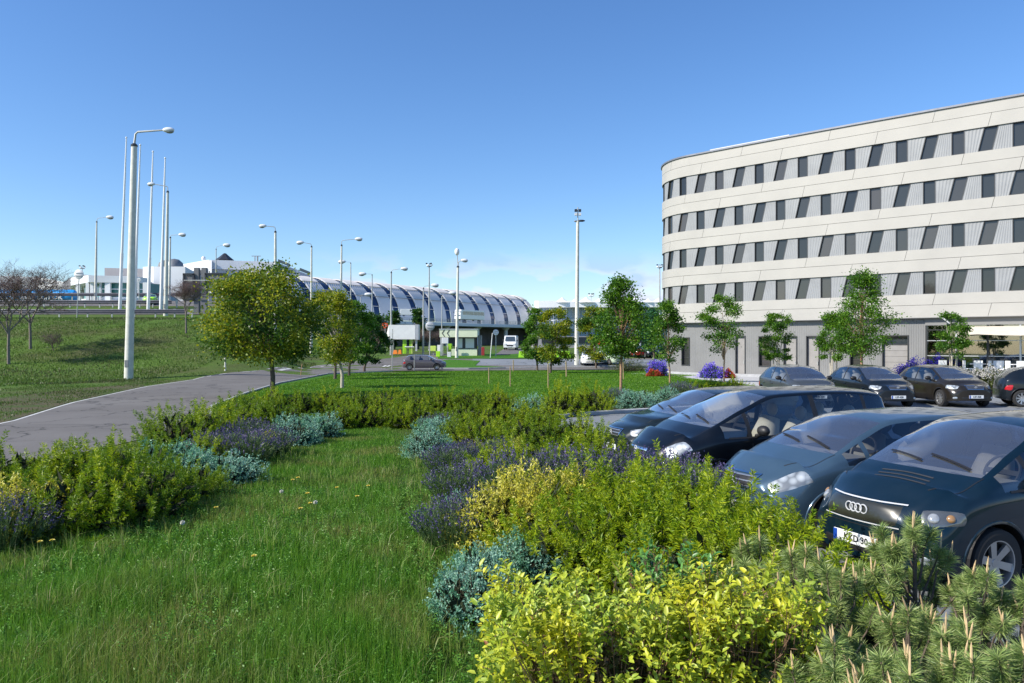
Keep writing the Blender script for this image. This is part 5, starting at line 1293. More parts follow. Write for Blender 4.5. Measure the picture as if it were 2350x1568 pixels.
S('yellow', 1100, 1078, .65, 'thin golden twigs among dark lavender, left one', 1.2)
S('yellow', 1185, 1070, .65, 'thin golden twigs among dark lavender, right one', 1.25)
S('lav', 1150, 1065, .9, 'dark lavender between the two thin golden shrubs')
for px, py, k, n_ in ((1200, 1040, 'green', 'conifer shrub behind the thin golden twigs'), (1262, 1045, 'green', 'conifer shrub left of the rear dark hatchback, back row'), (1325, 1040, 'lime', 'conifer shrub nearest the nose of the rear dark hatchback'),
                      (1165, 1130, 'lime', 'conifer shrub directly behind the big golden shrubs, left one'), (1235, 1125, 'lime', 'conifer shrub directly behind the big golden shrubs, middle one'), (1305, 1118, 'green', 'conifer shrub in front of the dark hatchback headlight'), (1370, 1105, 'lime', 'conifer shrub before the gap between hatchback and black minivan')):
    S(k, px, py, 1.15, n_, 1.0, g)
S('lav', 1040, 1262, .95, 'tall lavender at the meadow edge left of the golden shrubs', 1.1)
S('lav', 1082, 1238, .95, 'tall lavender touching the left golden shrub', 1.15)
S('teal', 1060, 1195, .6, 'small blue-green shrub inside the tall lavender', 1.1)
S('yellow', 1160, 1262, 1.15, 'big golden shrub, left one of the bright group', 1.15)
S('yellow', 1235, 1252, 1.2, 'big golden shrub, middle one of the bright group', 1.2)
S('yellow', 1302, 1235, 1.1, 'big golden shrub, right one of the bright group', 1.2)
for px, py, n_ in ((1180, 1180, 'violet lavender spikes above the left golden shrub'), (1280, 1170, 'violet lavender spikes above the right golden shrub'), (1360, 1180, 'violet lavender spikes behind the lime conifers'), (1440, 1175, 'violet lavender below the black minivan grille'), (1500, 1190, 'violet lavender below the black minivan headlight'), (1570, 1195, 'violet lavender below the black minivan front wheel'), (1610, 1230, 'violet lavender in front of the blue-grey car nose')):
    S('lav', px, py, 1.1, n_, 1.42)
rows = [((1345, 1245), (1430, 1240), (1515, 1250), (1590, 1265)), ((1290, 1325), (1380, 1330), (1470, 1335), (1560, 1335), (1650, 1340), (1735, 1345)), ((1560, 1420), (1660, 1425), (1760, 1430), (1860, 1440))]
lb = [['lime conifer shrub right of the golden group, back row', 'lime conifer shrub below the black minivan, left one', 'lime conifer shrub below the black minivan, right one', 'lime conifer shrub left of the blue-grey car bumper'],
      ['lime conifer shrub right of the teal cushion above the privet', 'lime conifer shrub in the middle of the bright conifer mass, left', 'lime conifer shrub in the middle of the bright conifer mass', 'lime conifer shrub in the middle of the bright conifer mass, right', 'lime conifer shrub under the blue-grey car headlight', 'lime conifer shrub before the blue-grey car wheel'],
      ['lime conifer shrub peeking above the middle of the privet', 'lime conifer shrub above the right end of the privet', 'lime conifer shrub behind the leftmost mountain pine', 'lime conifer shrub in front of the licence plate of the dark blue car']]
hs = [[1.15, 1.15, 1.15, 1.05], [1.0, 1.15, 1.25, 1.25, 1.2, 1.1], [1.0, 1.15, 1.15, .95]]
for a, b_, hh in zip(rows, lb, hs):
    for (px, py), n_, h_ in zip(a, b_, hh): S('lime', px, py, 1.1, n_, h_, g)
S('teal', 1088, 1428, .78, 'pale blue-green shrub at the left end of the privet', 1.15)
S('teal', 1118, 1372, .75, 'blue-green shrub just behind the left end of the privet', 1.2)
S('teal', 1195, 1345, .85, 'green-teal cushion between golden group and privet', 1.0)
# ------------------------------------------------------------------ near broadleaf shrubs
M['privet'] = leafmat('pale_green_yellow_leaves', [(.34, .46, .04), (.46, .56, .05), (.58, .64, .06), (.40, .52, .10), (.26, .40, .04)], .38, patch=[(.60, .60, .03), (.70, .68, .05), (.50, .55, .03), (.56, .60, .10)], pscale=2.3, rough=.38)
M['privet_dark'] = leafmat('mid_green_glossy_leaves', [(.06, .20, .05), (.10, .28, .06), (.18, .38, .08), (.05, .15, .05)], .3, rough=.35)
M['dry_leaf'] = leafmat('dry_pinkish_leaves', [(.45, .20, .12), (.55, .30, .2), (.35, .13, .07)], .3)
def privet(label, X, Y, rx, ry, rz, seed, m=1000, dark=0):
    rng = np.random.default_rng(seed); r = empty('broadleaf_shrub', (X, Y, 0), 0, label, 'shrub', 'broadleaf shrubs in the near corner')
    d = rng.normal(size=(m, 3)); d[:, 2] = np.abs(d[:, 2]); d = unit(d); e = .68
    # boxy dome
    P0 = np.sign(d) * np.abs(d) ** e; P0 = P0 / np.max(np.abs(P0), axis=1, keepdims=True) * rng.uniform(.72, 1.0, (m, 1)); P0 *= (1 + .09 * np.sin(P0[:, :1] * 6 + seed) * np.cos(P0[:, 1:2] * 5)); P0 *= np.array([rx, ry, rz]); P0[:, 2] = np.maximum(P0[:, 2], .05)
    nr = unit(d + np.array([0, 0, .55])); Ps, Ds = [], []
    for k in range(m):   # rosette of leaves at every shoot tip plus pairs down the shoot
        a0 = rng.uniform(0, 6.28); x, y, z_ = frame_from(nr[k:k + 1])
        for j in range(rng.integers(5, 10)):
            a = a0 + j * 2.2; tilt = .95 - .08 * j; u = .02 * j
            dd = (x * math.cos(a) + y * math.sin(a)) * math.sin(tilt + .3) + z_ * math.cos(tilt); Ps.append(P0[k] - nr[k] * u * .9 + rng.normal(0, .004, 3)); Ds.append(unit(dd)[0])
    P, D = np.array(Ps), unit(np.array(Ds) + rng.normal(0, .12, (len(Ps), 3))); L = rng.uniform(.032, .066, len(P))
    V, _, q4, t3 = leaf6(rng, P, D, L, L * .5); link('foliage', np_mesh('foliage', V, [q4, t3], M['privet_dark' if dark else 'privet'], smooth=False), r)
    k = rng.integers(0, m, 60); V, _, q4, t3 = leaf6(rng, P0[k] * .93, nr[k], rng.uniform(.03, .05, 60), .025); link('dry_leaves', np_mesh('dry_leaves', V, [q4, t3], M['dry_leaf']), r)
    mb = MB(); M_ = 420
    for k in range(M_):
        p = P0[k % m]; b0 = np.array([p[0] * .35, p[1] * .35, 0]) + rng.normal(0, .04, 3) * np.array([1, 1, 0]); q = curve_pts(b0, p, rng.normal(0, .03, 3), 5, rng)
        mb.tube(q.tolist(), [.007, .005, .004, .003, .0018], 4, cap=False)
    for k in range(900):
        p = P0[rng.integers(0, m)] * rng.uniform(.6, .97); e_ = rng.normal(size=3); e_[2] = abs(e_[2]); q = p + unit(e_[None])[0] * rng.uniform(.05, .14); mb.tube([p.tolist(), q.tolist()], [.0028, .0012], 3, cap=False)
    mb.build('branches', M['twig_warm'], r, smooth=False, fix=False)
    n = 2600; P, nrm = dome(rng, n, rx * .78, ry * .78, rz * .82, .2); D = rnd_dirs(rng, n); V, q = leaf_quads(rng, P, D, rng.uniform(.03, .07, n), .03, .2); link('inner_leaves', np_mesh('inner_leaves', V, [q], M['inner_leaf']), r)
    return r
M['twig_warm'] = simple('warm_brown_twigs', (.17, .10, .06), .85, 0, .3, 30)
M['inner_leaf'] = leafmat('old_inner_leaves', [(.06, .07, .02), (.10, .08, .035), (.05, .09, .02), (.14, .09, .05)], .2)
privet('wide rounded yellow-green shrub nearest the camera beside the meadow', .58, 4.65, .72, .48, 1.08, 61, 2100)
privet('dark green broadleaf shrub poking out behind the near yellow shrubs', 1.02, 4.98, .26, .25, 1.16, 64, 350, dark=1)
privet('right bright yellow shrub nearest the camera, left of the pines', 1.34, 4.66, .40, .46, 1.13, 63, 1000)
# ------------------------------------------------------------------ mountain pines
M['pine_needle'] = leafmat('grey_green_pine_needles', [(.16, .26, .07), (.27, .39, .11), (.40, .50, .16), (.10, .18, .05), (.52, .56, .24)], .25, rough=.4)
M['candle'] = simple('tan_pine_candles', (.55, .40, .22), .7, 0, .25, 40)
def pine(label, px, ytop, Y, seed, rad=.42, shoots=17, single=False):
    if shoots > 11: rad *= 1.15; shoots = int(shoots * 1.5)
    rng = np.random.default_rng(seed); X = XA(px, Y); H = ZA(ytop, Y) - .10; r = empty('mountain_pine', (X, Y, 0), 0, label, 'pine', 'young mountain pines in the near right corner')
    n = shoots; a = rng.uniform(0, 2 * PI, n); q = np.sqrt((np.arange(n) + .3) / n); T = np.stack([np.cos(a) * q * rad, np.sin(a) * q * rad, H - rad * 1.15 * q ** 1.6 + rng.normal(0, .03, n)], 1); T[0] = [0, 0, H]
    low = rng.integers(0, n, n // 2); T2 = T[low] * np.array([1.1, 1.1, 1]) - np.array([0, 0, .22]) + rng.normal(0, .05, (len(low), 3)); A = np.concatenate([T, T2])
    out = A * np.array([1, 1, 0]); D = unit(out * 1.0 + np.array([0, 0, .42]))
    parts = []; NN = 380
    x, y, z_ = frame_from(D)
    for k in range(len(A)):
        t = rng.random(NN) ** .75; an = rng.uniform(0, 2 * PI, NN); up = rng.uniform(-.45, .55, NN) + .5 * t; loc = unit(np.stack([np.cos(an), np.sin(an), up], 1)); ln = rng.uniform(.06, .095, NN)
        P = A[k] - D[k] * .10 + D[k] * (t * .12)[:, None]; DD = loc[:, :1] * x[k] + loc[:, 1:2] * y[k] + loc[:, 2:] * z_[k]
        V, qd = leaf_quads(rng, P, unit(DD), ln, .0038, 0, .05); parts.append((V, [qd]))
    V, f = merge(parts); link('needles', np_mesh('needles', V, f, M['pine_needle']), r)
    for k in range(n):
        mb = MB()
        if rng.random() < .45 and k: continue
        for j in range(rng.integers(1, 3)):
            L = rng.uniform(.05, .13) if j else rng.uniform(.09, .15); d = unit((D[k] * .25 + np.array([0, 0, 1]) + rng.normal(0, .2, 3))[None])[0]; p = A[k] + rng.normal(0, .008, 3)
            mb.tube([p.tolist(), (p + d * L * .3).tolist(), (p + d * L * .8).tolist(), (p + d * L).tolist()], [.0055, .0065, .0045, .0012], 6)
        mb.build('candle', M['candle'], r, smooth=True, fix=False)
    mb = MB(); mb.tube([(0, 0, -.05), (.01, .0, H * .5), (0, 0, H - .1)], [.022, .017, .008], 7)
    for k in range(len(A)):
        s0 = np.array([0, 0, max(.05, A[k][2] - .35)]); e1 = A[k] - D[k] * .12; mb.tube(curve_pts(s0, e1, (0, 0, -.05), 4, rng).tolist() + [A[k].tolist()], [.010, .009, .008, .007, .005], 5, cap=False)
    mb.build('trunk', M['bark'], r, smooth=True); return r
for i, (lb_, px, yt, Y, rad, sh) in enumerate((
    ('tallest young pine standing before the headlight of the dark blue car', 2098, 1168, 5.2, .30, 13),
    ('leftmost young pine behind the right end of the near yellow shrub', 1745, 1215, 5.9, .36, 13),
    ('young pine with tall candles left of the dark blue car number plate', 1850, 1235, 5.6, .34, 12),
    ('young pine below the bumper of the dark blue car', 1930, 1290, 5.0, .34, 13),
    ('young pine in front of the front wheel arch of the dark blue car', 2235, 1285, 4.9, .32, 13),
    ('young pine cut by the right photo edge, upper one', 2352, 1310, 4.8, .3, 11),
    ('young pine in the middle of the pine group below the tallest one', 2085, 1370, 4.45, .32, 13),
    ('young pine at the left of the pine group touching the yellow shrub', 1850, 1380, 4.5, .32, 13),
    ('young pine in the lower right, second from the right edge', 2215, 1400, 4.3, .34, 14),
    ('bottom left pine of the near group beside the yellow shrub', 1915, 1440, 4.0, .36, 16),
    ('bottom middle pine of the near group', 2085, 1470, 3.8, .34, 16),
    ('bottom right pine of the near group', 2235, 1478, 3.7, .32, 16),
    ('pine in the bottom right corner of the photo', 2350, 1450, 3.7, .3, 14))):
    pine(lb_, px, yt, Y, 200 + i, rad, sh)
# ------------------------------------------------------------------ flowers and beds by the hotel
def bed(label, px, base, wd, hgt, kinds, Y, seed):
    X = XA(px, Y); r = None
    s = Y / F; rx = wd * s / 2; rz = hgt * s
    r = flower_bed(seed, 'flower_bush', rx, min(rx, .9), rz, 2600, kinds, .10); r.location = (X, Y, hz(X, Y)); tag(r, label, 'flowers'); return r
bed('bush of vivid violet flowers at the left corner of the hotel', 1509, 856, 46, 36, 'purple_flower', 61.5, 71)
bed('small red flowers in front of the violet bush at the hotel corner', 1500, 858, 34, 14, 'red_flower', 60.6, 72)
bed('bush of vivid violet flowers against the plain hotel wall', 1634, 857, 58, 31, 'purple_flower', 57.5, 73)
bed('red flowers right of the violet bush against the hotel wall', 1672, 857, 26, 18, 'red_flower', 57.3, 74)
bed('long row of violet flowers behind the parked cars before the lobby', 2090, 850, 66, 54, 'purple_flower', 49.5, 75)
bed('violet flowers at the foot of the leaning white pole', 2143, 850, 60, 58, 'purple_flower', 49.0, 76)
M['hedge_dark'] = leafmat('dark_olive_hedge_leaves', [(.05, .08, .015), (.09, .12, .02), (.13, .15, .035), (.04, .06, .012)], .25)
for lb_, px, wd, seed in (('white flowering hedge shrub behind the third back row car', 2195, 90, 81), ('white flowering hedge shrub in the middle of the terrace hedge', 2262, 90, 82), ('white flowering hedge shrub at the right photo edge', 2335, 100, 83)):
    Y = 40.5; X = XA(px, Y); rx = wd * Y / F / 2; r = leafy_shrub(seed, 'hedge_dark', 'flowering_hedge', rx, .9, 1.15, 5200, .09, .5); r.location = (X, Y, 0); tag(r, lb_, 'hedge', 'white flowering hedge in front of the terrace')
    rng = np.random.default_rng(seed); P, nrm = dome(rng, 2600, rx * 1.05, .98, 1.3, .88, .15, seed); P = P[P[:, 2] > .75]; D = unit(nrm[:len(P)] + rng.normal(size=(len(P), 3))); V, q = leaf_quads(rng, P, D, .06 * rng.uniform(.6, 1.3, len(P)), .05, .2); link('blossom', np_mesh('blossom', V, [q], M['white_flower']), r)
r = leafy_shrub(84, 'hedge_dark', 'ornamental_grass_bush', 1.9, 1.0, 1.0, 3500, .14, .15, 1.2); r.location = (XA(1445, 72), 72, 0); tag(r, 'low brownish ornamental grass clump at the far lawn end before the parked cars', 'bush')
# terrace chairs on a raised deck
b = MB(); b.prism([(23.2, 44.2), (33.5, 42.8), (36, 43.6), (31, 47.2), (25, 52.2), (23.2, 52.2)], -.05, .60); tag(b.build('terrace_pavement', M['paving']), kind='structure')
def chair(label, X, Y, rz):
    r = empty('terrace_chair', (X, Y, .60), rz, label, 'chair', 'white chairs on the hotel terrace')
    b = MB(); b.box((0, 0, .45), (.46, .46, .05)); b.build('seat', M['white_paint'], r)
    b = MB(); b.box((0, .22, .70), (.46, .05, .48)); b.build('backrest', M['white_paint'], r)
    for sx_ in (-.2, .2):
        for sy in (-.2, .2):
            b = MB(); b.box((sx_, sy, .21), (.03, .03, .43)); b.build('leg', M['alu'], r)
    return r
CL = ['white chair at the left end of the terrace row beside the violet flowers', 'second white terrace chair, right of the leaning pole', 'white terrace chair right of the multi-stemmed tree', 'white terrace chair left of the first lobby mullion', 'white terrace chair right of the first lobby mullion', 'white terrace chair in the middle of the lobby front', 'white terrace chair near the right end of the row', 'white terrace chair last before the right photo edge']
for i, px in enumerate((2168, 2222, 2245, 2262, 2284, 2303, 2322, 2341)):
    Y = 46.5 - i * .25; c0 = chair(CL[i], XA(px, Y), Y, (i * 1.3) % 6.28)
    if i % 2:
        t_ = empty('terrace_table', (XA(px, Y) + .75, Y + .3, .60), 0, ['round white table beside the leaning pole', 'round white table by the first lobby mullion', 'round white table in the middle of the terrace', 'round white table at the right photo edge'][i // 2], 'table', 'white tables on the hotel terrace')
        b = MB(); b.lathe([(0, .70), (.42, .70), (.43, .72), (.42, .74), (0, .74)], 20); b.build('table_top', M['white_paint'], t_)
        b = MB(); b.tube([(0, 0, 0), (0, 0, .70)], .04, 8); b.lathe([(.0, 0), (.24, 0), (.22, .03), (0, .04)], 16); b.build('table_leg', M['alu'], t_)

# ------------------------------------------------------------------ meadow grass (stuff)
M['blade'] = leafmat('meadow_grass_blades', [(.05, .18, .012), (.095, .25, .016), (.14, .31, .02), (.065, .21, .015), (.22, .36, .05)], .42, patch=[(.09, .20, .018), (.15, .26, .03), (.25, .30, .06), (.32, .29, .11), (.10, .23, .02)], pscale=.55, rough=.5)
M['lawn_blade'] = leafmat('short_lawn_blades', [(.06, .17, .008), (.11, .24, .012), (.16, .31, .015)], .35, patch=[(.045, .14, .008), (.09, .21, .01), (.13, .27, .015)], pscale=.3)
M['weed'] = leafmat('broad_meadow_weeds', [(.09, .25, .03), (.14, .33, .04), (.20, .38, .06)], .4)
def inside_poly(P, poly):
    x, y = P[:, 0], P[:, 1]; c = np.zeros(len(P), bool); n = len(poly); j = n - 1
    for i in range(n):
        xi, yi = poly[i]; xj, yj = poly[j]
        c ^= ((yi > y) != (yj > y)) & (x < (xj - xi) * (y - yi) / (yj - yi + 1e-12) + xi); j = i
    return c
def frustum(P, m=60): return (np.abs(P[:, 0] / np.maximum(P[:, 1], .1) * F) < 1175 + m)
rng = np.random.default_rng(77); parts = []
mp = [(-8, 4.6), (-7.6, 9.0), (-6.6, 10.8), (-5.6, 13), (-5.2, 16), (-5.7, 20), (-5.2, 24.5), (-3.0, 25), (-2.3, 20.5), (-1.5, 15), (-.7, 10.5), (.1, 7), (.3, 4.6)]
for y0, y1, dens, hh, wd in ((4.6, 8, 3000, (.09, .24), .0045), (8, 12, 2200, (.07, .18), .006), (12, 18, 1300, (.06, .14), .008), (18, 25.2, 900, (.04, .09), .011)):
    n = int((y1 - y0) * 9 * dens); P = np.column_stack([rng.uniform(-8.2, .5, n), rng.uniform(y0, y1, n)]); P = P[inside_poly(P, mp) & frustum(P)]
    f = np.sin(P[:, 0] * 1.9 + np.sin(P[:, 1] * 1.3)) * np.cos(P[:, 1] * 1.7 + P[:, 0]) ; H = rng.uniform(*hh, len(P)) * (1 + .42 * f) * np.where(P[:, 0] > np.interp(P[:, 1], [4.6, 7, 10.5, 15, 20.5, 25], [-.6, -.7, -1.5, -2.2, -3.1, -4.]), .45, 1)
    V, q, t = blades(rng, np.column_stack([P, np.full(len(P), .02)]), H, wd * rng.uniform(.7, 1.3, len(P)), .6); parts.append((V, [q, t]))
V, f = merge(parts); o = link('meadow_grass', np_mesh('meadow_grass', V, f, M['blade'])); tag(o, 'tall tousled meadow grass covering the near left of the scene', 'grass', kind='stuff')
# long bent grass tufts standing above the rest
M['tuft'] = leafmat('long_pale_grass', [(.12, .27, .03), (.20, .36, .05), (.32, .40, .10), (.09, .20, .02), (.42, .38, .18)], .4)
nt_ = 900; C_ = np.column_stack([rng.uniform(-7.5, .2, nt_), 4.7 + 13 * rng.random(nt_) ** 1.4]); C_ = C_[inside_poly(C_, mp) & frustum(C_)]; k = np.repeat(np.arange(len(C_)), 13)
P = C_[k] + rng.normal(0, .035, (len(k), 2)); V, q, t = blades(rng, np.column_stack([P, np.full(len(P), .02)]), rng.uniform(.16, .34, len(P)), .004 + .0003 * P[:, 1], 1.0); o = link('meadow_tufts', np_mesh('meadow_tufts', V, [q, t], M['tuft'])); tag(o, 'long bent pale grass tufts standing above the meadow', 'grass', kind='stuff')
# broad weeds
n = 2600; P = np.column_stack([rng.uniform(-5.2, .0, n * 2), rng.uniform(4.8, 13, n * 2)]); P = P[inside_poly(P, mp) & frustum(P)][:n]; Ps = []; Ds = []; Ls = []
for p in P:
    k = rng.integers(8, 18); h = rng.uniform(.07, .19); u = np.linspace(.25, 1, k); a = np.arange(k) * 2.4 + rng.uniform(0, 6)
    Ps.append(np.column_stack([np.full(k, p[0]), np.full(k, p[1]), .02 + u * h])); Ds.append(np.column_stack([np.cos(a), np.sin(a), np.full(k, .35)])); Ls.append(.042 * (1.15 - .6 * u))
V, q = leaf_quads(rng, np.concatenate(Ps), unit(np.concatenate(Ds)), np.concatenate(Ls), np.concatenate(Ls) * .5, .15)
o = link('meadow_weeds', np_mesh('meadow_weeds', V, [q], M['weed'])); tag(o, 'small broad leaved weeds mixed into the meadow grass', 'weeds', kind='stuff')
# lawn blades
n = 300000; lp = [(p[0], p[1]) for p in lawn_pl]; P = np.column_stack([rng.uniform(-14, 24, n), 26 + 50 * rng.random(n) ** 1.5]); P = P[inside_poly(P, lp)]
V, q, t = blades(rng, np.column_stack([P, np.full(len(P), .01)]), rng.uniform(.025, .06, len(P)), .016 + .0006 * P[:, 1] * rng.uniform(.7, 1.3, len(P)), .5); o = link('lawn_grass', np_mesh('lawn_grass', V, [q, t], M['lawn_blade'])); tag(o, 'short mown lawn grass between the hedge and the junction', 'grass', kind='stuff')
M['blade_bank'] = leafmat('rough_bank_grass', [(.045, .11, .012), (.08, .16, .018), (.12, .20, .025), (.06, .10, .02)], .35, patch=[(.03, .075, .012), (.055, .11, .018), (.10, .11, .035), (.13, .12, .05)], pscale=.16)
# verge tufts
n = 90000; P = np.column_stack([rng.uniform(-34, -8, n), rng.uniform(21, 60, n)]); vp = G((-60, 975), (-60, 900), (150, 876), (330, 866), (560, 850), (600, 852), (455, 864), (328, 886), (158, 922), (0, 970)); P = P[inside_poly(P, vp)]; P = P[(np.sin(P[:, 0] * .9) * np.cos(P[:, 1] * .7) + rng.normal(0, .5, len(P))) > -.2]
V, q, t = blades(rng, np.column_stack([P, terrain(P[:, 0], P[:, 1])]), rng.uniform(.03, .10, len(P)), .03 * rng.uniform(.6, 1.3, len(P)), .8); o = link('verge_grass', np_mesh('verge_grass', V, [q, t], M['blade_bank'])); tag(o, 'thin patchy grass on the bare verge beside the road', 'grass', kind='stuff')
# bank grass tufts
n = 160000; P = np.column_stack([rng.uniform(-75, -10, n), rng.uniform(36, 88, n)]); keep = (P[:, 0] / P[:, 1] > -.68) & (P[:, 0] / P[:, 1] < -.25) & (P[:, 1] > np.interp(P[:, 0] / P[:, 1], [-.66, -.5, -.4, -.3, -.2], [46, 52, 62, 76, 90])); P = P[keep]
V, q, t = blades(rng, np.column_stack([P, terrain(P[:, 0], P[:, 1]) - .02]), rng.uniform(.06, .2, len(P)), .05 * rng.uniform(.6, 1.3, len(P)), .8); o = link('bank_grass', np_mesh('bank_grass', V, [q, t], M['blade_bank'] if 'blade_bank' in M else M['blade'])); tag(o, 'rough grass growing on the embankment slope', 'grass', kind='stuff')
# dandelions
M['dand_y'] = simple('dandelion_yellow', (.80, .68, .16), .8, 0, .2, 60); M['dand_w'] = simple('dandelion_seed_white', (.72, .70, .62), .9, 0, .1, 60); M['dand_stem'] = simple('pale_green_stem', (.2, .3, .08), .6, 0, .1)
DL = [(419, 1203, 'w', 'white dandelion clock alone in the left middle of the meadow'), (583, 1280, 'y', 'yellow dandelion nearest the camera, alone in the meadow'), (496, 1168, 'y', 'yellow dandelion right of the lone white clock'), (406, 1160, 'y', 'pale yellow dandelion above the lone white clock'),
      (646, 1131, 'w', 'white dandelion clock left of the yellow group'), (672, 1104, 'y', 'yellow dandelion at the top of the group, left one'), (684, 1099, 'y', 'yellow dandelion at the top of the group, right one'), (706, 1135, 'y', 'yellow dandelion in the middle of the group'), (712, 1158, 'y', 'yellow dandelion just left of the bright white clock'), (724, 1156, 'w', 'bright white dandelion clock in the group'),
      (690, 1170, 'y', 'yellow dandelion at the bottom of the group'), (773, 1122, 'y', 'small yellow dandelion right of the group'), (820, 1142, 'y', 'faint dandelion at the right side of the meadow'), (92, 1247, 'y', 'tan dandelion near the left hedge foot, left one'), (120, 1244, 'y', 'tan dandelion near the left hedge foot, right one'), (345, 1198, 'y', 'faded dandelion left of the lone white clock'), (845, 1118, 'y', 'faint dandelion at the top right of the meadow')]
for px, py, k, lb_ in DL:
    h = .17; Y = F * (CH - h) / (py - HY); X = XA(px, Y); r = empty('dandelion', (X, Y, .02), 0, lb_, 'dandelion', 'dandelions in the meadow grass')
    b = MB(); b.tube([(0.01, 0, 0), (0, 0, h)], .0035, 5); b.build('stem', M['dand_stem'], r)
    b = MB(); rr = .030 if k == 'w' else .032; n_ = 90
    for i in range(n_):
        zf = 1 - 2 * (i + .5) / n_ if k == 'w' else 1 - (i + .5) / n_; a = i * 2.39996; q = math.sqrt(max(0, 1 - zf * zf)); dv = Vector((q * math.cos(a), q * math.sin(a), zf * (1 if k == 'w' else .45))); c = Vector((0, 0, h)); s_ = dv.orthogonal().normalized() * .0055
        b.add([c + dv * rr * .3 - s_ * .4, c + dv * rr * .3 + s_ * .4, c + dv * rr + s_, c + dv * rr - s_], [(0, 1, 2, 3)])
    b.ell((0, 0, h), (rr * .55, rr * .55, rr * .4), 8, 5); b.build('flower_head', M['dand_w' if k == 'w' else 'dand_y'], r, fix=False)
CARP = [(2.27, 14.8), (2.25, 11.5), (3.13, 9.2), (3.95, 7.3)]
CARA = [R(194), R(195), R(196), R(201)]
CSC = 1.1
BACK = [('leftmost back row car, greyish with clear windows, behind the minivan roof', 11.8, 32.6, R(-88), 'C', 'grey'),
        ('middle back row dark car with a chrome-edged grille and an antenna', 14.75, 32.4, R(-88), 'C', 'anthra'),
        ('right back row dark bronze car with a chrome-edged grille and visible front wheel', 17.85, 32.6, R(-88), 'C', 'brown'),
        ('dark car cut by the right photo edge showing its tail lamp and rear wheel', 21.7, 31.2, R(-18), 'C', 'anthra')]
# ================================================================== cars
def paint(name, c, metal=.35, rough=.28):
    m, nt, b = nmat(name); setp(b, Roughness=rough, Metallic=metal * .4); b.inputs['Base Color'].default_value = rgba(c); b.inputs['Specular IOR Level'].default_value = .15
    b.inputs['Coat Weight'].default_value = .75; b.inputs['Coat Roughness'].default_value = .03
    f = noise(nt, 2.5, 5); d = noise(nt, 140, 3, .8)
    c1 = mix(nt, ramp(nt, f, [(.4, 0.), (.8, .25)]), c, tuple(min(1, x * 1.3 + .02) for x in c))
    nt.links.new(c1, b.inputs['Base Color'])
    bump(nt, b, d, .01, .002); rr = nt.nodes.new('ShaderNodeMapRange'); nt.links.new(f, rr.inputs[0]); rr.inputs[3].default_value = .02; rr.inputs[4].default_value = .07
    nt.links.new(rr.outputs[0], b.inputs['Coat Roughness']); return m
P_ = {'black': paint('black_blue_paint', (.003, .005, .008)), 'green': paint('dark_green_black_paint', (.009, .015, .017)), 'slate': paint('slate_blue_paint', (.042, .080, .125), .5), 'navy': paint('deep_petrol_blue_paint', (.003, .014, .026), .4),
      'grey': paint('grey_metallic_paint', (.055, .065, .075), .5), 'brown': paint('dark_bronze_paint', (.020, .017, .013), .45), 'anthra': paint('anthracite_paint', (.008, .012, .017), .4), 'white': paint('white_car_paint', (.75, .77, .76), 0., .35), 'palegreen': paint('pale_green_car_paint', (.45, .55, .42), .1, .35),
      'lime': paint('lime_car_paint', (.40, .80, .03), 0., .35), 'asph': paint('mauve_grey_paint', (.11, .10, .115), .3), 'red': paint('dark_red_car_paint', (.28, .02, .02), .2)}
M['car_glass'] = autoglass('car_window_glass', (.82, .86, .88), .05, .01)
M['screen_glass'] = autoglass('windshield_glass', (.84, .87, .89), .20, .05)
nt_ = M['screen_glass'].node_tree; d_ = nt_.nodes.new('ShaderNodeBsdfDiffuse'); d_.inputs[0].default_value = (.5, .52, .55, 1); m_ = nt_.nodes.new('ShaderNodeMixShader'); m_.inputs[0].default_value = .055; o_ = nt_.nodes['Material Output']; s_ = o_.inputs[0].links[0].from_socket; nt_.links.new(s_, m_.inputs[1]); nt_.links.new(d_.outputs[0], m_.inputs[2]); nt_.links.new(m_.outputs[0], o_.inputs[0])
M['car_glass_far'] = simple('dark_car_glass', (.05, .07, .09), .06, 0, .1, 1, coat=.5, spec=.9)
M['tyre'] = simple('tyre_rubber', (.02, .02, .021), .85, 0, .2, 30); M['rim'] = simple('alloy_silver', (.42, .43, .44), .3, .75, .06, 4)
M['rim_dark'] = simple('dark_alloy', (.05, .05, .05), .5, .3, .1); M['badge'] = simple('bright_badge_metal', (.62, .63, .64), .25, .2, .03); M['chrome'] = simple('chrome', (.75, .76, .78), .08, 1., .02); M['blacktrim'] = simple('black_plastic', (.014, .014, .015), .5, 0, .15, 20)  # rim_dark: even dark alloy tone for brake discs and bonnet vents
M['plate_white'] = simple('white_plate_sheet', (.72, .74, .74), .35, 0, .03); M['plate_ink'] = simple('black_plate_ink', (.01, .01, .015), .4, 0, 0); M['plate_blue'] = simple('blue_plate_band', (.01, .06, .35), .4, 0, 0)
M['seat_cream'] = simple('cream_seat_cloth', (.60, .56, .46), .85, 0, .08, 8, .2); M['seat_grey'] = simple('grey_seat_cloth', (.23, .22, .20), .85, 0, .12, 8, .2); M['seat_dark'] = simple('dark_seat_cloth', (.05, .05, .055), .85, 0, .12, 8, .2)
M['dash'] = simple('dashboard_plastic', (.22, .22, .22), .7, 0, .1, 8); M['tail_red'] = simple('red_tail_lens', (.45, .01, .015), .12, 0, .1, 8, coat=1.); M['lens_clear'] = simple('projector_lens', (.35, .37, .38), .05, .3, .2, 30, coat=1.); M['amber'] = simple('amber_lens', (.30, .17, .07), .15, 0, .05, 5, coat=1.)
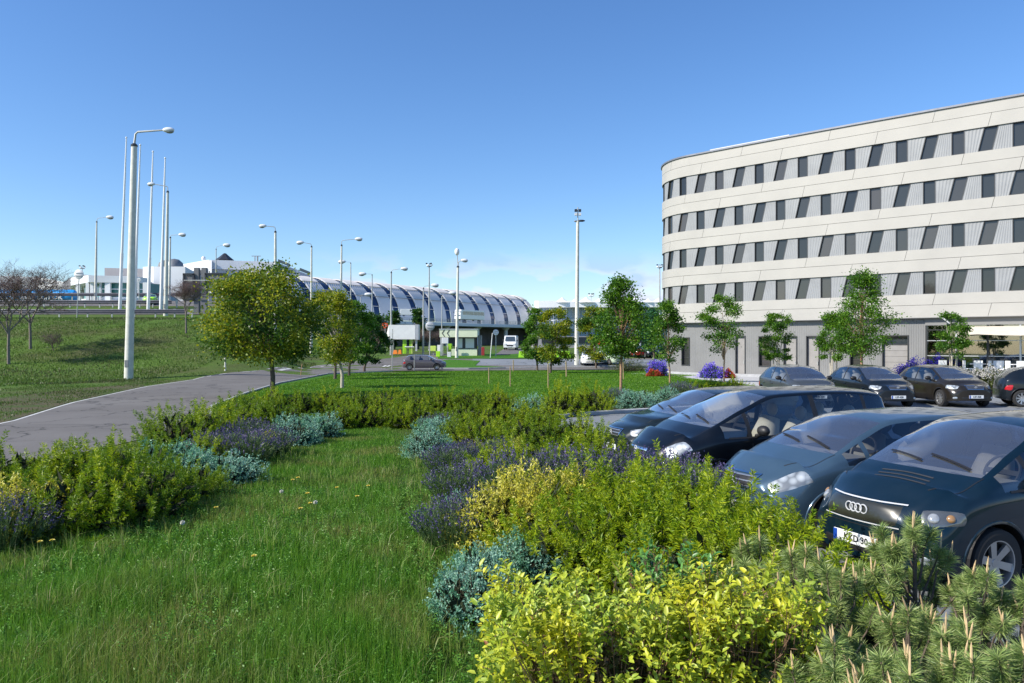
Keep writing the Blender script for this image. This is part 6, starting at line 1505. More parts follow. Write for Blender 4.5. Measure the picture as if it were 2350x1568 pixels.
def lampmat():
    m, nt, b = nmat('headlight_reflector'); v = nt.nodes.new('ShaderNodeTexVoronoi'); v.inputs['Scale'].default_value = 11
    tc = nt.nodes.new('ShaderNodeTexCoord'); nt.links.new(tc.outputs['Object'], v.inputs['Vector'])
    c = ramp(nt, v.outputs['Distance'], [(.1, (.50, .54, .57)), (.45, (.34, .38, .41)), (.7, (.16, .18, .20))]); nt.links.new(c, b.inputs['Base Color']); setp(b, Roughness=.3, Metallic=.3); b.inputs['Coat Weight'].default_value = 1; b.inputs['Coat Roughness'].default_value = .02
    bump(nt, b, v.outputs['Distance'], .05, .01); return m
M['lamp_car'] = lampmat(); M['lamp_smoke'] = simple('smoked_headlight', (.13, .14, .14), .12, .5, .25, 9, coat=1.)
def pch(x, xs, ys):
    """monotone cubic through keys"""
    xs = np.array(xs, float); ys = np.array(ys, float); o = np.argsort(xs); xs, ys = xs[o], ys[o]; h = np.diff(xs); d = np.diff(ys) / h; m = np.zeros(len(xs)); m[0], m[-1] = d[0], d[-1]
    for i in range(1, len(xs) - 1):
        if d[i - 1] * d[i] > 0: w1 = 2 * h[i] + h[i - 1]; w2 = h[i] + 2 * h[i - 1]; m[i] = (w1 + w2) / (w1 / d[i - 1] + w2 / d[i])
    x = np.clip(x, xs[0], xs[-1]); i = np.clip(np.searchsorted(xs, x) - 1, 0, len(xs) - 2); t = (x - xs[i]) / h[i]
    return (2 * t**3 - 3 * t**2 + 1) * ys[i] + (t**3 - 2 * t**2 + t) * h[i] * m[i] + (-2 * t**3 + 3 * t**2) * ys[i + 1] + (t**3 - t**2) * h[i] * m[i + 1]
def car(label, X, Y, rz, K, color, seat='seat_grey', detail=2, cat='car', grp=None, plate=None, badge=None, z=0.02, name='parked_car', tilt=0):
    L, W, H = K['L'], K['W'], K['H']; w2 = W / 2; BF, BR = K.get('bf', .24), K.get('br', .14); h = (L - BF - BR) / 2
    zn, zhf, zc, cx_, wt, rt, rw, zrw = K['zn'], K['zhf'], K['zc'], K['cx'], K['wt'], K['rt'], K['rw'], K['zrw']; zbF, zbR = K['zbF'], K['zbR']; mid = (wt + rt) / 2 - .1
    hf, hr = h, -h
    top = ([hf, hf - .03, hf - .14, hf - .34, (hf + cx_) / 2, cx_, (cx_ + wt) / 2, wt, wt - .3, mid, rt, rw, rw - .06, hr + .05, hr],
           [zn, zn + (zhf - zn) * .55, zhf, zhf + (zc - zhf) * .35, zhf + (zc - zhf) * .72, zc, (zc + H - .065) / 2 + K.get('wsb', .025), H - .065, H - .02, H, H - K.get('rdrop', .06), zrw, zrw - .07, K.get('ztr', zrw - .25), K.get('ztr', zrw - .25) - .1])
    rail = ([hf, hf - .14, (hf + cx_) / 2, cx_ + .02, (cx_ + wt) / 2 - .08, wt - .14, mid, rt + .05, rw, hr + .05, hr],
            [zn - .03, zhf - .07, zhf + (zc - zhf) * .6 - .05, zc - .03, (zc + H - .1) / 2, H - .125, H - .095, H - .15, zrw - .05, K.get('ztr', zrw - .25) - .04, K.get('ztr', zrw - .25) - .14])
    belt = ([hf, hf - .14, (hf + cx_) / 2, cx_, mid, rw, hr + .05, hr], [zn - .12, zhf - .17, zbF - .085, zbF - .02, (zbF + zbR) / 2, zbR, zbR - .12, .62])
    wb = ([hf, hf - .1, hf - .3, hf - .65, 0, hr + .6, hr + .2, hr + .05, hr], [w2 * .80, w2 * .90, w2 * .955, w2 * .99, w2, w2 * .985, w2 * .94, w2 * .88, w2 * .80])
    wr = ([hf, hf - .15, cx_, (cx_ + wt) / 2, wt, mid, rt, rw, hr], [w2 * .58, w2 * .70, w2 * .84, w2 * .79, w2 * .725, w2 * .71, w2 * .68, w2 * .72, w2 * .60])
    zb_ = ([hf, hf - .2, hf - .6, hr + .6, hr + .2, hr], [.26, .22, .20, .20, .24, .30])
    Bw = ([hf, cx_ + .1, wt, mid, rt, hr], [BF, BF * .62, BF * .38, 0., -BR * .3, -BR])
    sub = [2, 4, 4, 2, 4, 4, 2, 5, 4] if detail > 1 else [1, 2, 2, 1, 1, 1, 1, 2, 1]
    kidx = [0]
    for s_ in sub: kidx.append(kidx[-1] + s_)
    nx_ = {2: 110, 1: 44, 0: 30}[detail]
    wins = K['win']; bx_ = sorted({q for a, b_ in wins for q in (a, b_)} | {cx_ - .03, wt + .02, rt - .02, rw + .03})
    xs = np.linspace(hr, hf, nx_); xs = np.array(sorted(set([x for x in xs if min(abs(x - q) for q in bx_) > .012] + bx_ + [hf - .015, hf - .05, hf - .09, hr + .03])))
    def section(x):
        g_ = lambda k: float(pch(np.array([x]), *k)[0]); zt, zr, zb, w_, r_, z0 = g_(top), g_(rail), g_(belt), g_(wb), g_(wr), g_(zb_); zr = min(zr, zt - .012); zb = min(zb, zr - .02)
        d7 = min(.04, .55 * (zt - zr)); P = [(w_ * .93, z0), (w_ * .985, z0 + .09), (w_ * 1.0, z0 + (zb - z0) * .62), (w_ * .985, zb - .055), (w_ * .955, zb), ((w_ * .955 + r_) / 2 + .018, (zb + zr) / 2), (r_, zr), (r_ - .055, zr + d7), (r_ * .5, zt - .012 * (zt > 1.2) - .006), (0, zt)]
        out = []
        for i in range(9):
            p0, p1, p2, p3 = P[max(i - 1, 0)], P[i], P[i + 1], P[i + 2] if i < 8 else (-P[8][0], P[8][1])
            if i == 0: p0 = P[0]
            for j in range(sub[i]):
                t = j / sub[i]; q = []
                for c in (0, 1):
                    a = p1[c]; m1 = (p2[c] - p0[c]) / 2 * .6; m2 = (p3[c] - p1[c]) / 2 * .6
                    q.append((2 * t**3 - 3 * t**2 + 1) * a + (t**3 - 2 * t**2 + t) * m1 + (-2 * t**3 + 3 * t**2) * p2[c] + (t**3 - t**2) * m2)
                out.append(q)
        out.append(list(P[9])); return np.array(out)
    secs = [section(x) for x in xs]; m = kidx[-1]; NV = 2 * m + 1
    def warp(x, y): return x + float(pch(np.array([x]), *Bw)[0]) * (1 - min(1, (y / w2)) ** 2) if True else x
    V = []
    for x, s in zip(xs, secs):
        B = float(pch(np.array([x]), *Bw)[0])
        full = [(q[0], q[1]) for q in s] + [(-q[0], q[1]) for q in s[-2::-1]]
        for y, zz in full: V.append([x + B * (1 - min(1., abs(y) / w2) ** 2), y, zz])
    V = np.array(V); nxs = len(xs); grid = np.arange(len(V)).reshape(nxs, NV)
    faces = {'body': [], 'windshield': [], 'rear_window': []}; sw = {}; pil = {}; cut = set()
    ra = K['wr'] + .05; axl = [K['fa'], K['ra']]; k4, k6, k7 = kidx[4], kidx[6], kidx[7]
    allf = []
    for i in range(nxs - 1):
        xm = (xs[i] + xs[i + 1]) / 2
        for k in range(NV - 1):
            f = (grid[i, k], grid[i, k + 1], grid[i + 1, k + 1], grid[i + 1, k]); allf.append(f); km = k if k < m else NV - 2 - k
            c = V[list(f)].mean(0); key = 'body'
            if k7 <= km < m and cx_ - .03 > xm > wt + .02: key = 'windshield'
            elif k7 <= km < m and rt - .02 > xm > rw + .03: key = 'rear_window'
            elif k4 <= km < k6:
                hit = [j for j, (a, b_) in enumerate(wins) if a > xm > b_]; zgap = secs[i][k6][1] - secs[i][k4][1]
                if hit and zgap > .045: sw.setdefault((hit[0], k < m), []).append(f); continue
                if not hit and wins[0][0] > xm > wins[-1][1]: pil.setdefault((sum(1 for a_, b_ in wins if b_ > xm), k < m), []).append(f); continue
            if key == 'body' and km < kidx[3] and any((c[0] - a) ** 2 + (c[2] - K['wr']) ** 2 < ra * ra for a in axl): cut.update(int(q_) for q_ in f); continue
            faces[key].append(f)
    # caps
    def cap(i, flip):
        s = secs[i]; tj = [(s[k][0] / s[k7][0], s[k][1]) for k in range(k7, m + 1)]; tj = tj + [(-a, b_) for a, b_ in tj[-2::-1]]; nc = len(tj); B = float(pch(np.array([xs[i]]), *Bw)[0]); rows = []
        nonlocal V
        base = len(V); new = []
        for k in range(k7 + 1):
            f_ = k / k7; r_ = []
            for j, (t, zz) in enumerate(tj):
                y = t * s[k][0]; zq = s[k][1] + (zz - s[k7][1]) * f_ ** 4; new.append([xs[i] + B * (1 - min(1., abs(y) / w2) ** 2), y, zq]); r_.append(base + len(new) - 1)
            rows.append(r_)
        V = np.vstack([V, new])
        for a, b_ in zip(rows[:-1], rows[1:]):
            for j in range(nc - 1):
                f = (a[j], a[j + 1], b_[j + 1], b_[j]) if flip else (a[j], b_[j], b_[j + 1], a[j + 1]); faces['body'].append(f); allf.append(f)
    cap(nxs - 1, True); cap(0, False)
    bvh = BVHTree.FromPolygons([tuple(v) for v in V], [tuple(int(i) for i in f) for f in allf])
    # snap arches
    V2 = V.copy()
    for a in axl:
        d = V2[:, [0, 2]] - np.array([a, K['wr']]); r_ = np.hypot(d[:, 0], d[:, 1]); cu_ = np.zeros(len(V2), bool); cu_[list(cut)] = True; s_ = ((r_ < ra) | (cu_ & (r_ < ra + .09))) & (np.abs(V2[:, 1]) > w2 * .6) & (r_ > .01); V2[s_, 0] = a + d[s_, 0] / r_[s_] * ra; V2[s_, 2] = K['wr'] + d[s_, 1] / r_[s_] * ra
    root = empty(name, (X, Y, z), rz, label, cat, grp)
    def sub_mesh(nm, fs, mat, parent=root, thick=0):
        fs = np.array(fs); u, inv = np.unique(fs, return_inverse=True); me = np_mesh(nm, V2[u], [inv.reshape(fs.shape)], mat, smooth=True); bm = bmesh.new(); bm.from_mesh(me); bmesh.ops.remove_doubles(bm, verts=bm.verts, dist=.0004); bmesh.ops.recalc_face_normals(bm, faces=bm.faces); bm.to_mesh(me); bm.free()
        me.polygons.foreach_set('use_smooth', [True] * len(me.polygons))
        try: me.set_sharp_from_angle(angle=R(38))
        except Exception: pass
        return link(nm, me, parent)
    body = sub_mesh('body', faces['body'], P_[color]); glass = M['car_glass'] if detail > 0 else M['car_glass_far']
    sub_mesh('windshield', faces['windshield'], M['screen_glass'] if detail > 0 else glass)
    if faces['rear_window']: sub_mesh('rear_window', faces['rear_window'], glass)
    for fs in pil.values(): sub_mesh('window_pillar', fs, M['blacktrim'] if K.get('bp', 1) else P_[color])
    for (j, lft), fs in sw.items(): sub_mesh('side_window', fs, glass)
    # floor pan and arches
    b = MB(); b.box((0, 0, .27), (2 * h - .1, W * .86, .06)); b.build('underbody', M['blacktrim'], root)
    for a in axl:
        for sy in (1, -1):
            b = MB(); n = 14; vs = []
            for yy in (w2 * .985, w2 * .45):
                for i in range(n + 1): t = PI * i / n; vs.append((a + math.cos(t) * (ra + .004), sy * yy, K['wr'] + math.sin(t) * (ra + .004)))
            vs += [(a, sy * w2 * .45, K['wr'])]
            b.add(vs, [(i, i + 1, n + 2 + i, n + 1 + i) for i in range(n)] + [(n + 1 + i, n + 2 + i, 2 * n + 2) for i in range(n)]); b.build('wheel_well', M['blacktrim'], root)
            wheel(root, a, sy * (w2 - .11), K['wr'], sy, detail, K.get('spokes', 5))
    def proj(p, d):
        p = Vector(p); d = Vector(d).normalized(); hit = bvh.ray_cast(p - d * 2.5, d)
        return (hit[0], hit[1] if hit[1].dot(d) < 0 else -hit[1]) if hit[0] is not None else (p, -d)
    def patch(nm, c4, d, mat, off=.005, n=10, mm=6, rnd=.35, parent=body):
        a, b_, c, e = [Vector(q) for q in c4]; vs = []; 
        for i in range(n + 1):
            for j in range(mm + 1):
                u, v = 2 * i / n - 1, 2 * j / mm - 1; uu = u * math.sqrt(1 - rnd * v * v / 2); vv = v * math.sqrt(1 - rnd * u * u / 2); uu, vv = (uu + 1) / 2, (vv + 1) / 2
                p = (a.lerp(b_, uu)).lerp(e.lerp(c, uu), vv); q, nn = proj(p, d); ed = i in (0, n) or j in (0, mm); vs.append(q + nn * (off if not (ed and off > .003 and n > 2) else -.003))
        mb = MB(); mb.add(vs, [(i * (mm + 1) + j, (i + 1) * (mm + 1) + j, (i + 1) * (mm + 1) + j + 1, i * (mm + 1) + j + 1) for i in range(n) for j in range(mm)]); return mb.build(nm, mat, parent, smooth='all')
    def strip(nm, pts, d, wd, mat, off=.0025, up=(0, 0, 1), parent=body):
        vs = []; P = []
        for a, b_ in zip(pts[:-1], pts[1:]):
            for i in range(8): P.append(Vector(a).lerp(Vector(b_), i / 8))
        P.append(Vector(pts[-1])); dv = Vector(d).normalized()
        for i, p in enumerate(P):
            t = (P[min(i + 1, len(P) - 1)] - P[max(i - 1, 0)]).normalized(); s_ = t.cross(dv).normalized() * wd / 2
            for q in (p - s_, p + s_): hh_, nn = proj(q, d); vs.append(hh_ + nn * off)
        mb = MB(); mb.add(vs, [(2 * i, 2 * i + 1, 2 * i + 3, 2 * i + 2) for i in range(len(P) - 1)]); return mb.build(nm, mat, parent)
    fx = h + BF; 
    # headlights / tail lights
    HL = K.get('hl', [(.50, zhf - .13), (.93, zhf - .07), (.90, zhf - .24), (.48, zhf - .27)])
    lm = M['lamp_smoke'] if K.get('smoke') else M['lamp_car']; dv0 = Vector((-.80, 0, -.18))
    for sy in (1, -1):
        cor = [(h + .05 - (q[0] - .5) * K.get('hlx', .55), sy * w2 * q[0], q[1]) for q in HL]; o = patch('headlight', cor, (-.8, -.5 * sy, -.22), lm, .006, 12, 7, .5)
        if detail > 1 and K.get('smoke'):
            for fr, rr_ in ((.30, .05), (.66, .038)):
                p = Vector(cor[0]).lerp(Vector(cor[1]), fr).lerp(Vector(cor[3]).lerp(Vector(cor[2]), fr), .5); q, nn = proj(p, (-.8, -.5 * sy, -.22)); b = MB(); b.ell((0, 0, 0), (rr_, rr_, .022), 16, 6)
                le = b.build('lens', M['lens_clear'] if fr < .5 else M['amber'], o, smooth='all'); le.matrix_local = Matrix.Translation(q + nn * .004) @ nn.to_track_quat('Z', 'Y').to_matrix().to_4x4()
        zt_ = K.get('ztr', zrw - .25); patch('tail_light', [(-h + .02, sy * w2 * .92, zt_ + .02), (-h + .25, sy * w2 * .98, zt_ + .06), (-h + .2, sy * w2 * .98, zt_ - .16), (-h, sy * w2 * .80, zt_ - .14)], (.8, -.6 * sy, 0), M['tail_red'], .006, 8, 6, .4)
        # mirrors, handles, seams
        mz = zbF + .06; mx = K.get('mx', cx_ - .42); b = MB(); b.ell((mx, sy * (w2 + .085), mz + .035), (.075, .115, .075), 14, 8); mo = b.build('side_mirror', M['blacktrim'] if K.get('mb', 1) else P_[color], root, smooth='all')
        b = MB(); b.tube([(mx + .02, sy * (w2 * .93), mz - .05), (mx, sy * (w2 + .05), mz - .01)], [.03, .022], 8); b.build('mirror_arm', M['blacktrim'], mo)
        if detail > 0:
            for a, b_ in wins[K.get('d0', 0):]:
                if a - b_ > .5:
                    hx = b_ + .13; q, nn = proj((hx, sy * 1, zbF - .14), (0, -sy, 0)); b = MB(); b.box((q.x, q.y + sy * .012, q.z), (.19, .03, .035)); hh = b.build('door_handle', P_[color], root); bv = hh.modifiers.new('edge', 'BEVEL'); bv.width = .012; bv.segments = 2
            sx_ = sorted({round(q, 2) for a, b_ in wins if a - b_ > .5 for q in (a + .02, b_ - .03)})
            for x_ in sx_:
                strip('door_seam', [(x_, sy, zbF - .03), (x_ + .01, sy, .26)], (0, -sy, 0), .009, M['blacktrim'])
            strip('door_seam', [(sx_[0], sy, .27), (sx_[-1], sy, .27)], (0, -sy, 0), .008, M['blacktrim'])
            strip('hood_seam', [(cx_ + .02, sy * w2 * .80, 2), ((h + cx_) / 2, sy * w2 * .76, 2), (h - .12, sy * w2 * .58, 2)], (0, 0, -1), .009, M['blacktrim'])
            if detail > 1:
                b_z = zbF - .035; strip('window_trim', [(wins[0][0] - .05, sy, zbF - .012), (wins[-1][1], sy, zbR - .015)], (0, -sy, 0), .022, M['blacktrim'], .004)
                q, nn = proj((K['fa'] - .48, sy, .62), (0, -sy, 0)); b = MB(); b.ell((q.x, q.y, q.z), (.035, .008, .018), 12, 6); b.build('side_indicator', M['lamp_glass'], root, smooth='all')
        if detail > 0:
            for a in axl:
                pts = []
                for t in np.linspace(-.12, PI + .12, 22):
                    x_, z_ = a + math.cos(t) * (ra + .012), K['wr'] + math.sin(t) * (ra + .012)
                    if z_ < .24: continue
                    q, nn = proj((x_, sy, z_), (0, -sy, 0)); pts.append((q.x, q.y - sy * .006, q.z))
                b = MB(); b.tube(pts, .017, 8); b.build('wheel_arch', P_[color], root, smooth=True)
            patch('fog_lamp', [(fx - .05, sy * .60, .40), (fx - .12, sy * .74, .40), (fx - .12, sy * .74, .31), (fx - .05, sy * .60, .31)], (-1, -.15 * sy, 0), M['lamp_car'], .006, 6, 4, .8)
            strip('bumper_seam', [(fx, 0, K.get('gz', (.8, .6))[1] - .035), (fx - .03, sy * .5, K.get('gz', (.8, .6))[1] - .045), (fx - .12, sy * .74, K.get('gz', (.8, .6))[1] - .05)], (-1, -.25 * sy, 0), .008, M['blacktrim'])
    # nose: grille, intake, plate, badge
    gz = K.get('gz', (zn + .10, zn - .03)); gw = K.get('gw', .30); G_ = K.get('grille', 'bar')
    if G_ == 'chrome':
        patch('grille', [(fx, gw, gz[0]), (fx, -gw, gz[0]), (fx, -gw * .78, gz[1]), (fx, gw * .78, gz[1])], (-1, 0, 0), M['blacktrim'], .004, 14, 6, .3); patch('grille_bar', [(fx, gw * .93, gz[0] - .015), (fx, -gw * .93, gz[0] - .015), (fx, -gw * .85, (gz[0] + gz[1]) / 2 - .01), (fx, gw * .85, (gz[0] + gz[1]) / 2 - .01)], (-1, 0, 0), M['chrome'], .012, 14, 3, .2)
    elif G_ == 'panel':
        patch('grille', [(fx, gw, gz[0]), (fx, -gw, gz[0]), (fx, -gw, gz[1]), (fx, gw, gz[1])], (-1, 0, 0), M['grille_panel'], .005, 18, 8, .15)
        for zz in gz: strip('grille_trim', [(fx, gw, zz), (fx, -gw, zz)], (-1, 0, 0), .010, M['badge'], .008)
    else:
        patch('grille', [(fx, gw, gz[0]), (fx, -gw, gz[0]), (fx, -gw * .85, gz[1]), (fx, gw * .85, gz[1])], (-1, 0, 0), M['blacktrim'], .004, 14, 6, .3)
        if detail > 0:
            for i in range(3):
                zz = gz[1] + (gz[0] - gz[1]) * (i + .5) / 3; strip('grille_bar', [(fx, gw * .88, zz), (fx, -gw * .88, zz)], (-1, 0, 0), .012, M['rim'], .008)
            g0 = [(fx, gw, gz[0]), (fx, -gw, gz[0]), (fx, -gw * .85, gz[1]), (fx, gw * .85, gz[1]), (fx, gw, gz[0])]; strip('grille_surround', g0, (-1, 0, 0), .014, M['chrome'], .010)
    patch('air_intake', [(fx, .52, .40), (fx, -.52, .40), (fx, -.46, .30), (fx, .46, .30)], (-1, 0, 0), M['blacktrim'], .004, 14, 5, .3)
    if detail > 0:
        pz = K.get('pz', .47); q, nn = proj((fx, 0, pz), (-1, 0, 0)); b = MB(); b.box((q.x + .012, 0, pz), (.014, .52, .112)); pl = b.build('number_plate', M['plate_white'], root); bv = pl.modifiers.new('edge', 'BEVEL'); bv.width = .004
        b = MB(); b.box((q.x + .021, -.235 * -1 * -1, pz), (.004, .045, .105)); b.build('country_band', M['plate_blue'], pl)
        text_mesh('lettering', plate or 'LSF-428', .088, .001, M['plate_ink'], pl, Matrix.Translation((q.x + .0215, .02, pz)) @ Matrix.Rotation(R(90), 4, 'Z') @ Matrix.Rotation(R(90), 4, 'X'), bold=.002)
        bz = K.get('bz', (gz[0] + gz[1]) / 2 + .01); q, nn = proj((fx, 0, bz), (-1, 0, 0)); b = MB(); xq = q.x + .018
        if badge == 'rings':
            for i in range(4): b.lathe([(.040 + .0065 * math.cos(t), .0065 * math.sin(t)) for t in np.linspace(0, 2 * PI, 7)[:-1]], 24, 'x', (xq - .006 * abs(i - 1.5), (i - 1.5) * .058, bz), close=True)
        elif badge == 'ringbolt':
            b.lathe([(.042 + .006 * math.cos(t), .006 * math.sin(t)) for t in np.linspace(0, 2 * PI, 7)[:-1]], 24, 'x', (xq, 0, bz), close=True); b.add([(xq, -.07, bz - .008), (xq, .0, bz + .012), (xq, .07, bz + .008), (xq, .0, bz - .012)], [(0, 1, 2, 3)])
        else:
            for dz in (-.02, .02):
                e_ = .055; b.add([(xq, -e_, bz + dz - .035), (xq, 0, bz + dz), (xq, e_, bz + dz - .035), (xq, e_, bz + dz - .018), (xq, 0, bz + dz + .02), (xq, -e_, bz + dz - .018)], [(0, 1, 4, 5), (1, 2, 3, 4)])
        b.build('badge', M['badge'], root)
        # interior
        for sy in (1, -1):
            for xr, s_ in ((wt - .42, 1.), (wt - 1.25, .95)) if K.get('rear_seats', 1) else ((wt - .42, 1.),):
                b = MB(); 
                b.box((xr + .22, sy * w2 * .43, .50), (.52, .50, .16)); b.tube([(xr, sy * w2 * .43, .5), (xr - .10, sy * w2 * .43, .85), (xr - .19, sy * w2 * .43, 1.12)], [.2, .21, .15], 12); se = b.build('seat', M[seat], root, smooth=True)
                b = MB(); b.ell((xr - .22, sy * w2 * .43, min(H - .26, 1.24)), (.055, .13, .105), 12, 8); b.build('headrest', M[seat], se, smooth='all')
        b = MB(); b.prism([(cx_ + .02, -w2 * .8), (cx_ + .02, w2 * .8), (cx_ - .50, w2 * .84), (cx_ - .50, -w2 * .84)], .62, [zc - .06, zc - .06, zc - .06, zc - .06]); b.build('dashboard', M['dash'], root)
        b = MB(); b.lathe([(.175 + .014 * math.cos(t), .014 * math.sin(t)) for t in np.linspace(0, 2 * PI, 7)[:-1]], 24, 'x', close=True); b.box((0, 0, 0), (.02, .33, .05)); st = b.build('steering_wheel', M['blacktrim'], root, smooth=True); st.location = (cx_ - .62, w2 * .43, zc - .02); st.rotation_euler = (0, R(-28), 0)
        b = MB(); b.ell((wt - .02, 0, H - .16), (.02, .11, .035), 10, 6); b.build('rear_view_mirror', M['blacktrim'], root, smooth='all')
        if detail > 1:
            strip('wiper', [(cx_ - .02, .52, 2), (cx_ - .10, .02, 2)], (0, 0, -1), .022, M['blacktrim'], .014); strip('wiper', [(cx_ - .0, .0, 2), (cx_ - .12, -.48, 2)], (0, 0, -1), .022, M['blacktrim'], .014)
            if K.get('vents'):
                for r_ in range(3): strip('hood_vent', [(cx_ + .20 + r_ * .05, .30, 2), (cx_ + .20 + r_ * .05, -.30, 2)], (0, 0, -1), .016, M['rim_dark'], .004)
    if K.get('ant'): b = MB(); b.tube([(wt - .1, 0, H - .03), (wt - .42, 0, H + .34)], [.006, .003], 5); b.build('antenna', M['blacktrim'], root)
    return root
M['grille_panel'] = simple('glossy_dark_olive_panel', (.028, .029, .022), .3, .1, .2, 6, coat=.5)
def wheel(root, x, y, r, sy, detail, spokes):
    wo = empty('wheel', (x, y, r)); wo.parent = root; n = 40 if detail > 1 else 18; tw = .1
    b = MB(); b.lathe([(r * .66, -tw * .9), (r * .86, -tw), (r * .97, -tw * .85), (r, -tw * .4), (r, tw * .4), (r * .97, tw * .85), (r * .86, tw), (r * .66, tw * .9)], n, 'y'); b.build('tyre', M['tyre'], wo, smooth=True)
    b = MB(); b.lathe([(r * .67, sy * tw * .92), (r * .64, sy * tw * .9), (r * .61, sy * tw * .45), (r * .60, sy * -tw * .7)], n, 'y'); b.lathe([(0, sy * tw * .62), (r * .12, sy * tw * .62), (r * .15, sy * tw * .45), (r * .15, 0)], n, 'y')
    for k in range(spokes):
        a = 2 * PI * k / spokes + .3; ca, sa = math.cos(a), math.sin(a); wv = r * (.085 if spokes > 6 else .12)
        def pt(rr, w_, yy): return (rr * ca - w_ * sa, sy * yy, rr * sa + w_ * ca)
        y1, y2 = tw * .58, tw * .78
        vs = [pt(r * .1, -wv * .8, y1), pt(r * .1, wv * .8, y1), pt(r * .63, wv, y2), pt(r * .63, -wv, y2), pt(r * .1, -wv * .8, y1 - .03), pt(r * .1, wv * .8, y1 - .03), pt(r * .63, wv, y2 - .03), pt(r * .63, -wv, y2 - .03)]
        b.add(vs, [(0, 1, 2, 3), (4, 7, 6, 5), (0, 4, 5, 1), (1, 5, 6, 2), (2, 6, 7, 3), (3, 7, 4, 0)])
    b.build('rim', M['rim'], wo, smooth=True); b = MB(); b.lathe([(0, sy * tw * .1), (r * .60, sy * tw * .1)], n, 'y'); b.build('brake_disc', M['rim_dark'], wo)
K_VAN = dict(L=4.05, W=1.70, H=1.62, zn=.70, zhf=.90, zc=1.10, cx=1.22, wt=.25, rt=-1.62, rw=-1.86, zrw=1.12, zbF=.97, zbR=1.04, fa=1.22, ra=-1.38, wr=.31, win=[(1.10, .74), (.68, -.34), (-.42, -1.20), (-1.26, -1.66)], d0=1, gw=.31, gz=(.82, .66), bz=.76, pz=.42, grille='chrome', mx=.60, hl=[(.55, .82), (.80, .95), (.97, .82), (.68, .60)], hlx=.7, spokes=7)
K_C2 = dict(L=3.68, W=1.66, H=1.46, zn=.66, zhf=.82, zc=1.02, cx=.98, wt=.22, rt=-1.38, rw=-1.66, zrw=1.0, zbF=.92, zbR=1.02, fa=1.10, ra=-1.22, wr=.30, win=[(.90, .66), (.60, -.66), (-.74, -1.38)], bp=0, d0=1, gw=.36, gz=(.78, .62), bz=.70, pz=.40, grille='bar', mx=.50, hl=[(.50, .68), (.82, .90), (.97, .74), (.60, .54)], hlx=.85, spokes=5, rdrop=.07)
K_A2 = dict(L=3.83, W=1.68, H=1.55, zn=.66, zhf=.86, zc=1.04, cx=1.12, wt=.20, rt=-1.35, rw=-1.75, zrw=1.0, zbF=.94, zbR=1.04, fa=1.15, ra=-1.25, wr=.31, win=[(1.02, .68), (.62, -.38), (-.46, -1.34)], d0=1, gw=.44, gz=(.80, .60), bz=.715, pz=.42, grille='panel', mx=.55, hl=[(.60, .78), (.97, .80), (.97, .66), (.62, .60)], smoke=1, vents=1, spokes=6, wsb=.035, mb=0)
K_H = dict(L=4.25, W=1.74, H=1.46, zn=.64, zhf=.80, zc=1.0, cx=1.15, wt=.32, rt=-1.35, rw=-1.82, zrw=1.0, zbF=.92, zbR=.99, fa=1.28, ra=-1.32, wr=.31, win=[(1.04, .80), (.74, -.34), (-.42, -1.22)], d0=1, gw=.34, gz=(.74, .60), pz=.40, hl=[(.50, .73), (.90, .80), (.97, .68), (.58, .58)], hlx=.8, spokes=7)
K_C = dict(K_H, L=4.1, H=1.48, W=1.72, cx=1.15, wt=.36, rt=-1.20, rw=-1.78, ant=1, spokes=9, gw=.33, gz=(.78, .66), hl=[(.52, .78), (.90, .82), (.95, .66), (.60, .62)], win=[(1.04, .80), (.74, -.30), (-.38, -1.15)])
NG = 'cars parked nose to the bed'; BG = 'cars in the back parking row'
AH = R(180 + 15)
def put(fxp, K, a):  # place by the middle of the nose
    return fxp[0] - math.cos(a) * K['L'] / 2, fxp[1] - math.sin(a) * K['L'] / 2
def nose(lf, K, a):  # lf = near front corner (car's left front)
    l = (-math.sin(a), math.cos(a)); return lf[0] - l[0] * K['W'] / 2, lf[1] - l[1] * K['W'] / 2
for lb_, lf, K, a, col, st, bd, pl in (
    ('dark hatchback with a silvery bonnet reflection, rearmost of the near row', CARP[0], K_H, CARA[0], 'green', 'seat_dark', 'chev', 'JZK-517'),
    ('black minivan with cream seats and a chrome grille bar, second from the left', CARP[1], K_VAN, CARA[1], 'black', 'seat_cream', 'ringbolt', 'KSE-204'),
    ('slate blue small car with chevron badge between the black minivan and the dark blue car', CARP[2], K_C2, CARA[2], 'slate', 'seat_grey', 'chev', 'HPB-731'),
    ('dark petrol blue car with four linked rings, nearest the camera', CARP[3], K_A2, CARA[3], 'navy', 'seat_grey', 'rings', 'KKD 30')):
    n_ = nose(lf, K, a); n_ = nose(lf, dict(W=K['W'] * CSC), a); X, Y = put(n_, dict(L=K['L'] * CSC), a); o = car(lb_, X, Y, a, K, col, st, 2, grp=NG, plate=pl, badge=bd); o.scale = (CSC,) * 3
for lb_, px, Y, a, K, col in BACK:
    K = K_C
    o = car(lb_, px, Y, a, K, col, 'seat_grey', 1, grp=BG, badge='chev', plate='LSF-428'); o.scale = (CSC,) * 3
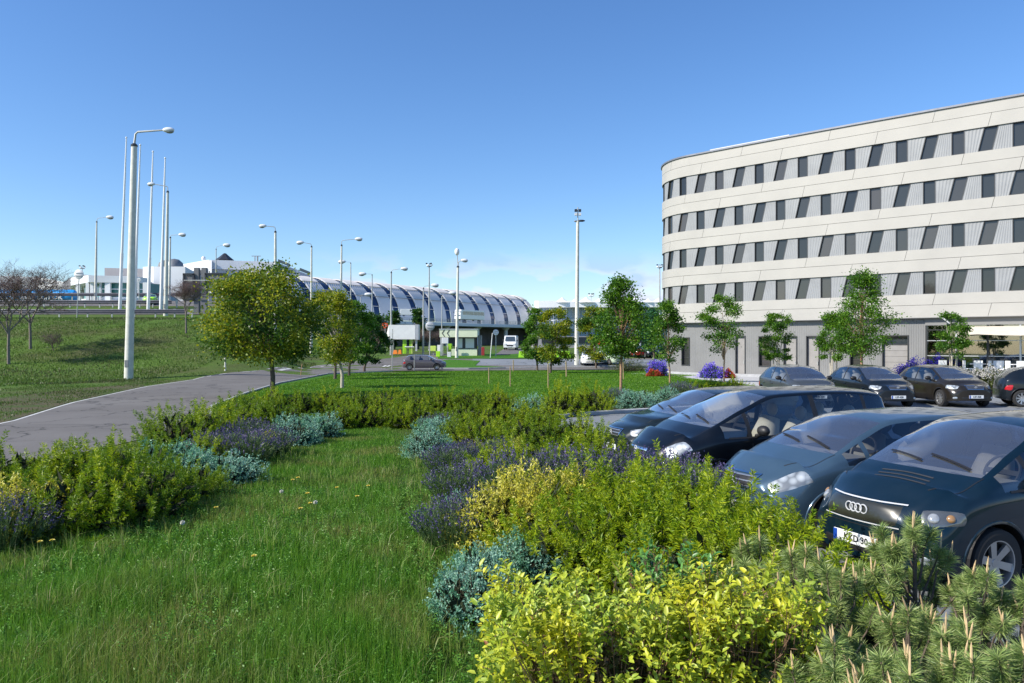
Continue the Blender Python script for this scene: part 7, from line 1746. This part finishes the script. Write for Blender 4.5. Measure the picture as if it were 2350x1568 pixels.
# traffic and far parked cars
FG = 'far parked cars beyond the lawn'
K_F = dict(K_H, win=[(1.04, -1.25)], d0=0)
K_SUV = dict(K_VAN, H=1.72, L=4.4, W=1.82, win=[(1.10, -1.66)], d0=0)
def at(px, py): return gp(px, py)
X, Y, z = at(1352, 838); car('white estate car facing the camera beside the pale green mast', X, Y, R(-93), K_SUV, 'white', 'seat_dark', 1, grp=FG, z=z + .02, plate='MVL-336', badge='chev')
X, Y, z = at(1397, 837); car('pale green car right next to the white estate car', X, Y + .5, R(-60), K_F, 'palegreen', 'seat_dark', 0, grp=FG, z=z + .02)
X, Y, z = at(972, 849.5); car('faint mauve-grey hatchback driving on the junction below the round grey sign', X, Y, R(5), K_F, 'asph', 'seat_dark', 1, grp=None, z=z + .02, name='moving_car')
Y = 111.0; X = XA(346, Y); car('bright lime car on the upper road behind the third flagpole', X, Y, R(-70), K_F, 'lime', 'seat_dark', 0, z=hz(X, Y) + .05, name='moving_car')
for i, (px, Y, c, lb_) in enumerate(((1435, 100, 'white', 'white car at the left of the far row behind the ornamental grass'), (1462, 98, 'red', 'dark red car in the far row beside the hotel corner'), (1487, 97, 'anthra', 'dark car in the far row just left of the violet flowers'), (1448, 112, 'anthra', 'small dark car second row behind the dark red car'), (1475, 111, 'white', 'small white car second row behind the dark car'), (1503, 110, 'grey', 'grey car hidden behind the violet flowers at the hotel corner'))):
    X = XA(px, Y); car(lb_, X, Y, R(-80), K_F, c, 'seat_dark', 0, grp=FG, z=hz(X, Y) + .02)
# white vans and coach
def van(label, X, Y, z, rz, L=5.2, W=2.0, H=2.3):
    r = empty('white_van', (X, Y, z), rz, label, 'van'); h = L / 2
    prof = [(-h, .35), (-h, H - .1), (-h + .15, H), (h - 1.5, H), (h - 1.25, H - .06), (h - .65, 1.35), (h - .05, 1.05), (h, .8), (h, .35)]
    b = MB(); n = len(prof); w_ = W / 2; vs = []
    for y, kx in ((-w_, 1), (w_, 1)):
        for x, zz in prof: vs.append((x, y * (1 - .1 * max(0, (zz - 1.1)) / H), zz))
    b.add(vs, [tuple(range(n)), tuple(range(2 * n - 1, n - 1, -1))] + [(i, (i + 1) % n, n + (i + 1) % n, n + i) for i in range(n)]); o = b.build('body', P_['white'], r); bv = o.modifiers.new('edge', 'BEVEL'); bv.width = .07; bv.segments = 3
    b = MB(); b.add([(h - .63, -.8, 1.38), (h - .63, .8, 1.38), (h - 1.2, .72, H - .18), (h - 1.2, -.72, H - .18)], [(0, 1, 2, 3)]); ws = b.build('windshield', M['car_glass_far'], r); ws.location = (.05, 0, .03)
    for sy in (-1, 1):
        b = MB(); b.box((h - 1.75, sy * w_ * .96, 1.62), (1.0, .04, .5)); b.build('side_window', M['car_glass_far'], r)
        b = MB(); b.box((h + .01, sy * .72, .92), (.06, .36, .22)); b.build('headlight', M['lamp_glass'], r)
        b = MB(); b.ell((h - .75, sy * (w_ + .12), 1.5), (.06, .1, .16)); b.build('side_mirror', M['blacktrim'], r)
        for xx in (h - .9, -h + 1.1): wheel(r, xx, sy * (w_ - .12), .34, sy, 0, 6)
    b = MB(); b.box((h + .02, 0, .72), (.05, 1.0, .2)); b.build('grille', M['blacktrim'], r); b = MB(); b.box((h + .03, 0, .5), (.03, .52, .11)); b.build('number_plate', M['plate_white'], r); return r
Y = 128; X = XA(1173, Y); van('white van facing the camera under the viaduct, right of the booth', X, Y, hz(X, Y) + .05, R(-95))
Y = 150; X = XA(938, Y); van('white van on the viaduct left of the white coach', X, Y, 7.82 + .0, R(10), 5.0, 1.9, 2.1).scale = (.65,) * 3
Y = 168; X = XA(1078, Y); rt_ = math.atan2(ax[1], ax[0]); r = empty('white_coach', (X, Y, 7.5), rt_ + PI, 'long white coach with dark windows standing on the viaduct', 'coach'); r.scale = (.68,) * 3
Lc, Wc, Hc = 12.5, 2.5, 3.3; h = Lc / 2; b = MB(); pr = [(-h, .35), (-h, Hc - .15), (-h + .2, Hc), (h - .4, Hc), (h - .05, 2.2), (h, .9), (h, .35)]; n = len(pr); vs = [(x, y, zz) for y in (-Wc / 2, Wc / 2) for x, zz in pr]
b.add(vs, [tuple(range(n)), tuple(range(2 * n - 1, n - 1, -1))] + [(i, (i + 1) % n, n + (i + 1) % n, n + i) for i in range(n)]); o = b.build('body', P_['white'], r); bv = o.modifiers.new('edge', 'BEVEL'); bv.width = .1; bv.segments = 3
for sy in (-1, 1):
    for k in range(6): b = MB(); b.box((-h + 1.3 + k * 1.85, sy * 1.26, 2.3), (1.7, .04, 1.05)); b.build('side_window', M['car_glass_far'], r)
    for xx in (h - 2.4, -h + 3.0): wheel(r, xx, sy * (Wc / 2 - .12), .5, sy, 0, 8)
    b = MB(); b.ell((h + .2, sy * 1.3, 2.5), (.1, .1, .25)); b.build('side_mirror', M['blacktrim'], r)
b = MB(); b.add([(h + .03, -1.1, 1.3), (h + .03, 1.1, 1.3), (h - .25, 1.1, 2.95), (h - .25, -1.1, 2.95)], [(0, 1, 2, 3)]); b.build('windshield', M['car_glass_far'], r)
